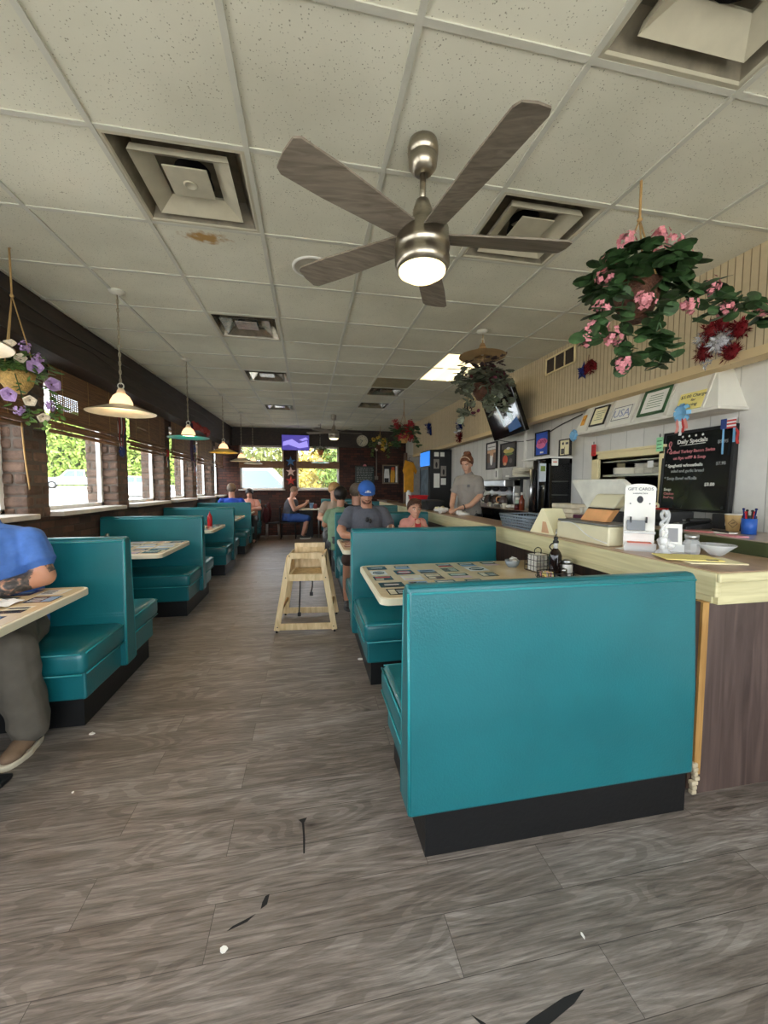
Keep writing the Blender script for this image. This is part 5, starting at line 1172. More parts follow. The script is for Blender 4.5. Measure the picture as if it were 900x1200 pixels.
b = MB(); b.box(-.05, .12, -.14, .16, .0, .03, .008); b.box(.0, .05, -.05, .05, .03, .21, .008); b.build('stand', MBLACK, t)
b = MB(); b.box(-.12, -.03, -.15, .05, .10, .19, .012); b.box(-.1, -.05, -.1, 0, 0, .1); b.build('card_reader', MBLACK, t)
# triangular cream table sign
t = thing('tent_sign', 'cream triangular tent sign left of the cash register', 'sign', (1.96, 2.92, Z0), rad(6)); b = MB(); b.prism([(-.16, 0), (.14, 0), (.0, .205), (-.03, .205)], 'x', -.09, .09, .003); b.build('tent_body', CREAMP, t)
b = MB(); b.T = Matrix.Translation((0, 0, 0)); b.face([(-.092, -.10, .01), (-.092, -.01, .01), (-.092, -.02, .10), (-.092, -.06, .10)]); b.build('tan_print', PT, t)
# grey basket
t = thing('plastic_basket', 'grey slatted plastic basket on the serving counter', 'basket', (2.02, 3.32, Z0)); b = MB()
p0, p1 = (.15, .26), (.17, .29); n = 4
def ringrect(z, k): a = .14 + .02 * k; c = .25 + .03 * k; return [(-a, -c, z), (a, -c, z), (a, c, z), (-a, c, z)]
b.box(-.14, .14, -.25, .25, 0, .006)
for j in range(5): z = .004 + j * .028; b.tube(ringrect(z, j / 4), .006 if j < 4 else .009, 5, True)
for j in range(21):
    u = -1 + 2 * j / 20
    for s in (-1, 1):
        b.tube([(s * .14, u * .25, .004), (s * .16, u * .28, .116)], .004, 4)
        if j % 2 == 0: b.tube([(u * .14, s * .25, .004), (u * .16, s * .28, .116)], .004, 4)
b.build('basket_body', S('basket_grey_blue', 130, 142, 152, .5), t)
# gift card rack
t = thing('gift_card_rack', 'tall white arched gift card display stand on the counter', 'display stand', (1.985, 2.06, Z0), rad(-38))
b = MB(); arch = [(-.08, 0), (.08, 0), (.08, .375)] + [(.08 * math.cos(a), .375 + .026 * math.sin(a)) for a in [PI * k / 10 for k in range(1, 10)]] + [(-.08, .375)]
b.prism(arch, 'y', -.008, .008, .002); b.build('back_board', PAPER, t)
b = MB(); b.prism([(-.10, 0), (0, 0), (0, .012), (-.10, .05)], 'x', -.08, .08); b.box(-.08, .08, -.05, -.008, .10, .115); b.build('card_tray', PLGLASS, t)
b = MB(); b.text('GIFT CARDS', .024, face_ny(0, -.0095, .368)); b.text('available here', .014, face_ny(0, -.0095, .343)); b.build('lettering', INK, t)
b = MB(); b.ball((0, -.010, .305), (.016, .004, .022), 12, 8); b.build('printed_emblem', INK, t)
for x in (-.05, .05): b = MB(); b.ball((x, -.01, .28), .004, 8, 6); b.build('screw_head', INK, t)
b = MB(); b.box(-.065, .03, -.03, -.012, .118, .18, .002); b.build('gift_card', S('card_silver', 120, 124, 128, .3), t)
b = MB(); b.box(-.06, .06, -.075, -.02, .035, .05); b.build('red_card', PR, t)
b = MB()
for x in (-.045, .035): b.box(x - .003, x + .003, -.04, -.008, .165, .2)
b.build('card_hook', MBLACK, t)
# glass figurine holder, menu cards, jar, bowl, menus
t = thing('glass_candle_holder', 'clear twisted glass ornament standing on the counter end', 'ornament', (1.985, 1.885, Z0)); b = MB()
b.lathe([(0, 0), (.04, 0), (.042, .012), (.02, .03), (.028, .06), (.034, .08), (.016, .1), (.0, .1)], seg=18)
b.tube(catmull([(.0, .0, .09), (.018, .0, .13), (-.012, .01, .17), (.016, 0, .21), (-.004, 0, .245), (-.022, 0, .225), (-.01, 0, .2)], 7), .0095, 8); b.tube(catmull([(.0, .02, .09), (-.018, .0, .14), (.02, .0, .18), (.03, 0, .22), (.018, 0, .245), (.004, 0, .225)], 7), .008, 8); b.ball((.02, -.03, .05), .02, 10, 8); b.ball((-.025, -.02, .045), .018, 10, 8); b.build('glass_body', GLASS, t)
t = thing('card_holder', 'clear stand of white printed cards beside the glass ornament', 'card holder', (2.09, 1.93, Z0), rad(-35)); b = MB(); b.T = Matrix.Rotation(rad(-8), 4, 'X'); b.box(-.05, .05, -.004, .004, .004, .165); b.build('card', PAPER, t)
b = MB(); b.T = Matrix.Rotation(rad(-8), 4, 'X'); rr = random.Random(9)
b.box(-.02, .03, -.0052, -.004, .06, .14); b.box(-.04, .04, -.0052, -.004, .03, .036); b.box(-.04, .03, -.0052, -.004, .018, .024); b.build('printed_drawing', S('ink_pale', 150, 150, 152, .8), t)
b = MB(); b.box(-.055, .055, -.045, .03, 0, .006); b.box(-.055, .055, -.03, -.026, .006, .05); b.build('clear_stand', PLGLASS, t)
t = thing('glass_jar', 'small clear faceted jar with a metal cap on the counter end', 'jar', (2.16, 1.87, Z0)); b = MB(); b.lathe([(0, 0), (.04, 0), (.044, .02), (.044, .06), (.03, .08), (.03, .085), (0, .085)], seg=10, smooth=False); b.build('glass_body', GLASS, t); b = MB(); b.lathe([(.033, .083), (.034, .11), (.0, .112)], seg=20); b.build('metal_cap', STEEL, t)
t = thing('glass_bowl', 'wide clear glass bowl right of the small jar', 'bowl', (2.235, 1.79, Z0)); b = MB(); b.lathe([(0, 0), (.035, 0), (.04, .01), (.09, .06), (.086, .06), (.036, .014), (0, .01)], seg=26); b.build('bowl_body', GLASS, t); b = MB(); b.lathe([(.088, .056), (.09, .062), (.084, .062)], seg=26, cap=False); b.build('rim', PLGLASS, t)
for k, (lb, m, x, y, a) in enumerate((('yellow menu folder lying at the counter end', YELP, 1.97, 1.73, -24), ('cream menu sheet under the yellow folder', CREAMP, 2.02, 1.66, -18))):
    t = thing('menu_folder', lb, 'menu', (x, y, Z0 + (.006 if k == 0 else .0)), rad(a)); b = MB(); b.box(-.13, .13, -.09, .09, 0, .005, .001); b.build('cover', m, t)
    if k == 0: b = MB(); b.box(.05, .10, -.092, -.078, .0045, .0075); b.build('black_clip', MBLACK, t)
t = thing('paper_slip', 'white paper slip by the foot of the gift card stand', 'paper', (1.93, 2.10, Z0), .3); b = MB(); b.box(-.05, .05, -.03, .03, 0, .002); b.build('sheet', PAPER, t)
# far end of the counter: rolled napkins and small things the waitress handles
rr = random.Random(2)
for k, (x, y, lb) in enumerate(((1.90, 5.35, 'heap of white napkins before the waitress, left part'), (2.02, 5.25, 'rolled white napkin under the hand of the waitress'), (2.0, 5.75, 'heap of cream napkins at the left of the waitress'), (2.05, 4.95, 'single white napkin roll right of the waitress'))):
    t = thing('napkin_roll', lb, 'napkin', (x, y, Z0), rr.uniform(0, 3)); b = MB()
    for q in range(5 if k in (0, 2) else 2): b.cyl((rr.uniform(-.12, .0), rr.uniform(-.1, .1), .022 + .01 * q), (rr.uniform(.05, .14), rr.uniform(-.1, .1), .022 + .01 * q), .018, .02, 8)
    b.build('cloth', [PAPER, PAPER, CREAMP, PAPER][k], t)
t = thing('napkin_dispenser', 'small black and steel napkin dispenser on the booth table by the child', 'dispenser', (1.70, 4.55, TZ)); b = MB(); b.box(-.05, .05, -.07, .07, 0, .13, .01); b.build('body', MBLACK, t); b = MB(); b.box(-.04, .04, -.074, -.069, .02, .11); b.build('steel_face', STEEL, t)
t = thing('condiment_rack', 'wire rack of bottles on the table beside the child', 'condiment rack', (1.56, 4.5, TZ)); b = MB()
for z in (.02, .07): b.tube([(-.07, -.06, z), (.07, -.06, z), (.07, .06, z), (-.07, .06, z)], .003, 5, True)
b.tube([(0, 0, 0), (0, 0, .17)], .003, 5); b.build('wire_frame', MBLACK, t)
shaker('salt shaker in the rack beside the child', (1.53, 4.52, TZ), SALT, .12); shaker('dark pepper shaker in the rack beside the child', (1.59, 4.52, TZ), PEPP, .12)
t = thing('paper_cup', 'grey blue tumbler on the table to the right of the child', 'cup', (1.42, 4.42, TZ)); b = MB(); b.lathe([(0, 0), (.03, 0), (.04, .13), (.037, .13), (.028, .006), (0, .006)], seg=18); b.build('cup_body', S('smoke_blue', 84, 96, 116, .3), t)
# things on the booth table by the man with the cap
t = thing('dinner_plate', 'plate of food with toast in front of the man in the blue cap', 'plate', (.62, 4.15, TZ)); b = MB(); b.lathe([(0, 0), (.07, 0), (.13, .016), (.128, .02), (.07, .006), (0, .006)], seg=28); b.build('plate', PORC, t)
b = MB(); rr = random.Random(2)
for k in range(7): b.ball((rr.uniform(-.05, .05), rr.uniform(-.05, .05), .016), (.025, .02, .012), 8, 6)
b.build('food', S('toast_brown', 196, 150, 84, .8, var=.3, scale=40), t)
t = thing('dinner_plate', 'white plate with a napkin farther in before the man in the blue cap', 'plate', (.66, 4.50, TZ)); b = MB(); b.lathe([(0, 0), (.07, 0), (.12, .016), (.118, .02), (.07, .006), (0, .006)], seg=28); b.build('plate', PORC, t); b = MB(); b.box(-.08, .06, -.05, .06, .02, .03, .004); b.build('napkin', LBLUE, t)
for k, x in enumerate((.86, .95, 1.04)):
    t = thing('drinking_glass', ['blue tumbler, left of three before the man in the blue cap', 'blue tumbler, middle of three before the man in the blue cap', 'blue tumbler, right of three before the man in the blue cap'][k], 'glass', (x, 4.36 + .03 * (k % 2), TZ), 0, 'blue tumblers on the booth table'); b = MB(); b.lathe([(0, 0), (.03, 0), (.038, .14), (.035, .14), (.027, .008), (0, .008)], seg=18); b.build('tumbler', mat('blue_tumbler', (.12, .25, .62, 1), .1, trans=.5, var=.05), t)
    b = MB(); b.cyl((.0, 0, .01), (.03 - .03 * k, .01, .2), .004, seg=6); b.build('straw', WHITE, t)

# ------------------------------------------------------------------ things on and over the back counter
Zb = 1.15
t = thing('paper_cup', 'tan paper cup with a diamond logo on the back counter', 'cup', (2.86, 2.19, Zb)); b = MB(); b.lathe([(0, 0), (.034, 0), (.046, .115), (.043, .115), (.032, .004), (0, .004)], seg=24); b.build('cup_body', S('kraft_tan', 206, 172, 116, .7), t); b = MB(); b.lathe([(.046, .112), (.0485, .115), (.046, .118), (.043, .115)], seg=24, cap=False); b.build('rim', PAPER, t)
b = MB(); rot = math.atan2(-2.19, -2.86); b.T = Matrix.Rotation(rot, 4, 'Z') @ Matrix.Translation((.0405, 0, .055)) @ Matrix.Rotation(rad(5), 4, 'Y')
for i in range(4):
    a, c = i * PI / 2, (i + 1) * PI / 2; p, q = Vector((.0015, .024 * math.cos(a), .028 * math.sin(a))), Vector((.0015, .024 * math.cos(c), .028 * math.sin(c))); b.tube([p, q], .0018, 4)
b.tube([(.002, -.01, 0), (.002, .01, .006)], .003, 4); b.build('diamond_logo', PB, t)
t = thing('telephone', 'black desk telephone on the back counter', 'telephone', (2.74, 2.42, Zb), rad(-10)); b = MB(); b.prism([(-.09, 0), (.10, 0), (.10, .05), (-.09, .02)], 'y', -.11, .11, .006); b.build('base', MBLACK, t)
b = MB(); b.box(-.06, .10, -.11, -.06, .05, .078, .012); b.build('handset', MBLACK, t); b = MB(); b.box(.03, .09, -.02, .08, .05, .056); b.build('display_pad', PAPER, t)
b = MB()
for i in range(4):
    for j in range(3): b.box(-.06 + i * .022, -.046 + i * .022, -.03 + j * .03, -.012 + j * .03, .03 + i * .005, .036 + i * .005)
b.build('keypad', GREY, t)
t = thing('printer_box', 'long dark grey flat machine in front of the chalkboard', 'machine', (2.78, 2.72, Zb)); b = MB(); b.box(-.12, .12, -.22, .28, 0, .115, .012); b.build('case', DGREY, t); b = MB(); b.box(-.127, -.12, -.20, .26, .03, .055); b.build('slot', MBLACK, t); b = MB(); b.box(-.20, -.13, -.12, .2, .0, .05, .006); b.build('drawer_front', GREY, t)
t = thing('round_badge', 'round cream badge with red ribbon leaning on the chalkboard foot', 'badge', (2.86, 2.80, Zb + .115)); b = MB(); b.lathe([(0, 0), (.03, 0), (.03, .006), (0, .006)], seg=22, M=Matrix.Translation((0, 0, .028)) @ Matrix.Rotation(rad(-90), 4, 'Y')); b.build('disc', CREAMP, t); b = MB(); b.box(-.014, -.004, -.12, .0, .0, .014); b.build('ribbon', RED, t); b = MB(); b.box(-.012, -.006, -.012, .012, .02, .036); b.build('print', INKR, t)
t = thing('pen_cup', 'bright blue cup of pens at the right edge', 'pen cup', (2.78, 2.03, Zb)); b = MB(); b.lathe([(0, 0), (.038, 0), (.04, .1), (.037, .1), (.035, .005), (0, .005)], seg=22); b.build('cup', BLUE, t)
for k in range(6): b = MB(); a = k * 1.05; b.cyl((.014 * math.cos(a), .014 * math.sin(a), .01), (.03 * math.cos(a), .03 * math.sin(a), .135 + .01 * (k % 3)), .005, seg=6); b.ball((.03 * math.cos(a), .03 * math.sin(a), .14 + .01 * (k % 3)), .008, 8, 6); b.build('pen', [RED, MBLACK, TBLUE][k % 3], t)
t = thing('dark_binder', 'dark box leaning by the wall behind the paper cup', 'box', (2.93, 2.25, Zb)); b = MB(); b.box(-.03, .03, -.14, .12, 0, .11, .008); b.build('case', DGREY, t); b = MB(); b.box(-.034, -.028, -.06, .02, .03, .08); b.build('paper_label', PAPER, t)
t = thing('card_stack', 'small stack of white cards with a grey logo near the blue pen cup', 'cards', (2.84, 2.09, Zb), rad(-12)); b = MB(); b.T = Matrix.Rotation(rad(10), 4, 'Y'); b.box(-.006, .006, -.035, .035, 0, .085, .002); b.build('card', PAPER, t); b = MB(); b.T = Matrix.Rotation(rad(10), 4, 'Y'); b.box(-.0075, -.006, -.02, .02, .03, .06); b.build('print', PG, t)
for k, (x, y, m, lb, a) in enumerate(((2.60, 2.20, S('pink_slip', 226, 140, 140, .7), 'pink order slip on the back counter edge', 12), (2.56, 1.96, S('pink_pad', 222, 150, 160, .7), 'pink pad near the right photo edge', -10), (2.68, 2.12, PAPER, 'white pad with a dark pen before the paper cup', 5))):
    t = thing('order_pad', lb, 'paper', (x, y, Zb), rad(a)); b = MB(); b.box(-.04, .04, -.07, .07, 0, .006, .001); b.build('pad', m, t)
    if k == 2: b = MB(); b.cyl((-.03, -.06, .011), (.02, .07, .011), .005, seg=8); b.build('pen', MBLACK, t)
# black cabinet / cold display with dispenser
t = thing('display_cabinet', 'tall black glass fronted display cabinet under the blue sign', 'cabinet', (2.855, 4.22, Zb)); b = MB(); w, h, d = .14, .63, .14
b.box(-w, -w + .03, -d, d, 0, h); b.box(w - .03, w, -d, d, 0, h); b.box(-w, w, -d, d, h - .06, h); b.box(-w, w, -d, d, 0, .06); b.box(-w, w, d - .02, d, 0, h); b.build('cabinet_body', GBLACK, t)
for z in (.20, .36): b = MB(); b.box(-w + .03, w - .03, -d + .02, d - .02, z, z + .012); b.build('shelf', GREY, t)
b = MB(); b.box(-w + .03, w - .03, -d, -d + .006, .06, h - .06); b.build('glass_door', mat('smoked_glass', (.02, .02, .02, 1), .06, alpha=.3, var=0), t)
b = MB(); b.box(-.12, -.04, -d - .004, -d, h - .085, h - .01); b.build('paper_label', PAPER, t); b = MB(); b.box(-.105, -.055, -d - .0055, -d - .004, h - .05, h - .038); b.build('printed_lines', PR, t)
b = MB(); b.box(-w - .02, w, -d - .01, d + .3, h, h + .018); b.build('top_shelf', WHITE, t)
t = thing('drink_dispenser', 'black and silver tall drink dispenser left of the display cabinet', 'dispenser', (2.655, 4.19, Zb)); b = MB(); b.box(-.05, .05, -.06, .06, .0, .61, .01); b.build('case', GBLACK, t); b = MB(); b.box(-.04, .04, -.066, -.06, .36, .57); b.build('label_panel', S('dispenser_label', 206, 214, 220, .4), t); b = MB(); b.box(-.03, .03, -.068, -.066, .48, .54); b.build('print', PGN, t); b = MB(); b.cyl((0, -.09, .31), (0, -.06, .31), .012); b.cyl((0, -.09, .31), (0, -.09, .25), .01); b.build('tap', STEEL, t)  # the pale panel is a printed label, it does not glow
b = MB(); b.cyl((-.09, .02, 0), (-.09, .02, .5), .022, .018, 14); b.build('silver_column', STEEL, t)
t = thing('foam_box_stack', 'pale stack of foam boxes before the black display cabinet', 'boxes', (2.58, 3.55, Zb))
for k in range(3): b = MB(); b.box(-.08, .09, -.16, .16, k * .045, k * .045 + .042, .008); b.build('box', S('cream_foam', 230, 218, 190, .7), t)
t = thing('egg_tray', 'row of white cups on a purple tray behind the tent sign', 'tray', (2.62, 3.30, Zb)); b = MB(); b.box(-.10, .08, -.14, .16, 0, .035, .006); b.build('tray', S('purple_tray', 96, 44, 70, .5), t)
for k in range(4): b = MB(); b.lathe([(0, 0), (.024, 0), (.03, .07), (0, .07)], (.0, -.1 + k * .065, .036), 12); b.build('cup', PORC, t)
t = thing('bread_basket', 'shallow basket of pale rolls beside the foam boxes', 'basket', (2.58, 3.83, Zb)); b = MB(); b.lathe([(0, 0), (.07, 0), (.1, .03), (.095, .03), (.06, .006), (0, .006)], seg=22); b.build('basket', WICK, t)
b = MB(); rr = random.Random(4)
for k in range(9): b.ball((rr.uniform(-.055, .055), rr.uniform(-.055, .055), .035 + rr.uniform(0, .015)), (.028, .024, .018), 10, 7)
b.build('rolls', S('bread_roll', 226, 200, 150, .8), t)
# coffee station
t = thing('coffee_machine', 'stainless steel coffee brewer with pots below the food posters', 'coffee machine', (2.84, 5.45, Zb)); b = MB(); b.box(-.02, .14, -.38, .38, 0, .40, .01); b.box(-.16, .14, -.38, .38, .30, .40, .012); b.box(-.17, .14, -.38, .38, 0, .05, .008); b.build('brewer_body', STEEL, t)
for k in range(3):
    b = MB(); y = -.24 + k * .24; b.lathe([(0, 0), (.055, 0), (.068, .03), (.06, .08), (.035, .11), (.04, .13), (0, .13)], (-.10, y, .052), 18); p = b.build('coffee_pot', mat('pot_glass', (.10, .07, .06, 1), .06, var=.1), t)
    b = MB(); b.tube(catmull([(-.13, y, .16), (-.20, y, .15), (-.20, y, .09), (-.16, y, .08)], 5), .008, 6); b.build('pot_handle', MBLACK if k else ORANGE, p); b = MB(); b.lathe([(.042, .178), (.042, .19), (0, .192)], (-.10, y, 0), 16); b.build('pot_lid', WHITE if k != 1 else STEEL, p)
b = MB()
for k in range(3): b.lathe([(.05, .30), (.06, .27), (.03, .235), (0, .235)], (-.10, -.24 + k * .24, 0), 16)
b.build('brew_funnel', MBLACK, t)
for k in range(7):
    b = MB(); x = 2.68 + .03 * (k % 3); y = 5.9 - k * .14; b.lathe([(0, 0), (.028, 0), (.036, .07), (.032, .07), (.026, .006), (0, .006)], (x, y - .0, Zb), 14); b.tube(catmull([(x - .034, y, Zb + .055), (x - .055, y, Zb + .045), (x - .05, y, Zb + .02), (x - .03, y, Zb + .015)], 4), .005, 5); tag(b.build('coffee_mug', PORC), 'white mug standing before the coffee brewer', 'mug', 'white mugs before the brewer')
t = thing('cloth_heap', 'heap of white cloths on the dark counter edge', 'towels', (2.72, 4.92, Zb)); b = MB(); rr = random.Random(6)
for k in range(7): b.ball((rr.uniform(-.04, .05), rr.uniform(-.13, .13), .02 + rr.uniform(0, .03)), (.05, .06, .025), 10, 7)
b.build('cloth', PAPER, t)
t = thing('paper_towel_dispenser', 'grey metal towel dispenser under the burger poster', 'dispenser', (2.955, 5.42, 1.63)); b = MB(); b.box(-.05, .04, -.13, .16, -.10, .10, .008); b.build('case', S('dispenser_grey', 178, 174, 168, .4), t); b = MB(); b.box(-.054, -.048, -.06, .04, -.03, -.01); b.build('paper_slot', PAPER, t)
t = thing('soap_dispenser', 'white soap dispenser left of the towel dispenser', 'dispenser', (2.955, 5.78, 1.64)); b = MB(); b.box(-.05, .04, -.05, .05, -.09, .10, .014); b.build('case', WHITE, t); b = MB(); b.box(-.054, -.048, -.02, .0, -.04, .06); b.build('window', MBLACK, t)
t = thing('plate_pack', 'white wrapped pack of paper plates leaning above the brewer', 'plates', (2.86, 4.93, 1.64), 0); b = MB()
for k in range(8): b.lathe([(0, -.006), (.11, -.008), (.13, .0), (.13, .004), (0, .002)], seg=24, M=Matrix.Translation((0, 0, -.05 + k * .017)) @ Matrix.Rotation(rad(6 * math.sin(k)), 4, 'X'))
b.build('plates', PORC, t); b = MB(); b.box(-.12, .13, -.14, .14, -.085, -.06, .006); b.build('shelf', DGREY, t)
b = MB(); b.cyl((0, 0, -.49), (0, 0, -.085), .02, seg=10); b.build('shelf_post', DGREY, t)
t = thing('condiment_bottle', 'brown sauce bottle among the jars left of the dispenser', 'bottle', (2.70, 4.64, Zb)); b = MB(); b.lathe([(0, 0), (.035, 0), (.035, .13), (.015, .17), (.014, .2), (0, .2)], seg=16); b.build('bottle_body', S('sauce_brown', 130, 60, 40, .25), t); b = MB(); b.lathe([(.016, .195), (.016, .23), (0, .23)], seg=12); b.build('cap', WHITE, t)
for k, (x, y, r, h, m, lb) in enumerate(((2.72, 4.76, .04, .16, S('pale_green_jar', 170, 190, 170, .3), 'pale green jar beside the sauce bottle'), (2.74, 4.84, .035, .22, S('grey_canister', 150, 150, 150, .3), 'grey canister beside the pale green jar'), (2.68, 4.72, .035, .08, S('dark_red_tub', 90, 20, 28, .3), 'dark red tub before the pale green jar'))):
    t = thing('storage_jar', lb, 'jar', (x, y, Zb)); b = MB(); b.lathe([(0, 0), (r, 0), (r * 1.05, h * .4), (r, h * .82), (0, h * .82)], seg=16); b.build('jar_body', m, t); b = MB(); b.lathe([(r * .9, h * .8), (r * .9, h), (0, h)], seg=16); b.build('lid', WHITE if k < 2 else MBLACK, t)
# fridge, shirt, bins
t = thing('drinks_fridge', 'tall black glass door drinks fridge with a bright blue header', 'fridge', (2.78, 8.35, .2)); b = MB(); b.box(-.26, .22, -.36, .36, 0, 2.03, .01); b.build('fridge_body', MBLACK, t)
b = MB(); b.box(-.275, -.258, -.34, .34, 1.70, 2.0, .004); b.build('blue_header', emit('fridge_header_blue', srgb(40, 124, 222), .6), t)
b = MB(); b.box(-.268, -.262, -.30, .30, .15, 1.62); b.build('glass_door', S('fridge_glass_grey', 96, 110, 118, .12, var=.3, scale=5), t)
b = MB()
for (a, c, d, e) in ((-.34, .34, 1.62, 1.67), (-.34, .34, .1, .15), (-.34, -.30, .1, 1.67), (.30, .34, .1, 1.67)): b.box(-.28, -.26, a, c, d, e)
b.build('door_frame', MBLACK, t); b = MB(); b.tube([(-.30, .28, .7), (-.30, .28, 1.2)], .012, 6); b.build('door_handle', STEEL, t)
for k, (x, z, w, h, lb) in enumerate(((2.66, 2.13, .10, .09, 'small white notice at the top left of the black fridge side'), (2.79, 2.13, .09, .09, 'small white notice at the top right of the black fridge side'), (2.66, 1.93, .12, .2, 'photo print on the black fridge side under the notices'), (2.82, 1.78, .12, .22, 'photo print with a dark figure low on the black fridge side'), (2.67, 1.58, .13, .30, 'long white paper list on the black fridge side'), (2.82, 1.56, .11, .14, 'square white note beside the long list on the fridge side'))):
    t = thing('pinned_paper', lb, 'paper', (x, 7.99, z)); b = MB(); b.box(-w / 2, w / 2, -.003, .004, -h / 2, h / 2); b.build('sheet', PAPER if k not in (2, 3) else S('photo_grey', 140, 132, 124, .5), t)
    if k in (2, 3): b = MB(); b.ball((0, -.004, -.02), (.025, .002, .06), 10, 8); b.build('figure', PK, t)
t = thing('hanging_tshirt', 'golden yellow t-shirt hanging at the end of the brick wall', 't-shirt', (2.60, 10.06, 1.72)); b = MB(); b2 = bmesh.new()
SX = .8; outl = [(-.16, -.42), (.15, -.42), (.15, .14), (.23, .05), (.28, .14), (.14, .36), (.05, .38), (-.05, .38), (-.13, .36), (-.22, .14), (-.17, .06), (-.16, .12)]
b.prism([(x * SX, z) for x, z in outl], 'y', -.035, .035, .02, 2)
for v in b.bm.verts: v.co.y += .02 * math.sin(v.co.x * 40) * (1 if v.co.z < .2 else .3)
b.build('shirt_body', S('golden_yellow_cotton', 222, 156, 40, .8, var=.15), t); b = MB(); b.tube(catmull([(-.12, 0, .37), (0, 0, .42), (.12, 0, .37)], 4), .006, 5); b.tube(catmull([(0, 0, .42), (.0, .0, .47), (.02, .0, .49), (.035, .0, .47)], 4), .005, 5); b.build('hanger', MBLACK, t)
t = thing('plastic_bin', 'bright red plastic bin on the far end of the counter', 'bin', (2.0, 7.05, Z0)); b = MB(); b.prism([(-.11, 0), (.11, 0), (.15, .22), (-.15, .22)], 'y', -.13, .13, .008); b.build('bin_body', RED, t); b = MB(); b.box(-.16, .16, -.14, .14, .205, .225, .006); b.build('rim', RED, t)
t = thing('bus_tub', 'black bus tub in front of the red bin', 'tub', (2.0, 6.30, Z0)); b = MB(); b.prism([(-.10, 0), (.10, 0), (.14, .15), (-.14, .15)], 'y', -.22, .22, .008); b.build('tub_body', MBLACK, t); b = MB(); b.box(-.155, .155, -.25, .25, .14, .16, .008); b.build('rim', S('tub_brown_black', 50, 42, 36, .5), t)
t = thing('white_jug', 'tall white container at the left of the red bin', 'container', (1.93, 7.5, Z0)); b = MB(); b.box(-.04, .04, -.06, .06, 0, .28, .02); b.build('body', WHITE, t); b = MB(); b.cyl((0, 0, .27), (0, 0, .31), .025); b.build('cap', WHITE, t)
b = MB(); b.box(1.84, 2.12, 9.2, 10.6, 1.075, 1.10, .005); tag(b.build('serving_board', S('brown_board', 104, 78, 56, .5)), 'brown board at the far end of the serving counter', 'board')

# ------------------------------------------------------------------ high chair
t = thing('high_chair', 'pale wooden restaurant high chair standing in the aisle', 'high chair', (-.01, 4.19, 0), rad(-6))
def quadbar(b, p, q, wa, wb, ax):   # a straight rail with rectangular section
    p, q = Vector(p), Vector(q); d = (q - p).normalized(); u = Vector(ax); u = (u - d * u.dot(d)).normalized(); w = d.cross(u); b2 = bmesh.new()
    a = [b2.verts.new(p + u * (i * wa) + w * (j * wb)) for i, j in ((-1, -1), (1, -1), (1, 1), (-1, 1))]; c = [b2.verts.new(q + u * (i * wa) + w * (j * wb)) for i, j in ((-1, -1), (1, -1), (1, 1), (-1, 1))]
    b2.faces.new(a); b2.faces.new(c)
    for i in range(4): b2.faces.new([a[i], a[(i + 1) % 4], c[(i + 1) % 4], c[i]])
    bmesh.ops.recalc_face_normals(b2, faces=b2.faces[:]); bmesh.ops.bevel(b2, geom=b2.edges[:], offset=.004, segments=2, affect='EDGES'); b.add(b2)
fx, tx = .285, .165; fy, ty = .27, .20; ht = .78
leg = lambda sx, sy: ((sx * fx, sy * fy, .018), (sx * tx, sy * ty, ht - .04))
for sx in (-1, 1):
    for sy in (-1, 1):
        b = MB(); p, q = leg(sx, sy); quadbar(b, p, q, .028, .013, (1, 0, 0)); b.build('leg', PALEW, t)
for sy in (-1, 1):
    at = lambda z: (fx + (tx - fx) * z / (ht - .04), sy * (fy + (ty - fy) * z / (ht - .04)))
    for nm, z, wd in (('bottom_rail', .055, .032), ('seat_rail', .54, .034), ('top_rail', .755, .030)):
        x, y = at(z); b = MB(); quadbar(b, (-x, y, z), (x, y, z), wd, .012, (0, 0, 1)); b.build(nm, PALEW, t)
for sx in (-1, 1):
    at = lambda z: (sx * (fx + (tx - fx) * z / (ht - .04)), fy + (ty - fy) * z / (ht - .04))
    for nm, z, wd in (('side_stretcher', .20, .014), ('side_panel', .66, .10)):
        x, y = at(z); b = MB(); quadbar(b, (x, -y, z), (x, y, z), wd, .009, (0, 0, 1)); b.build(nm, PALEW if nm == 'side_panel' else HONEY, t)
b = MB(); b.box(-.16, .16, -.19, .20, .535, .552, .004); b.build('seat', PALEW, t)
b = MB(); b.T = Matrix.Translation((0, .20, .66)) @ Matrix.Rotation(rad(-6), 4, 'X'); b.box(-.165, .165, -.01, .01, -.1, .17, .006); b.build('backrest', PALEW, t)
for s, z0 in ((-.10, .10), (.03, .32)):
    b = MB(); b.tube(catmull([(s, .05, .535), (s + .01, .04, .4), (s - .005, .04, z0)], 5), .008, 5); b.box(s - .02, s + .015, .03, .055, z0 - .04, z0, .004); b.build('safety_strap', MBLACK, t)
b = MB()
for sx in (-1, 1):
    for sy in (-1, 1):
        for z in (.055, .54, .755): x = sx * (fx + (tx - fx) * z / (ht - .04)); y = sy * (fy + (ty - fy) * z / (ht - .04)); b.cyl((x, y - sy * .005, z), (x, y + sy * .016, z), .006, seg=8)
b.build('bolt', MBLACK, t)
b = MB()
for sx in (-1, 1):
    for sy in (-1, 1): b.cyl((sx * fx, sy * fy, 0), (sx * fx, sy * fy, .03), .012, seg=8)
b.build('foot_glide', MBLACK, t)
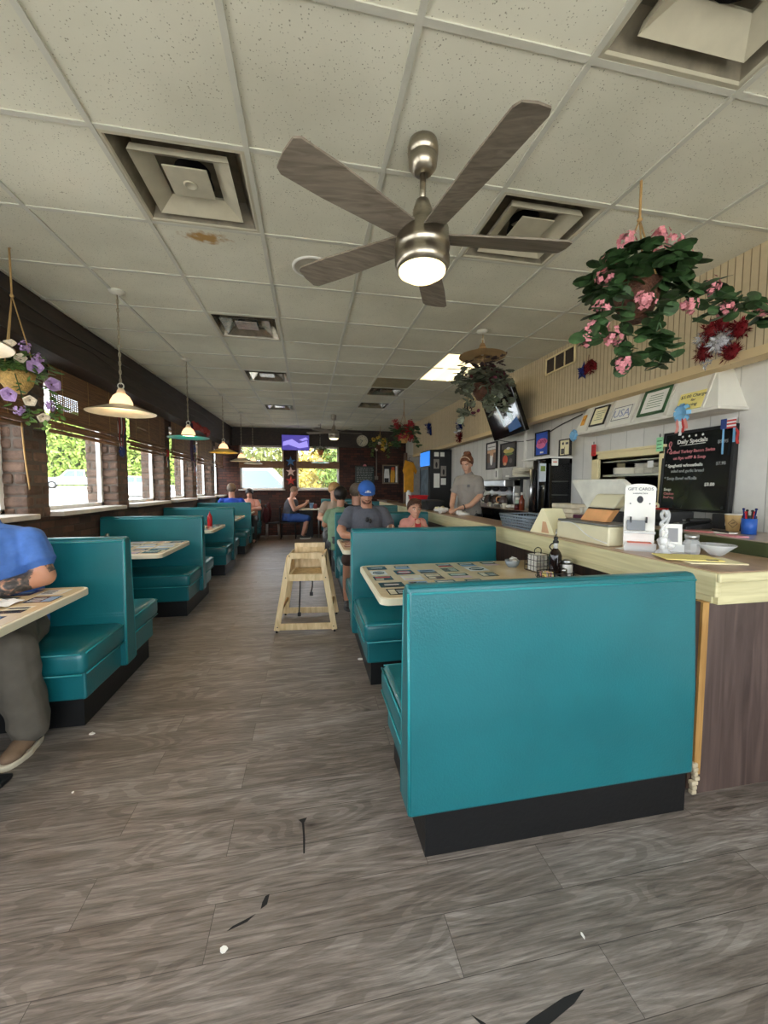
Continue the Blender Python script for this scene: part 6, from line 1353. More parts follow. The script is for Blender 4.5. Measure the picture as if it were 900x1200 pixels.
# scraps on the floor
for k, (x, y, s, lb) in enumerate(((-.275, 1.216, .014, 'small white paper scrap on the floor in the left foreground'), (.858, 1.038, .014, 'thin white scrap on the floor below the teal bench'), (-1.26, 2.50, .018, 'white crumb on the floor by the nearest window booth'), (-1.11, 2.02, .008, 'tiny white crumb on the floor left of the aisle'), (.42, 3.2, .03, 'small pale scrap on the floor by the second counter booth'))):
    b = MB(); rr = random.Random(k); b.prism([(s * rr.uniform(.5, 1) * math.cos(a) * (1 if k != 1 else .35), s * rr.uniform(.5, 1) * math.sin(a)) for a in [2 * PI * q / 7 for q in range(7)]], 'z', 0, .004); o = b.build('paper_scrap', PAPER, loc=(x, y, 0)); tag(o, lb, 'scrap')
# small table and chair by the far windows
t = thing('cafe_table', 'small pale square table by the right far window with a steel leg', 'table', (.02, 11.35, 0)); b = MB(); b.box(-.28, .36, -.3, .3, .79, .825, .01); b.build('table_top', TABLEE, t); b = MB(); b.cyl((.26, -.2, 0), (.26, -.2, .79), .02); b.build('leg', STEEL, t); b = MB(); b.box(-.26, .1, .0, .26, .0, .79); b.build('dark_base', MBLACK, t)
b = MB(); b.lathe([(0, 0), (.045, 0), (.055, .1), (.07, .16), (.05, .13), (0, .1)], (.08, 11.3, .825), 12); tag(b.build('drinking_glass', mat('blue_goblet', (.25, .45, .8, 1), .2, var=.1)), 'light blue glass on the small table by the far window', 'glass')
b = MB(); b.box(.14, .24, 11.25, 11.35, .825, .95, .01); tag(b.build('napkin_holder', S('dark_red_holder', 120, 40, 44, .5)), 'dark red holder beside the light blue glass', 'holder')
t = thing('dining_chair', 'dark chair the man in the tank top sits on', 'chair', (-.55, 11.25, 0)); b = MB(); b.box(-.22, .22, -.21, .21, .43, .47, .012); b.build('seat', MBLACK, t)
for sx in (-1, 1):
    for sy in (-1, 1): b = MB(); b.cyl((sx * .2, sy * .19, 0), (sx * .18, sy * .17, .44), .014, seg=8); b.build('leg', MBLACK, t)
b = MB(); b.box(-.24, -.21, -.2, .2, .5, .88, .01); b.build('backrest', MBLACK, t)
t = thing('dining_chair', 'dark red coat draped empty chair left of the man in the tank top', 'chair', (-.97, 11.2, 0)); b = MB(); b.box(-.18, .18, -.2, .2, .43, .47, .012); b.build('seat', MBLACK, t)
for sx in (-1, 1):
    for sy in (-1, 1): b = MB(); b.cyl((sx * .17, sy * .19, 0), (sx * .15, sy * .17, .44), .014, seg=8); b.build('leg', STEEL, t)
b = MB(); b.box(-.2, -.16, -.2, .2, .45, .95, .02); b.build('backrest', MBLACK, t); b = MB(); rr = random.Random(4)
for k in range(6): b.ball((-.16 + rr.uniform(-.03, .06), -.15 + k * .06, .72 + rr.uniform(-.08, .1)), (.08, .09, .24), 12, 8)
b.build('draped_coat', S('maroon_cloth', 70, 22, 28, .8, var=.3), t)
# ------------------------------------------------------------------ people
def fuse(b, name, mats, parent, voxel, smooth=6, wrinkle=0, seed=0, wscale=9, pick=None, ratio=None):
    me = bpy.data.meshes.new('tmp'); bmesh.ops.recalc_face_normals(b.bm, faces=b.bm.faces[:]); b.bm.to_mesh(me); b.bm.free()
    o = bpy.data.objects.new('tmp', me); COL.objects.link(o)
    m = o.modifiers.new('r', 'REMESH'); m.mode = 'VOXEL'; m.voxel_size = voxel
    if smooth: s = o.modifiers.new('s', 'SMOOTH'); s.iterations = smooth; s.factor = .5
    if ratio: d = o.modifiers.new('d', 'DECIMATE'); d.ratio = ratio
    dg = bpy.context.evaluated_depsgraph_get(); res = bpy.data.meshes.new_from_object(o.evaluated_get(dg)); bpy.data.objects.remove(o); bpy.data.meshes.remove(me)
    res.name = name; res.materials.clear()
    for mm in (mats if isinstance(mats, (list, tuple)) else [mats]): res.materials.append(mm)
    if wrinkle:
        nn = [v.normal.copy() for v in res.vertices]; flat = []
        for v, nv in zip(res.vertices, nn):
            c = v.co.copy(); n = noise.noise(c * wscale + Vector((seed, 0, 0))); n2 = noise.noise(Vector((c.x * wscale * 2.3, c.y * wscale * 2.3, c.z * wscale * .9)) + Vector((0, seed, 0)))
            flat.extend(c + nv * (wrinkle * (1 - abs(n) * 2.2) * .6 + wrinkle * n2 * .8))
        res.vertices.foreach_set('co', flat); res.update()
    for p in res.polygons: p.use_smooth = True; p.material_index = pick(p.center) if pick else 0
    ob = bpy.data.objects.new(name, res); COL.objects.link(ob); ob.parent = parent; return ob
def limb(b, pts, rs, seg=14):
    for i in range(len(pts) - 1):
        b.cyl(pts[i], pts[i + 1], rs[i], rs[i + 1], seg)
    for p, r in zip(pts, rs): b.ball(p, r, 14, 9)
def ellsec(b, secs, seg=20):
    # stacked elliptical sections (centre, rx, ry) -> closed trunk
    b2 = bmesh.new(); rings = []
    for c, rx, ry in secs: rings.append([b2.verts.new((c[0] + rx * math.cos(2 * PI * k / seg) * (1 - .06 * abs(math.sin(4 * PI * k / seg))), c[1] + ry * math.sin(2 * PI * k / seg), c[2])) for k in range(seg)])
    for a, d in zip(rings, rings[1:]):
        for k in range(seg): b2.faces.new([a[k], a[(k + 1) % seg], d[(k + 1) % seg], d[k]])
    b2.faces.new(rings[0][::-1]); b2.faces.new(rings[-1]); b.add(b2)
def hand(b, wrist, d, up, side, curl=.5, s=1):
    # d = direction of the fingers, up = back of the hand, side = +1/-1 where the thumb sits (along d x up)
    d = Vector(d).normalized(); up = Vector(up); up = (up - d * up.dot(d)).normalized(); w = d.cross(up) * side; o = Vector(wrist)
    M = Matrix((w, d, up)).transposed()
    b.ball(o + d * .045 * s, (.040 * s, .052 * s, .016 * s), 14, 9, M)
    b.ball(o + d * .012 * s, (.028 * s, .032 * s, .018 * s), 12, 8, M)
    for i, (q, L_) in enumerate(((.030, .072), (.010, .080), (-.010, .074), (-.029, .058))):
        p = o + d * (.088 - .005 * abs(i - 1)) * s + w * q * s; dd = d.copy(); pts = [p - d * .02 * s, p]
        for j, f in enumerate((.45, .32, .26)):
            a = curl * (.5 + .35 * j); dd = (d * math.cos(a * (j + 1) * .62) - up * math.sin(a * (j + 1) * .62)).normalized(); p = p + dd * L_ * f * s; pts.append(p)
        limb(b, pts, [.0098 * s, .0098 * s, .0092 * s, .0085 * s, .0075 * s], 8)
    t0 = o + d * .02 * s + w * .026 * s; t1 = t0 + (d * .6 + w * .75 - up * .25).normalized() * .038 * s; t2 = t1 + (d * .9 + w * .25 - up * .3).normalized() * .032 * s; t3 = t2 + (d * .95 - up * .3).normalized() * .022 * s
    limb(b, [t0, t1, t2, t3], [.014 * s, .0115 * s, .0105 * s, .009 * s], 8)
def headM(c, yaw=0, pitch=0, roll=0, s=1):
    return Matrix.Translation(Vector(c)) @ Euler((pitch, roll, yaw), 'XYZ').to_matrix().to_4x4() @ Matrix.Scale(s, 4)
def head(b, M, child=False):
    # head-local frame: faces -Y, z up, origin at the middle of the skull at eye height
    def E(c, r): b.T = M; b.ball(c, r, 18, 12); b.T = Matrix()
    E((0, .018, .035), (.076, .097, .088)); E((0, -.012, -.01), (.068, .080, .080)); E((0, -.026, -.062), (.052, .056, .052)); E((0, -.062, -.092), (.026, .022, .02))
    E((0, -.086, -.005), (.013, .017, .030)); E((0, -.100, -.024), (.016, .015, .012)); E((0, -.075, .035), (.055, .018, .014)); E((.038, -.062, -.025), (.022, .02, .02)); E((-.038, -.062, -.025), (.022, .02, .02))
    E((0, -.082, -.056), (.024, .011, .0075)); E((0, -.080, -.067), (.021, .011, .008))
    for sx in (-1, 1): E((sx * .077, .012, -.008), (.010, .022, .033))
EYEM = [S('eye_white', 226, 222, 214, .3), S('eye_dark', 40, 28, 22, .2)]
LIP = S('lip_rose', 170, 96, 88, .5)
def faceparts(M, parent, hair, brow=True, closed=False):
    for sx in (-1, 1):
        b = MB(); b.T = M; b.ball((sx * .031, -.0775, .012), (.0125, .0105, .0085 if not closed else .004), 12, 8); b.mi = 1; b.ball((sx * .031, -.085, .012), (.0062, .004, .0062 if not closed else .003), 10, 6); b.build('eye', EYEM, parent)
        if brow: b = MB(); b.T = M; b.tube(catmull([(sx * .014, -.094, .032), (sx * .032, -.090, .038), (sx * .052, -.074, .032)], 4), .0036, 5); b.build('eyebrow', hair, parent)
    b = MB(); b.T = M; b.tube(catmull([(-.022, -.089, -.062), (0, -.0965, -.060), (.022, -.089, -.062)], 4), [.002] * 4 + [.0045] + [.002] * 4, 5); b.build('mouth', LIP, parent)
def haircap(M, parent, m, low=-.03, front=.055, thick=1.09, long_=0, seed=0, name='hair', extra=None, top=1.0):
    b = MB(); b2 = bmesh.new(); bmesh.ops.create_uvsphere(b2, u_segments=40, v_segments=28, radius=1); rr = random.Random(seed)
    for v in b2.verts:
        n = 1 + .035 * noise.noise(v.co * 5 + Vector((seed, 0, 0))) + .02 * noise.noise(v.co * 14)
        v.co = Vector((v.co.x * .079 * thick * n, v.co.y * .099 * thick * n + .018, v.co.z * .090 * thick * n * top + .037))
    kill = []
    for f in b2.faces:
        c = f.calc_center_median(); t = (c.y + .08) / .19   # 0 at the forehead, 1 at the nape
        lim = front + (low - front) * min(1, max(0, t * 1.5))
        if c.z < lim - (long_ if t > .45 else 0): kill.append(f)
    bmesh.ops.delete(b2, geom=kill, context='FACES'); bmesh.ops.solidify(b2, geom=b2.faces[:], thickness=-.012)
    for f in b2.faces: f.smooth = True
    b.add(b2, M)
    if extra:
        b.T = M
        for c, r in extra: b.ball(c, r, 14, 10)
        b.T = Matrix()
    return b.build(name, m, parent)
SKIN = lambda n, r, g, bl: mat(n, srgb(r, g, bl), .5, var=.07, scale=14)
SK1 = SKIN('skin_tan', 188, 136, 108); SK2 = SKIN('skin_fair', 212, 164, 136); SK3 = SKIN('skin_rosy', 208, 156, 132); SK4 = SKIN('skin_child', 214, 160, 132)
HBR = S('hair_brown', 66, 44, 30, .6, var=.3, scale=60); HAUB = S('hair_auburn', 104, 60, 34, .55, var=.35, scale=60); HGR = S('hair_grey_brown', 106, 92, 78, .7, var=.3, scale=60); HBL = S('hair_sandy_blond', 176, 134, 84, .6, var=.3, scale=60); HDK = S('hair_dark', 30, 24, 22, .5, var=.3, scale=60)

def person(name, label, loc, rz, o):
    """o: dict of joints in local coordinates (facing -Y). trunk = list of sections, arms/legs = joint chains."""
    t = thing(name, label, 'person', loc, rz); o = dict(o); dz = Vector((0, 0, o.get('shz', .045)))
    for k in ('armL', 'armR'): o[k] = [Vector(o[k][0]) + dz] + list(o[k][1:])
    vx = o.get('voxel', .009); sk = o['skin']; hs = o.get('hs', 1); HM = headM(o['head'], *o.get('look', (0, 0, 0)), hs)
    b = MB(); ellsec(b, o['trunk'])
    limb(b, [o['neck0'], HM @ Vector((0, .02, -.06))], o.get('neckr', [.062, .054]))
    head(b, HM)
    for k in ('armL', 'armR'): limb(b, [Vector(o['neck0']) + Vector((0, .015, -.03)), Vector(o[k][0])], [.055, .06])
    for k in ('armL', 'armR'): limb(b, o[k], o.get('armr', [.062, .052, .046, .040, .029])[:len(o[k])])
    for k in ('legL', 'legR'): limb(b, o[k], o.get('legr', [.095, .078, .062, .056, .042])[:len(o[k])])
    for k, h in (('armL', o.get('handL')), ('armR', o.get('handR'))):
        if h: hand(b, o[k][-1], *h[:3], curl=h[3], s=h[4] if len(h) > 4 else 1)
    if o.get('feet', True) is True:
        for k in ('legL', 'legR'):
            p = Vector(o[k][-1]); f = Vector(o.get('foot', (0, -1, 0))).normalized(); limb(b, [p + Vector((0, 0, -.02)), p + f * .07 + Vector((0, 0, -.045)), p + f * .15 + Vector((0, 0, -.055))], [.038, .036, .026])
    body = fuse(b, 'body', o.get('bodymats', sk), t, vx, 5, pick=o.get('pick'))
    faceparts(HM, t, o.get('brow', HBR), closed=o.get('closed', False))
    # shirt
    g = o.get('grow', .016); b = MB(); lo = o.get('hem', 0)
    ellsec(b, [((c[0], c[1], c[2]), rx + g, ry + g) for c, rx, ry in o['trunk'][lo:]][:o.get('shirt_top', 99)])
    if o.get('sleeve', 1):
        for k in ('armL', 'armR'):
            limb(b, [Vector(o['neck0']) + Vector((0, .015, -.035)), Vector(o[k][0])], [.055 + g * .6, .06 + g * .6])
            sh, el = Vector(o[k][0]), Vector(o[k][1]); f = o['sleeve']; r = o.get('armr', [.062, .052])
            if f <= 1:
                e = sh.lerp(el, f); limb(b, [sh, sh.lerp(e, .5), e - (e - sh).normalized() * .02], [r[0] + g * .7, r[0] + g * .75, r[0] * .92 + g * .8]); b.cyl(e - (e - sh).normalized() * .05, e, r[0] * .92 + g * .8, r[0] * .92 + g * 1.1, 18)
            else: limb(b, o[k][:3], [r[0] + g, r[1] + g, r[2] + g])
    if o.get('collar', True): limb(b, [Vector(o['neck0']) + Vector((0, .01, -.04)), Vector(o['neck0']) + Vector((0, .002, .012))], [.085, .068])
    fuse(b, o.get('shirtname', 't_shirt'), o['shirt'], t, vx, 5, wrinkle=o.get('wr', .006), seed=len(label), wscale=o.get('ws', 9))
    # trousers
    if o.get('pants'):
        b = MB(); g2 = o.get('pg', .018); ellsec(b, [(c, rx + g2 * .8, ry + g2 * .8) for c, rx, ry in o['trunk'][:o.get('waist', 3)]]); n = o.get('plen', 99)
        for k in ('legL', 'legR'):
            pts = [Vector(p) for p in o[k]][:n]; rs = [r + g2 for r in o.get('legr', [.095, .078, .062, .056, .042])[:len(pts)]]
            if n > 4: pts[-1] = pts[-1] + Vector((0, 0, .02)); rs[-1] += .012; rs[-2] += .004
            limb(b, pts, rs)
        fuse(b, o.get('pantsname', 'trousers'), o['pants'], t, vx, 5, wrinkle=o.get('pwr', .008), seed=3, wscale=7)
    if o.get('shoe'):
        for k in ('legL', 'legR'):
            p = Vector(o[k][-1]); f = Vector(o.get('foot', (0, -1, 0))).normalized(); w = Vector((-f.y, f.x, 0)); z0 = p.z
            M = Matrix((w, f, Vector((0, 0, 1)))).transposed().to_4x4(); M.translation = (p.x, p.y, 0)
            b = MB(); b.T = M; b.ball((0, -.02, z0 - .03), (.052, .06, .055), 16, 10); b.ball((0, .06, z0 - .045), (.052, .10, .040), 16, 10); b.ball((0, .13, z0 - .055), (.050, .075, .034), 16, 10); b.T = Matrix()
            sh = fuse(b, 'shoe', o['shoe'][0], t, .008, 4)
            b = MB(); b.T = M; pts = []
            for q in range(26):
                a = 2 * PI * q / 26; x = .056 * math.sin(a) * (1.05 if math.cos(a) > 0 else .9); y = .06 + .152 * math.cos(a); pts.append((x, y))
            b.prism(pts, 'z', z0 - .105, z0 - .072, .008); b.build('sole', o['shoe'][1], sh)
    return t, HM, body
def seated(W=.175, D=.125, lean=.03, H=1.0, knee=.46):
    # trunk sections for someone sitting with the seat at .49 (feet at 0)
    z = lambda v: .49 + v * H
    return [((0, .02, z(.01)), W * .95, D * 1.15), ((0, .015, z(.10)), W * 1.05, D * 1.15), ((0, .01, z(.22)), W * 1.0, D * 1.1), ((0, .0 - lean * .4, z(.36)), W * 1.06, D * 1.1), ((0, -lean * .7, z(.51)), W * 1.10, D), ((0, -lean * .9, z(.60)), W * .92, D * .76), ((0, -lean, z(.645)), W * .55, D * .6)]

# 1 the man at the left edge: blue shirt, tattooed forearm on the table, olive trousers, sneaker
TATM = []
def tattoo():
    m, nt, bs = newmat('tattooed_skin'); L = nt.links.new; tc = N(nt, 'ShaderNodeTexCoord'); n1 = N(nt, 'ShaderNodeTexNoise'); n1.inputs['Scale'].default_value = 16; n1.inputs['Detail'].default_value = 3; n1.inputs['Distortion'].default_value = 1.6
    L(tc.outputs['Object'], n1.inputs['Vector']); rp = ramp(nt, [(.40, srgb(52, 50, 50)), (.55, srgb(92, 82, 76)), (.66, srgb(176, 130, 104))]); L(n1.outputs['Fac'], rp.inputs[0]); L(rp.outputs[0], bs.inputs['Base Color']); bs.inputs['Roughness'].default_value = .5; return m
o = dict(voxel=.0075, skin=SK1, bodymats=[SK1, tattoo()], shz=.085, trunk=seated(.20, .15, .08, 1.10), neck0=(0, -.09, 1.21), head=(-.05, -.14, 1.41), look=(0, .25, 0), neckr=[.072, .066],
         armL=[(.195, -.05, 1.03), (.285, -.08, .90), (.17, -.2, .868), (.03, -.28, .856)], armR=[(-.195, -.05, 1.03), (-.30, -.12, .90), (-.2, -.28, .868), (-.08, -.34, .856)], armr=[.07, .058, .05, .036],
         legL=[(.11, .0, .585), (.22, -.25, .60), (.325, -.44, .59), (.33, -.40, .33), (.335, -.36, .10)], legR=[(-.11, .0, .585), (-.15, -.25, .60), (-.17, -.46, .58), (-.18, -.44, .30), (-.18, -.40, .10)], legr=[.105, .095, .076, .066, .05],
         handL=((-.9, -.35, -.05), (0, 0, 1), 1, .35, 1.05), handR=((.9, -.3, -.05), (0, 0, 1), -1, .35, 1.05), shirt=S('heather_blue_cotton', 70, 112, 184, .85, var=.08, scale=40), sleeve=.62, pants=S('olive_grey_trousers', 92, 86, 76, .9, var=.12), grow=.02, pg=.026, shoe=(S('brown_suede_shoe', 128, 104, 82, .85, var=.2), S('pale_shoe_sole', 206, 196, 172, .6)), wr=.007, pwr=.012, feet=True,
         pick=lambda c: 1 if (.04 < c.x < .262 and c.z < .96 and c.y < -.12 and c.z > .80) or (c.x > .30 and c.z > .93 and c.z < .99 and c.y > -.11) else 0)
t, HM, body = person('person', 'man in a blue t-shirt at the left edge, tattooed forearm resting on the table', (-1.87, 2.80, 0), 0, o)
haircap(HM, t, HBR, low=-.04, seed=2)
b = MB(); b.text('SM', .05, Matrix.Translation((.115, -.262, 1.0)) @ Matrix.Rotation(rad(90), 4, 'X') @ Matrix.Rotation(rad(14), 4, 'Y'), depth=.004); b.text('LIT', .05, Matrix.Translation((.115, -.264, .955)) @ Matrix.Rotation(rad(90), 4, 'X') @ Matrix.Rotation(rad(14), 4, 'Y'), depth=.004); b.build('shirt_lettering', S('shirt_print_white', 210, 220, 232, .8), t)
b = MB(); b.box(-1.62, -1.455, 2.10, 2.19, 0, .028, .012); tag(b.build('dark_strap', MBLACK), 'dark strap end on the floor by the sneaker at the left edge', 'strap')

# 2 the man in the blue cap
o = dict(shz=.075, skin=SK1, trunk=seated(.21, .15, .08, 1.055), neck0=(0, -.09, 1.19), head=(-.01, -.15, 1.355), look=(0, .38, 0), hs=1.12, neckr=[.075, .07], closed=True, neck=1,
         armL=[(.205, -.05, 1.04), (.31, -.12, .91), (.24, -.34, .872), (.12, -.42, .862)], armR=[(-.205, -.05, 1.04), (-.33, -.14, .91), (-.32, -.40, .872), (-.20, -.50, .862)], armr=[.072, .06, .05, .036],
         legL=[(.11, 0, .585), (.15, -.25, .6), (.17, -.46, .58), (.18, -.44, .3), (.18, -.42, .1)], legR=[(-.11, 0, .585), (-.2, -.25, .6), (-.265, -.46, .58), (-.28, -.44, .3), (-.28, -.42, .1)], legr=[.105, .09, .074, .064, .05],
         handL=((-.8, -.5, -.1), (0, 0, 1), 1, .6), handR=((.8, -.4, -.1), (0, 0, 1), -1, .6), shirt=S('heather_grey_cotton', 92, 94, 102, .9, var=.25, scale=120), sleeve=.75, pants=S('dark_shorts', 70, 52, 46, .9), plen=3, grow=.02, shoe=(MBLACK, DGREY), brow=HBR)
t, HM, body = person('person', 'man in a blue cap and grey t-shirt looking down at his plate', (.735, 5.10, 0), 0, o)
haircap(HM, t, HBR, low=-.06, front=.02, thick=1.03, seed=3, name='hair')
CAPB = S('cap_blue_cotton', 48, 98, 178, .8, var=.08)
b = MB(); b2 = bmesh.new(); bmesh.ops.create_uvsphere(b2, u_segments=32, v_segments=20, radius=1)
for v in b2.verts: v.co = Vector((v.co.x * .094, v.co.y * .112 + .012, v.co.z * .105 + .045))
bmesh.ops.delete(b2, geom=[f for f in b2.faces if f.calc_center_median().z < .038], context='FACES'); bmesh.ops.solidify(b2, geom=b2.faces[:], thickness=-.006)
for f in b2.faces: f.smooth = True
b.add(b2, HM); b.T = HM; b.ball((0, .012, .15), .008, 8, 6); cp = b.build('baseball_cap', CAPB, t)
b = MB(); b.T = HM; n = 14
vis = [((-.085 + .17 * k / n), -.075 - .10 * math.sin(PI * k / n) ** .7, .040 + .018 * math.sin(PI * k / n)) for k in range(n + 1)]; inn = [((-.085 + .17 * k / n), -.05 - .05 * math.sin(PI * k / n), .05 + .012 * math.sin(PI * k / n)) for k in range(n + 1)]
for k in range(n):
    b.face([inn[k], inn[k + 1], vis[k + 1], vis[k]]); b.face([(p[0], p[1], p[2] - .006) for p in (inn[k + 1], inn[k], vis[k], vis[k + 1])]); b.face([vis[k], vis[k + 1], (vis[k + 1][0], vis[k + 1][1], vis[k + 1][2] - .006), (vis[k][0], vis[k][1], vis[k][2] - .006)])
b.build('visor', CAPB, cp)
b = MB(); b.T = HM; b.box(-.034, .034, -.109, -.098, .058, .064, .001); b.box(-.012, .012, -.109, -.100, .066, .086, .001); b.tube([(-.03, -.106, .074), (0, -.107, .08), (.03, -.106, .074)], .003, 5); b.build('white_logo', PAPER, cp)
b = MB(); b.T = HM; b.ball((0, -.028, -.075), (.056, .06, .036), 16, 10); b.ball((0, -.085, -.045), (.026, .012, .006), 10, 6); b.build('short_beard', S('stubble_brown', 96, 62, 46, .8), t)
b = MB(); b.ball((-.02, -.258, 1.035), (.02, .01, .032), 10, 8); b.ball((.02, -.258, 1.02), (.02, .01, .03), 10, 8); b.tube([(0, -.255, 1.07), (0, -.265, 1.02)], .005, 5); b.build('sunglasses', MBLACK, t)
# 3 the boy
o = dict(skin=SK4, voxel=.008, shz=.05, trunk=[((0, .02, .50), .12, .10), ((0, .01, .60), .125, .10), ((0, 0, .74), .125, .095), ((0, -.03, .88), .135, .095), ((0, -.05, .945), .112, .072), ((0, -.05, .98), .06, .055)], neck0=(0, -.05, .965), head=(.01, -.07, 1.105), look=(0, .05, 0), hs=1.02, neckr=[.045, .042],
         armL=[(.115, -.03, .87), (.18, -.10, .79), (.09, -.22, .865), (.04, -.245, .90)], armR=[(-.115, -.03, .87), (-.18, -.10, .79), (-.10, -.22, .865), (-.04, -.245, .90)], armr=[.047, .04, .034, .025],
         legL=[(.07, 0, .56), (.09, -.18, .57), (.09, -.33, .56), (.09, -.32, .38), (.09, -.30, .2)], legR=[(-.07, 0, .56), (-.09, -.18, .57), (-.09, -.33, .56), (-.09, -.32, .38), (-.09, -.30, .2)], legr=[.07, .06, .048, .042, .034],
         handL=((-.3, -.2, .8), (.3, -1, 0), -1, .8, .75), handR=((.3, -.2, .8), (-.3, -1, 0), 1, .8, .75), shirt=S('pink_cotton', 226, 160, 146, .85), sleeve=.8, pants=BLUE and S('child_shorts', 60, 70, 96, .9), plen=3, grow=.013, brow=HBR)
t, HM, body = person('person', 'child in a pink shirt holding a red phone beside the man in the blue cap', (1.36, 5.06, .045), 0, o)
haircap(HM, t, S('hair_child_brown', 84, 54, 36, .6, var=.3, scale=60), low=-.02, front=.078, thick=1.07, seed=5, extra=[((-.03, -.05, .115), (.045, .04, .02)), ((.03, -.045, .118), (.045, .04, .02))])
b = MB(); b.box(-.038, .038, -.006, .006, -.06, .06, .005); o_ = b.build('phone', S('phone_red', 176, 26, 34, .4)); o_.location = (1.36, 4.80, .985); o_.rotation_euler = (rad(-12), 0, 0); tag(o_, 'red phone held up in front of the child in the pink shirt', 'phone')
# 4 the waitress
o = dict(skin=SK2, shz=0, trunk=[((0, .02, .80), .17, .125), ((0, .01, .90), .175, .12), ((0, .0, 1.02), .15, .11), ((0, -.01, 1.15), .155, .115), ((0, -.02, 1.28), .175, .115), ((0, -.02, 1.37), .155, .085), ((0, -.02, 1.42), .07, .06)], neck0=(0, -.02, 1.40), head=(0, -.08, 1.575), look=(rad(8), .42, 0), hs=.98, neckr=[.052, .048], closed=True,
         armL=[(.155, -.02, 1.335), (.21, -.05, 1.12), (.15, -.22, .99), (.05, -.34, .95)], armR=[(-.155, -.02, 1.335), (-.205, -.09, 1.13), (-.14, -.24, .985), (-.06, -.36, .945)], armr=[.052, .044, .038, .026],
         legL=[(.09, .02, .83), (.10, .01, .62), (.10, 0, .46), (.10, .01, .28), (.10, .02, .09)], legR=[(-.09, .02, .83), (-.10, .01, .62), (-.10, 0, .46), (-.10, .01, .28), (-.10, .02, .09)], legr=[.09, .076, .058, .052, .04],
         handL=((-.5, -.8, -.25), (0, 0, 1), 1, .7, .92), handR=((.3, -.9, -.25), (0, 0, 1), -1, .7, .92), shirt=S('warm_grey_cotton', 148, 141, 132, .88, var=.05), sleeve=.78, pants=MBLACK, grow=.024, wr=.009, ws=8, shoe=(MBLACK, DGREY), brow=HBR)
t, HM, body = person('person', 'waitress in grey t-shirt with auburn hair bun behind the counter, looking down', (2.32, 5.45, .2), rad(-52), o)
haircap(HM, t, HAUB, low=-.05, front=.085, thick=1.05, seed=7, extra=[((0, .075, .12), (.058, .055, .05)), ((.02, .06, .145), (.04, .04, .035)), ((-.025, .085, .14), (.035, .035, .03)), ((0, .03, .12), (.05, .05, .03))])
b = MB(); b.T = HM; b.tube(catmull([(-.081, -.02, .03), (-.06, -.05, .11), (0, -.055, .135), (.06, -.05, .11), (.081, -.02, .03)], 5), .007, 6); b.build('headband', S('pale_headband', 214, 190, 160, .6), t)
b = MB(); p, q = Vector((.15, -.22, .99)), Vector((.05, -.34, .95)); c = p.lerp(q, .62); d = (q - p).normalized(); u = d.orthogonal().normalized(); w = d.cross(u); b.tube([c + (u * math.cos(a) + w * math.sin(a)) * .033 for a in [2 * PI * k / 16 for k in range(16)]], .008, 6, True); b.build('wristwatch', MBLACK, t)
b = MB(); b.T = Matrix.Translation((.07, -.148, 1.27)); b.ball((0, 0, 0), (.03, .006, .012), 12, 8); b.ball((0, 0, -.022), (.036, .006, .006), 12, 8); b.build('chest_print', S('print_dark_grey', 96, 96, 98, .8), t)
# 5 tank top man, seated sideways by the far window, facing +X
o = dict(skin=SK3, trunk=seated(.21, .17, .05, 1.0), neck0=(0, -.06, 1.13), head=(0, -.12, 1.31), look=(0, .35, 0), neckr=[.072, .066], closed=True,
         armL=[(.205, -.03, 1.03), (.27, -.12, .82), (.15, -.36, .90), (.07, -.42, .96)], armR=[(-.205, -.03, 1.03), (-.27, -.12, .82), (-.14, -.36, .92), (-.04, -.44, .97)], armr=[.07, .06, .05, .036],
         legL=[(.11, 0, .585), (.14, -.25, .58), (.15, -.46, .56), (.15, -.44, .3), (.15, -.42, .1)], legR=[(-.11, 0, .585), (-.16, -.25, .58), (-.18, -.46, .56), (-.18, -.40, .3), (-.18, -.34, .1)], legr=[.11, .095, .074, .068, .05],
         handL=((-.5, -.6, .5), (0, -1, .4), 1, .7), handR=((.5, -.6, .5), (0, -1, .4), -1, .7), shirt=S('charcoal_tank', 76, 78, 86, .9), sleeve=0, collar=False, shirt_top=6, shirtname='tank_top', pants=S('blue_shorts', 58, 92, 164, .85), pantsname='shorts', plen=3, grow=.012, pg=.022, shoe=(DGREY, WHITE))
t, HM, body = person('person', 'bald man in dark tank top and blue shorts holding a phone', (-.50, 11.25, 0), rad(90), o)
haircap(HM, t, S('hair_stubble_grey', 150, 120, 98, .8), low=-.05, front=.085, thick=1.015, seed=8, name='cropped_hair')
b = MB(); b.T = HM
for sx in (-1, 1): b.tube([(sx * .031 + .02 * math.cos(a), -.099, .008 + .016 * math.sin(a)) for a in [2 * PI * k / 12 for k in range(12)]], .0025, 4, True); b.tube([(sx * .052, -.096, .012), (sx * .08, .01, .012)], .0025, 4)
b.build('glasses', MBLACK, t)
b = MB(); b.box(-.075, .075, -.005, .005, -.045, .045, .004); o_ = b.build('phone', MBLACK); o_.location = (.02, 11.25, .99); o_.rotation_euler = (rad(35), 0, rad(90)); tag(o_, 'dark phone held by the bald man in the tank top', 'phone')
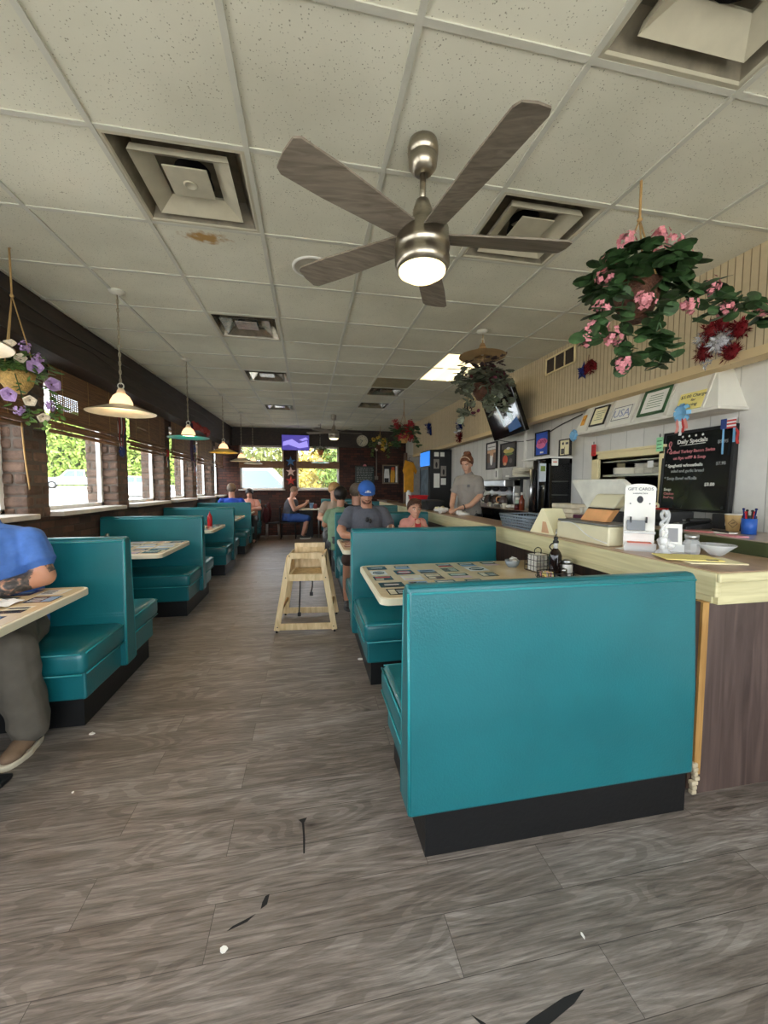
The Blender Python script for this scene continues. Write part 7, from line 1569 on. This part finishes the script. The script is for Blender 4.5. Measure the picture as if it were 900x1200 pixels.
# 6 royal blue shirt, seen from behind
o = dict(skin=SK3, trunk=seated(.21, .14, .04, 1.03), neck0=(0, -.05, 1.15), head=(.0, -.07, 1.37), look=(0, .1, 0), hs=1.08, neckr=[.07, .066],
         armL=[(.205, -.03, 1.05), (.32, -.14, .88), (.22, -.36, .87), (.1, -.44, .862)], armR=[(-.205, -.03, 1.05), (-.32, -.14, .88), (-.22, -.36, .87), (-.1, -.44, .862)], armr=[.07, .06, .05, .036],
         legL=[(.11, 0, .585), (.13, -.25, .59), (.14, -.42, .57), (.14, -.42, .3), (.14, -.4, .1)], legR=[(-.11, 0, .585), (-.13, -.25, .59), (-.14, -.42, .57), (-.14, -.42, .3), (-.14, -.4, .1)], legr=[.105, .09, .07, .062, .048],
         handL=((-.8, -.5, -.1), (0, 0, 1), 1, .6, .95), handR=((.8, -.4, -.1), (0, 0, 1), -1, .6, .95), shirt=S('royal_blue_cotton', 26, 70, 178, .8), sleeve=.75, pants=DGREY, grow=.02, shoe=(MBLACK, DGREY))
t, HM, body = person('person', 'grey haired man in royal blue shirt sitting in a window booth', (-1.76, 9.66, 0), PI, o)
haircap(HM, t, HGR, low=-.06, front=.06, thick=1.05, seed=9)
# 6b companion across the table, pink shoulder showing
o2 = dict(skin=SK3, trunk=seated(.17, .12, .05, .95), neck0=(0, -.06, 1.09), head=(0, -.09, 1.25), look=(0, .2, 0), armL=[(.165, -.04, .99), (.26, -.12, .86), (.16, -.34, .866), (.08, -.42, .86)], armR=[(-.165, -.04, .99), (-.26, -.12, .86), (-.16, -.34, .866), (-.08, -.42, .86)], legL=o['legL'], legR=o['legR'], legr=[.09, .08, .062, .056, .042], handL=((-.8, -.5, -.1), (0, 0, 1), 1, .6, .95), handR=((.8, -.4, -.1), (0, 0, 1), -1, .6, .95), shirt=S('salmon_cotton', 206, 150, 132, .85), sleeve=.6, pants=DGREY)
t, HM, body = person('person', 'person in a salmon top facing the royal blue shirted man across the table', (-1.52, 10.92, 0), 0, o2)
haircap(HM, t, HDK, low=-.1, front=.05, thick=1.08, long_=.05, seed=19)
# 7-9 the group in the counter booths
o3 = dict(o); o3.update(shz=.06, shirt=S('black_cotton', 24, 24, 26, .8), skin=SK3, trunk=seated(.20, .14, .05, 1.0), neck0=(0, -.06, 1.13), head=(0, -.08, 1.35), look=(.0, .1, 0), hs=1.08)
t, HM, body = person('person', 'man with short light brown hair and black shirt, his back to the camera', (.73, 6.04, 0), PI, o3)
haircap(HM, t, HGR, low=-.06, front=.06, thick=1.05, seed=10)
o4 = dict(o2); o4.update(shirt=S('sage_green_cotton', 122, 148, 118, .85), skin=SK1, head=(0, -.08, 1.30), hs=1.05, trunk=seated(.17, .12, .05, .98), neck0=(0, -.06, 1.10))
t, HM, body = person('person', 'woman with dark hair and a sage green shirt beside the black shirted man', (.47, 5.98, 0), PI - .25, o4)
haircap(HM, t, HDK, low=-.12, front=.05, thick=1.10, long_=.04, seed=11)
o5 = dict(o2); o5.update(shirt=S('dusty_beige_cotton', 176, 156, 136, .85), skin=SK2, head=(0, -.10, 1.37), hs=1.08, trunk=seated(.17, .12, .06, 1.05), neck0=(0, -.07, 1.15), look=(.5, .3, 0), armL=[(.165, -.05, 1.07), (.26, -.14, .9), (.14, -.36, .87), (.06, -.42, .862)], armR=[(-.165, -.05, 1.07), (-.26, -.14, .9), (-.14, -.36, .87), (-.06, -.42, .862)])
t, HM, body = person('person', 'blond person in a beige top facing the camera at the table of the couple', (.46, 7.15, 0), 0, o5)
haircap(HM, t, HBL, low=-.03, front=.05, thick=1.09, seed=12)
# ------------------------------------------------------------------ camera and light
F, YAW, PIT, ROL = 461.0, .190, -.0645, .0022
cy, sy, cp, sp = math.cos(YAW), math.sin(YAW), math.cos(PIT), math.sin(PIT)
Fw = Vector((sy * cp, cy * cp, sp)); Rt = Vector((cy, -sy, 0)); Up = Rt.cross(Fw); r_ = Rt * math.cos(ROL) + Up * math.sin(ROL); u_ = Up * math.cos(ROL) - Rt * math.sin(ROL)
cam = bpy.data.cameras.new('camera'); co = bpy.data.objects.new('camera', cam); COL.objects.link(co)
M = Matrix((r_, u_, -Fw)).transposed().to_4x4(); M.translation = (0, 0, 1.45); co.matrix_world = M
cam.sensor_fit = 'HORIZONTAL'; cam.sensor_width = 36; cam.lens = F / 900 * 36; cam.clip_start = .05; cam.clip_end = 200
SC.camera = co
w = bpy.data.worlds.new('sky'); SC.world = w; w.use_nodes = True
bg = w.node_tree.nodes['Background']; bg.inputs[0].default_value = (.86, .93, 1, 1); bg.inputs[1].default_value = 4.5
sun = bpy.data.lights.new('sun', 'SUN'); sun.energy = 9; sun.angle = rad(1); sun.color = (1, .95, .86); so = bpy.data.objects.new('sun', sun); COL.objects.link(so); so.rotation_euler = Vector((-.62, .12, -.8)).to_track_quat('-Z', 'Y').to_euler()
def portal(loc, sx, sy_, direction):
    l = bpy.data.lights.new('window_daylight', 'AREA'); l.shape = 'RECTANGLE'; l.size = sx; l.size_y = sy_; l.cycles.is_portal = True
    ob = bpy.data.objects.new('window_daylight', l); COL.objects.link(ob); ob.location = loc; ob.rotation_euler = Vector(direction).to_track_quat('-Z', 'Z').to_euler()
for k in range(0, len(edges), 2):
    y0, y1 = edges[k], edges[k + 1]
    if y1 - y0 > .3: portal((-2.66, (y0 + y1) / 2, 1.62), y1 - y0, .85, (1, 0, 0))
portal((-1.3, YF + .2, 2.0), 1.24, 1.28, (0, -1, 0)); portal((.3, YF + .2, 2.0), 1.25, 1.28, (0, -1, 0))
for (x0, x1) in ((-2.2, -.62), (-.42, 1.16), (1.36, 2.8)): portal(((x0 + x1) / 2, YB - .16, 1.58), x1 - x0, 2.05, (0, 1, 0))
vs = SC.view_settings; SC.display_settings.display_device = 'sRGB'; vs.view_transform = 'Standard'; vs.look = 'None'; vs.gamma = 1; vs.use_curve_mapping = False; vs.exposure = .88
SC.cycles.max_bounces = 10; SC.cycles.diffuse_bounces = 6; SC.cycles.glossy_bounces = 4; SC.cycles.transmission_bounces = 8; SC.cycles.transparent_max_bounces = 12; SC.cycles.sample_clamp_indirect = 6; SC.cycles.use_denoising = True; SC.cycles.caustics_reflective = False; SC.cycles.caustics_refractive = False
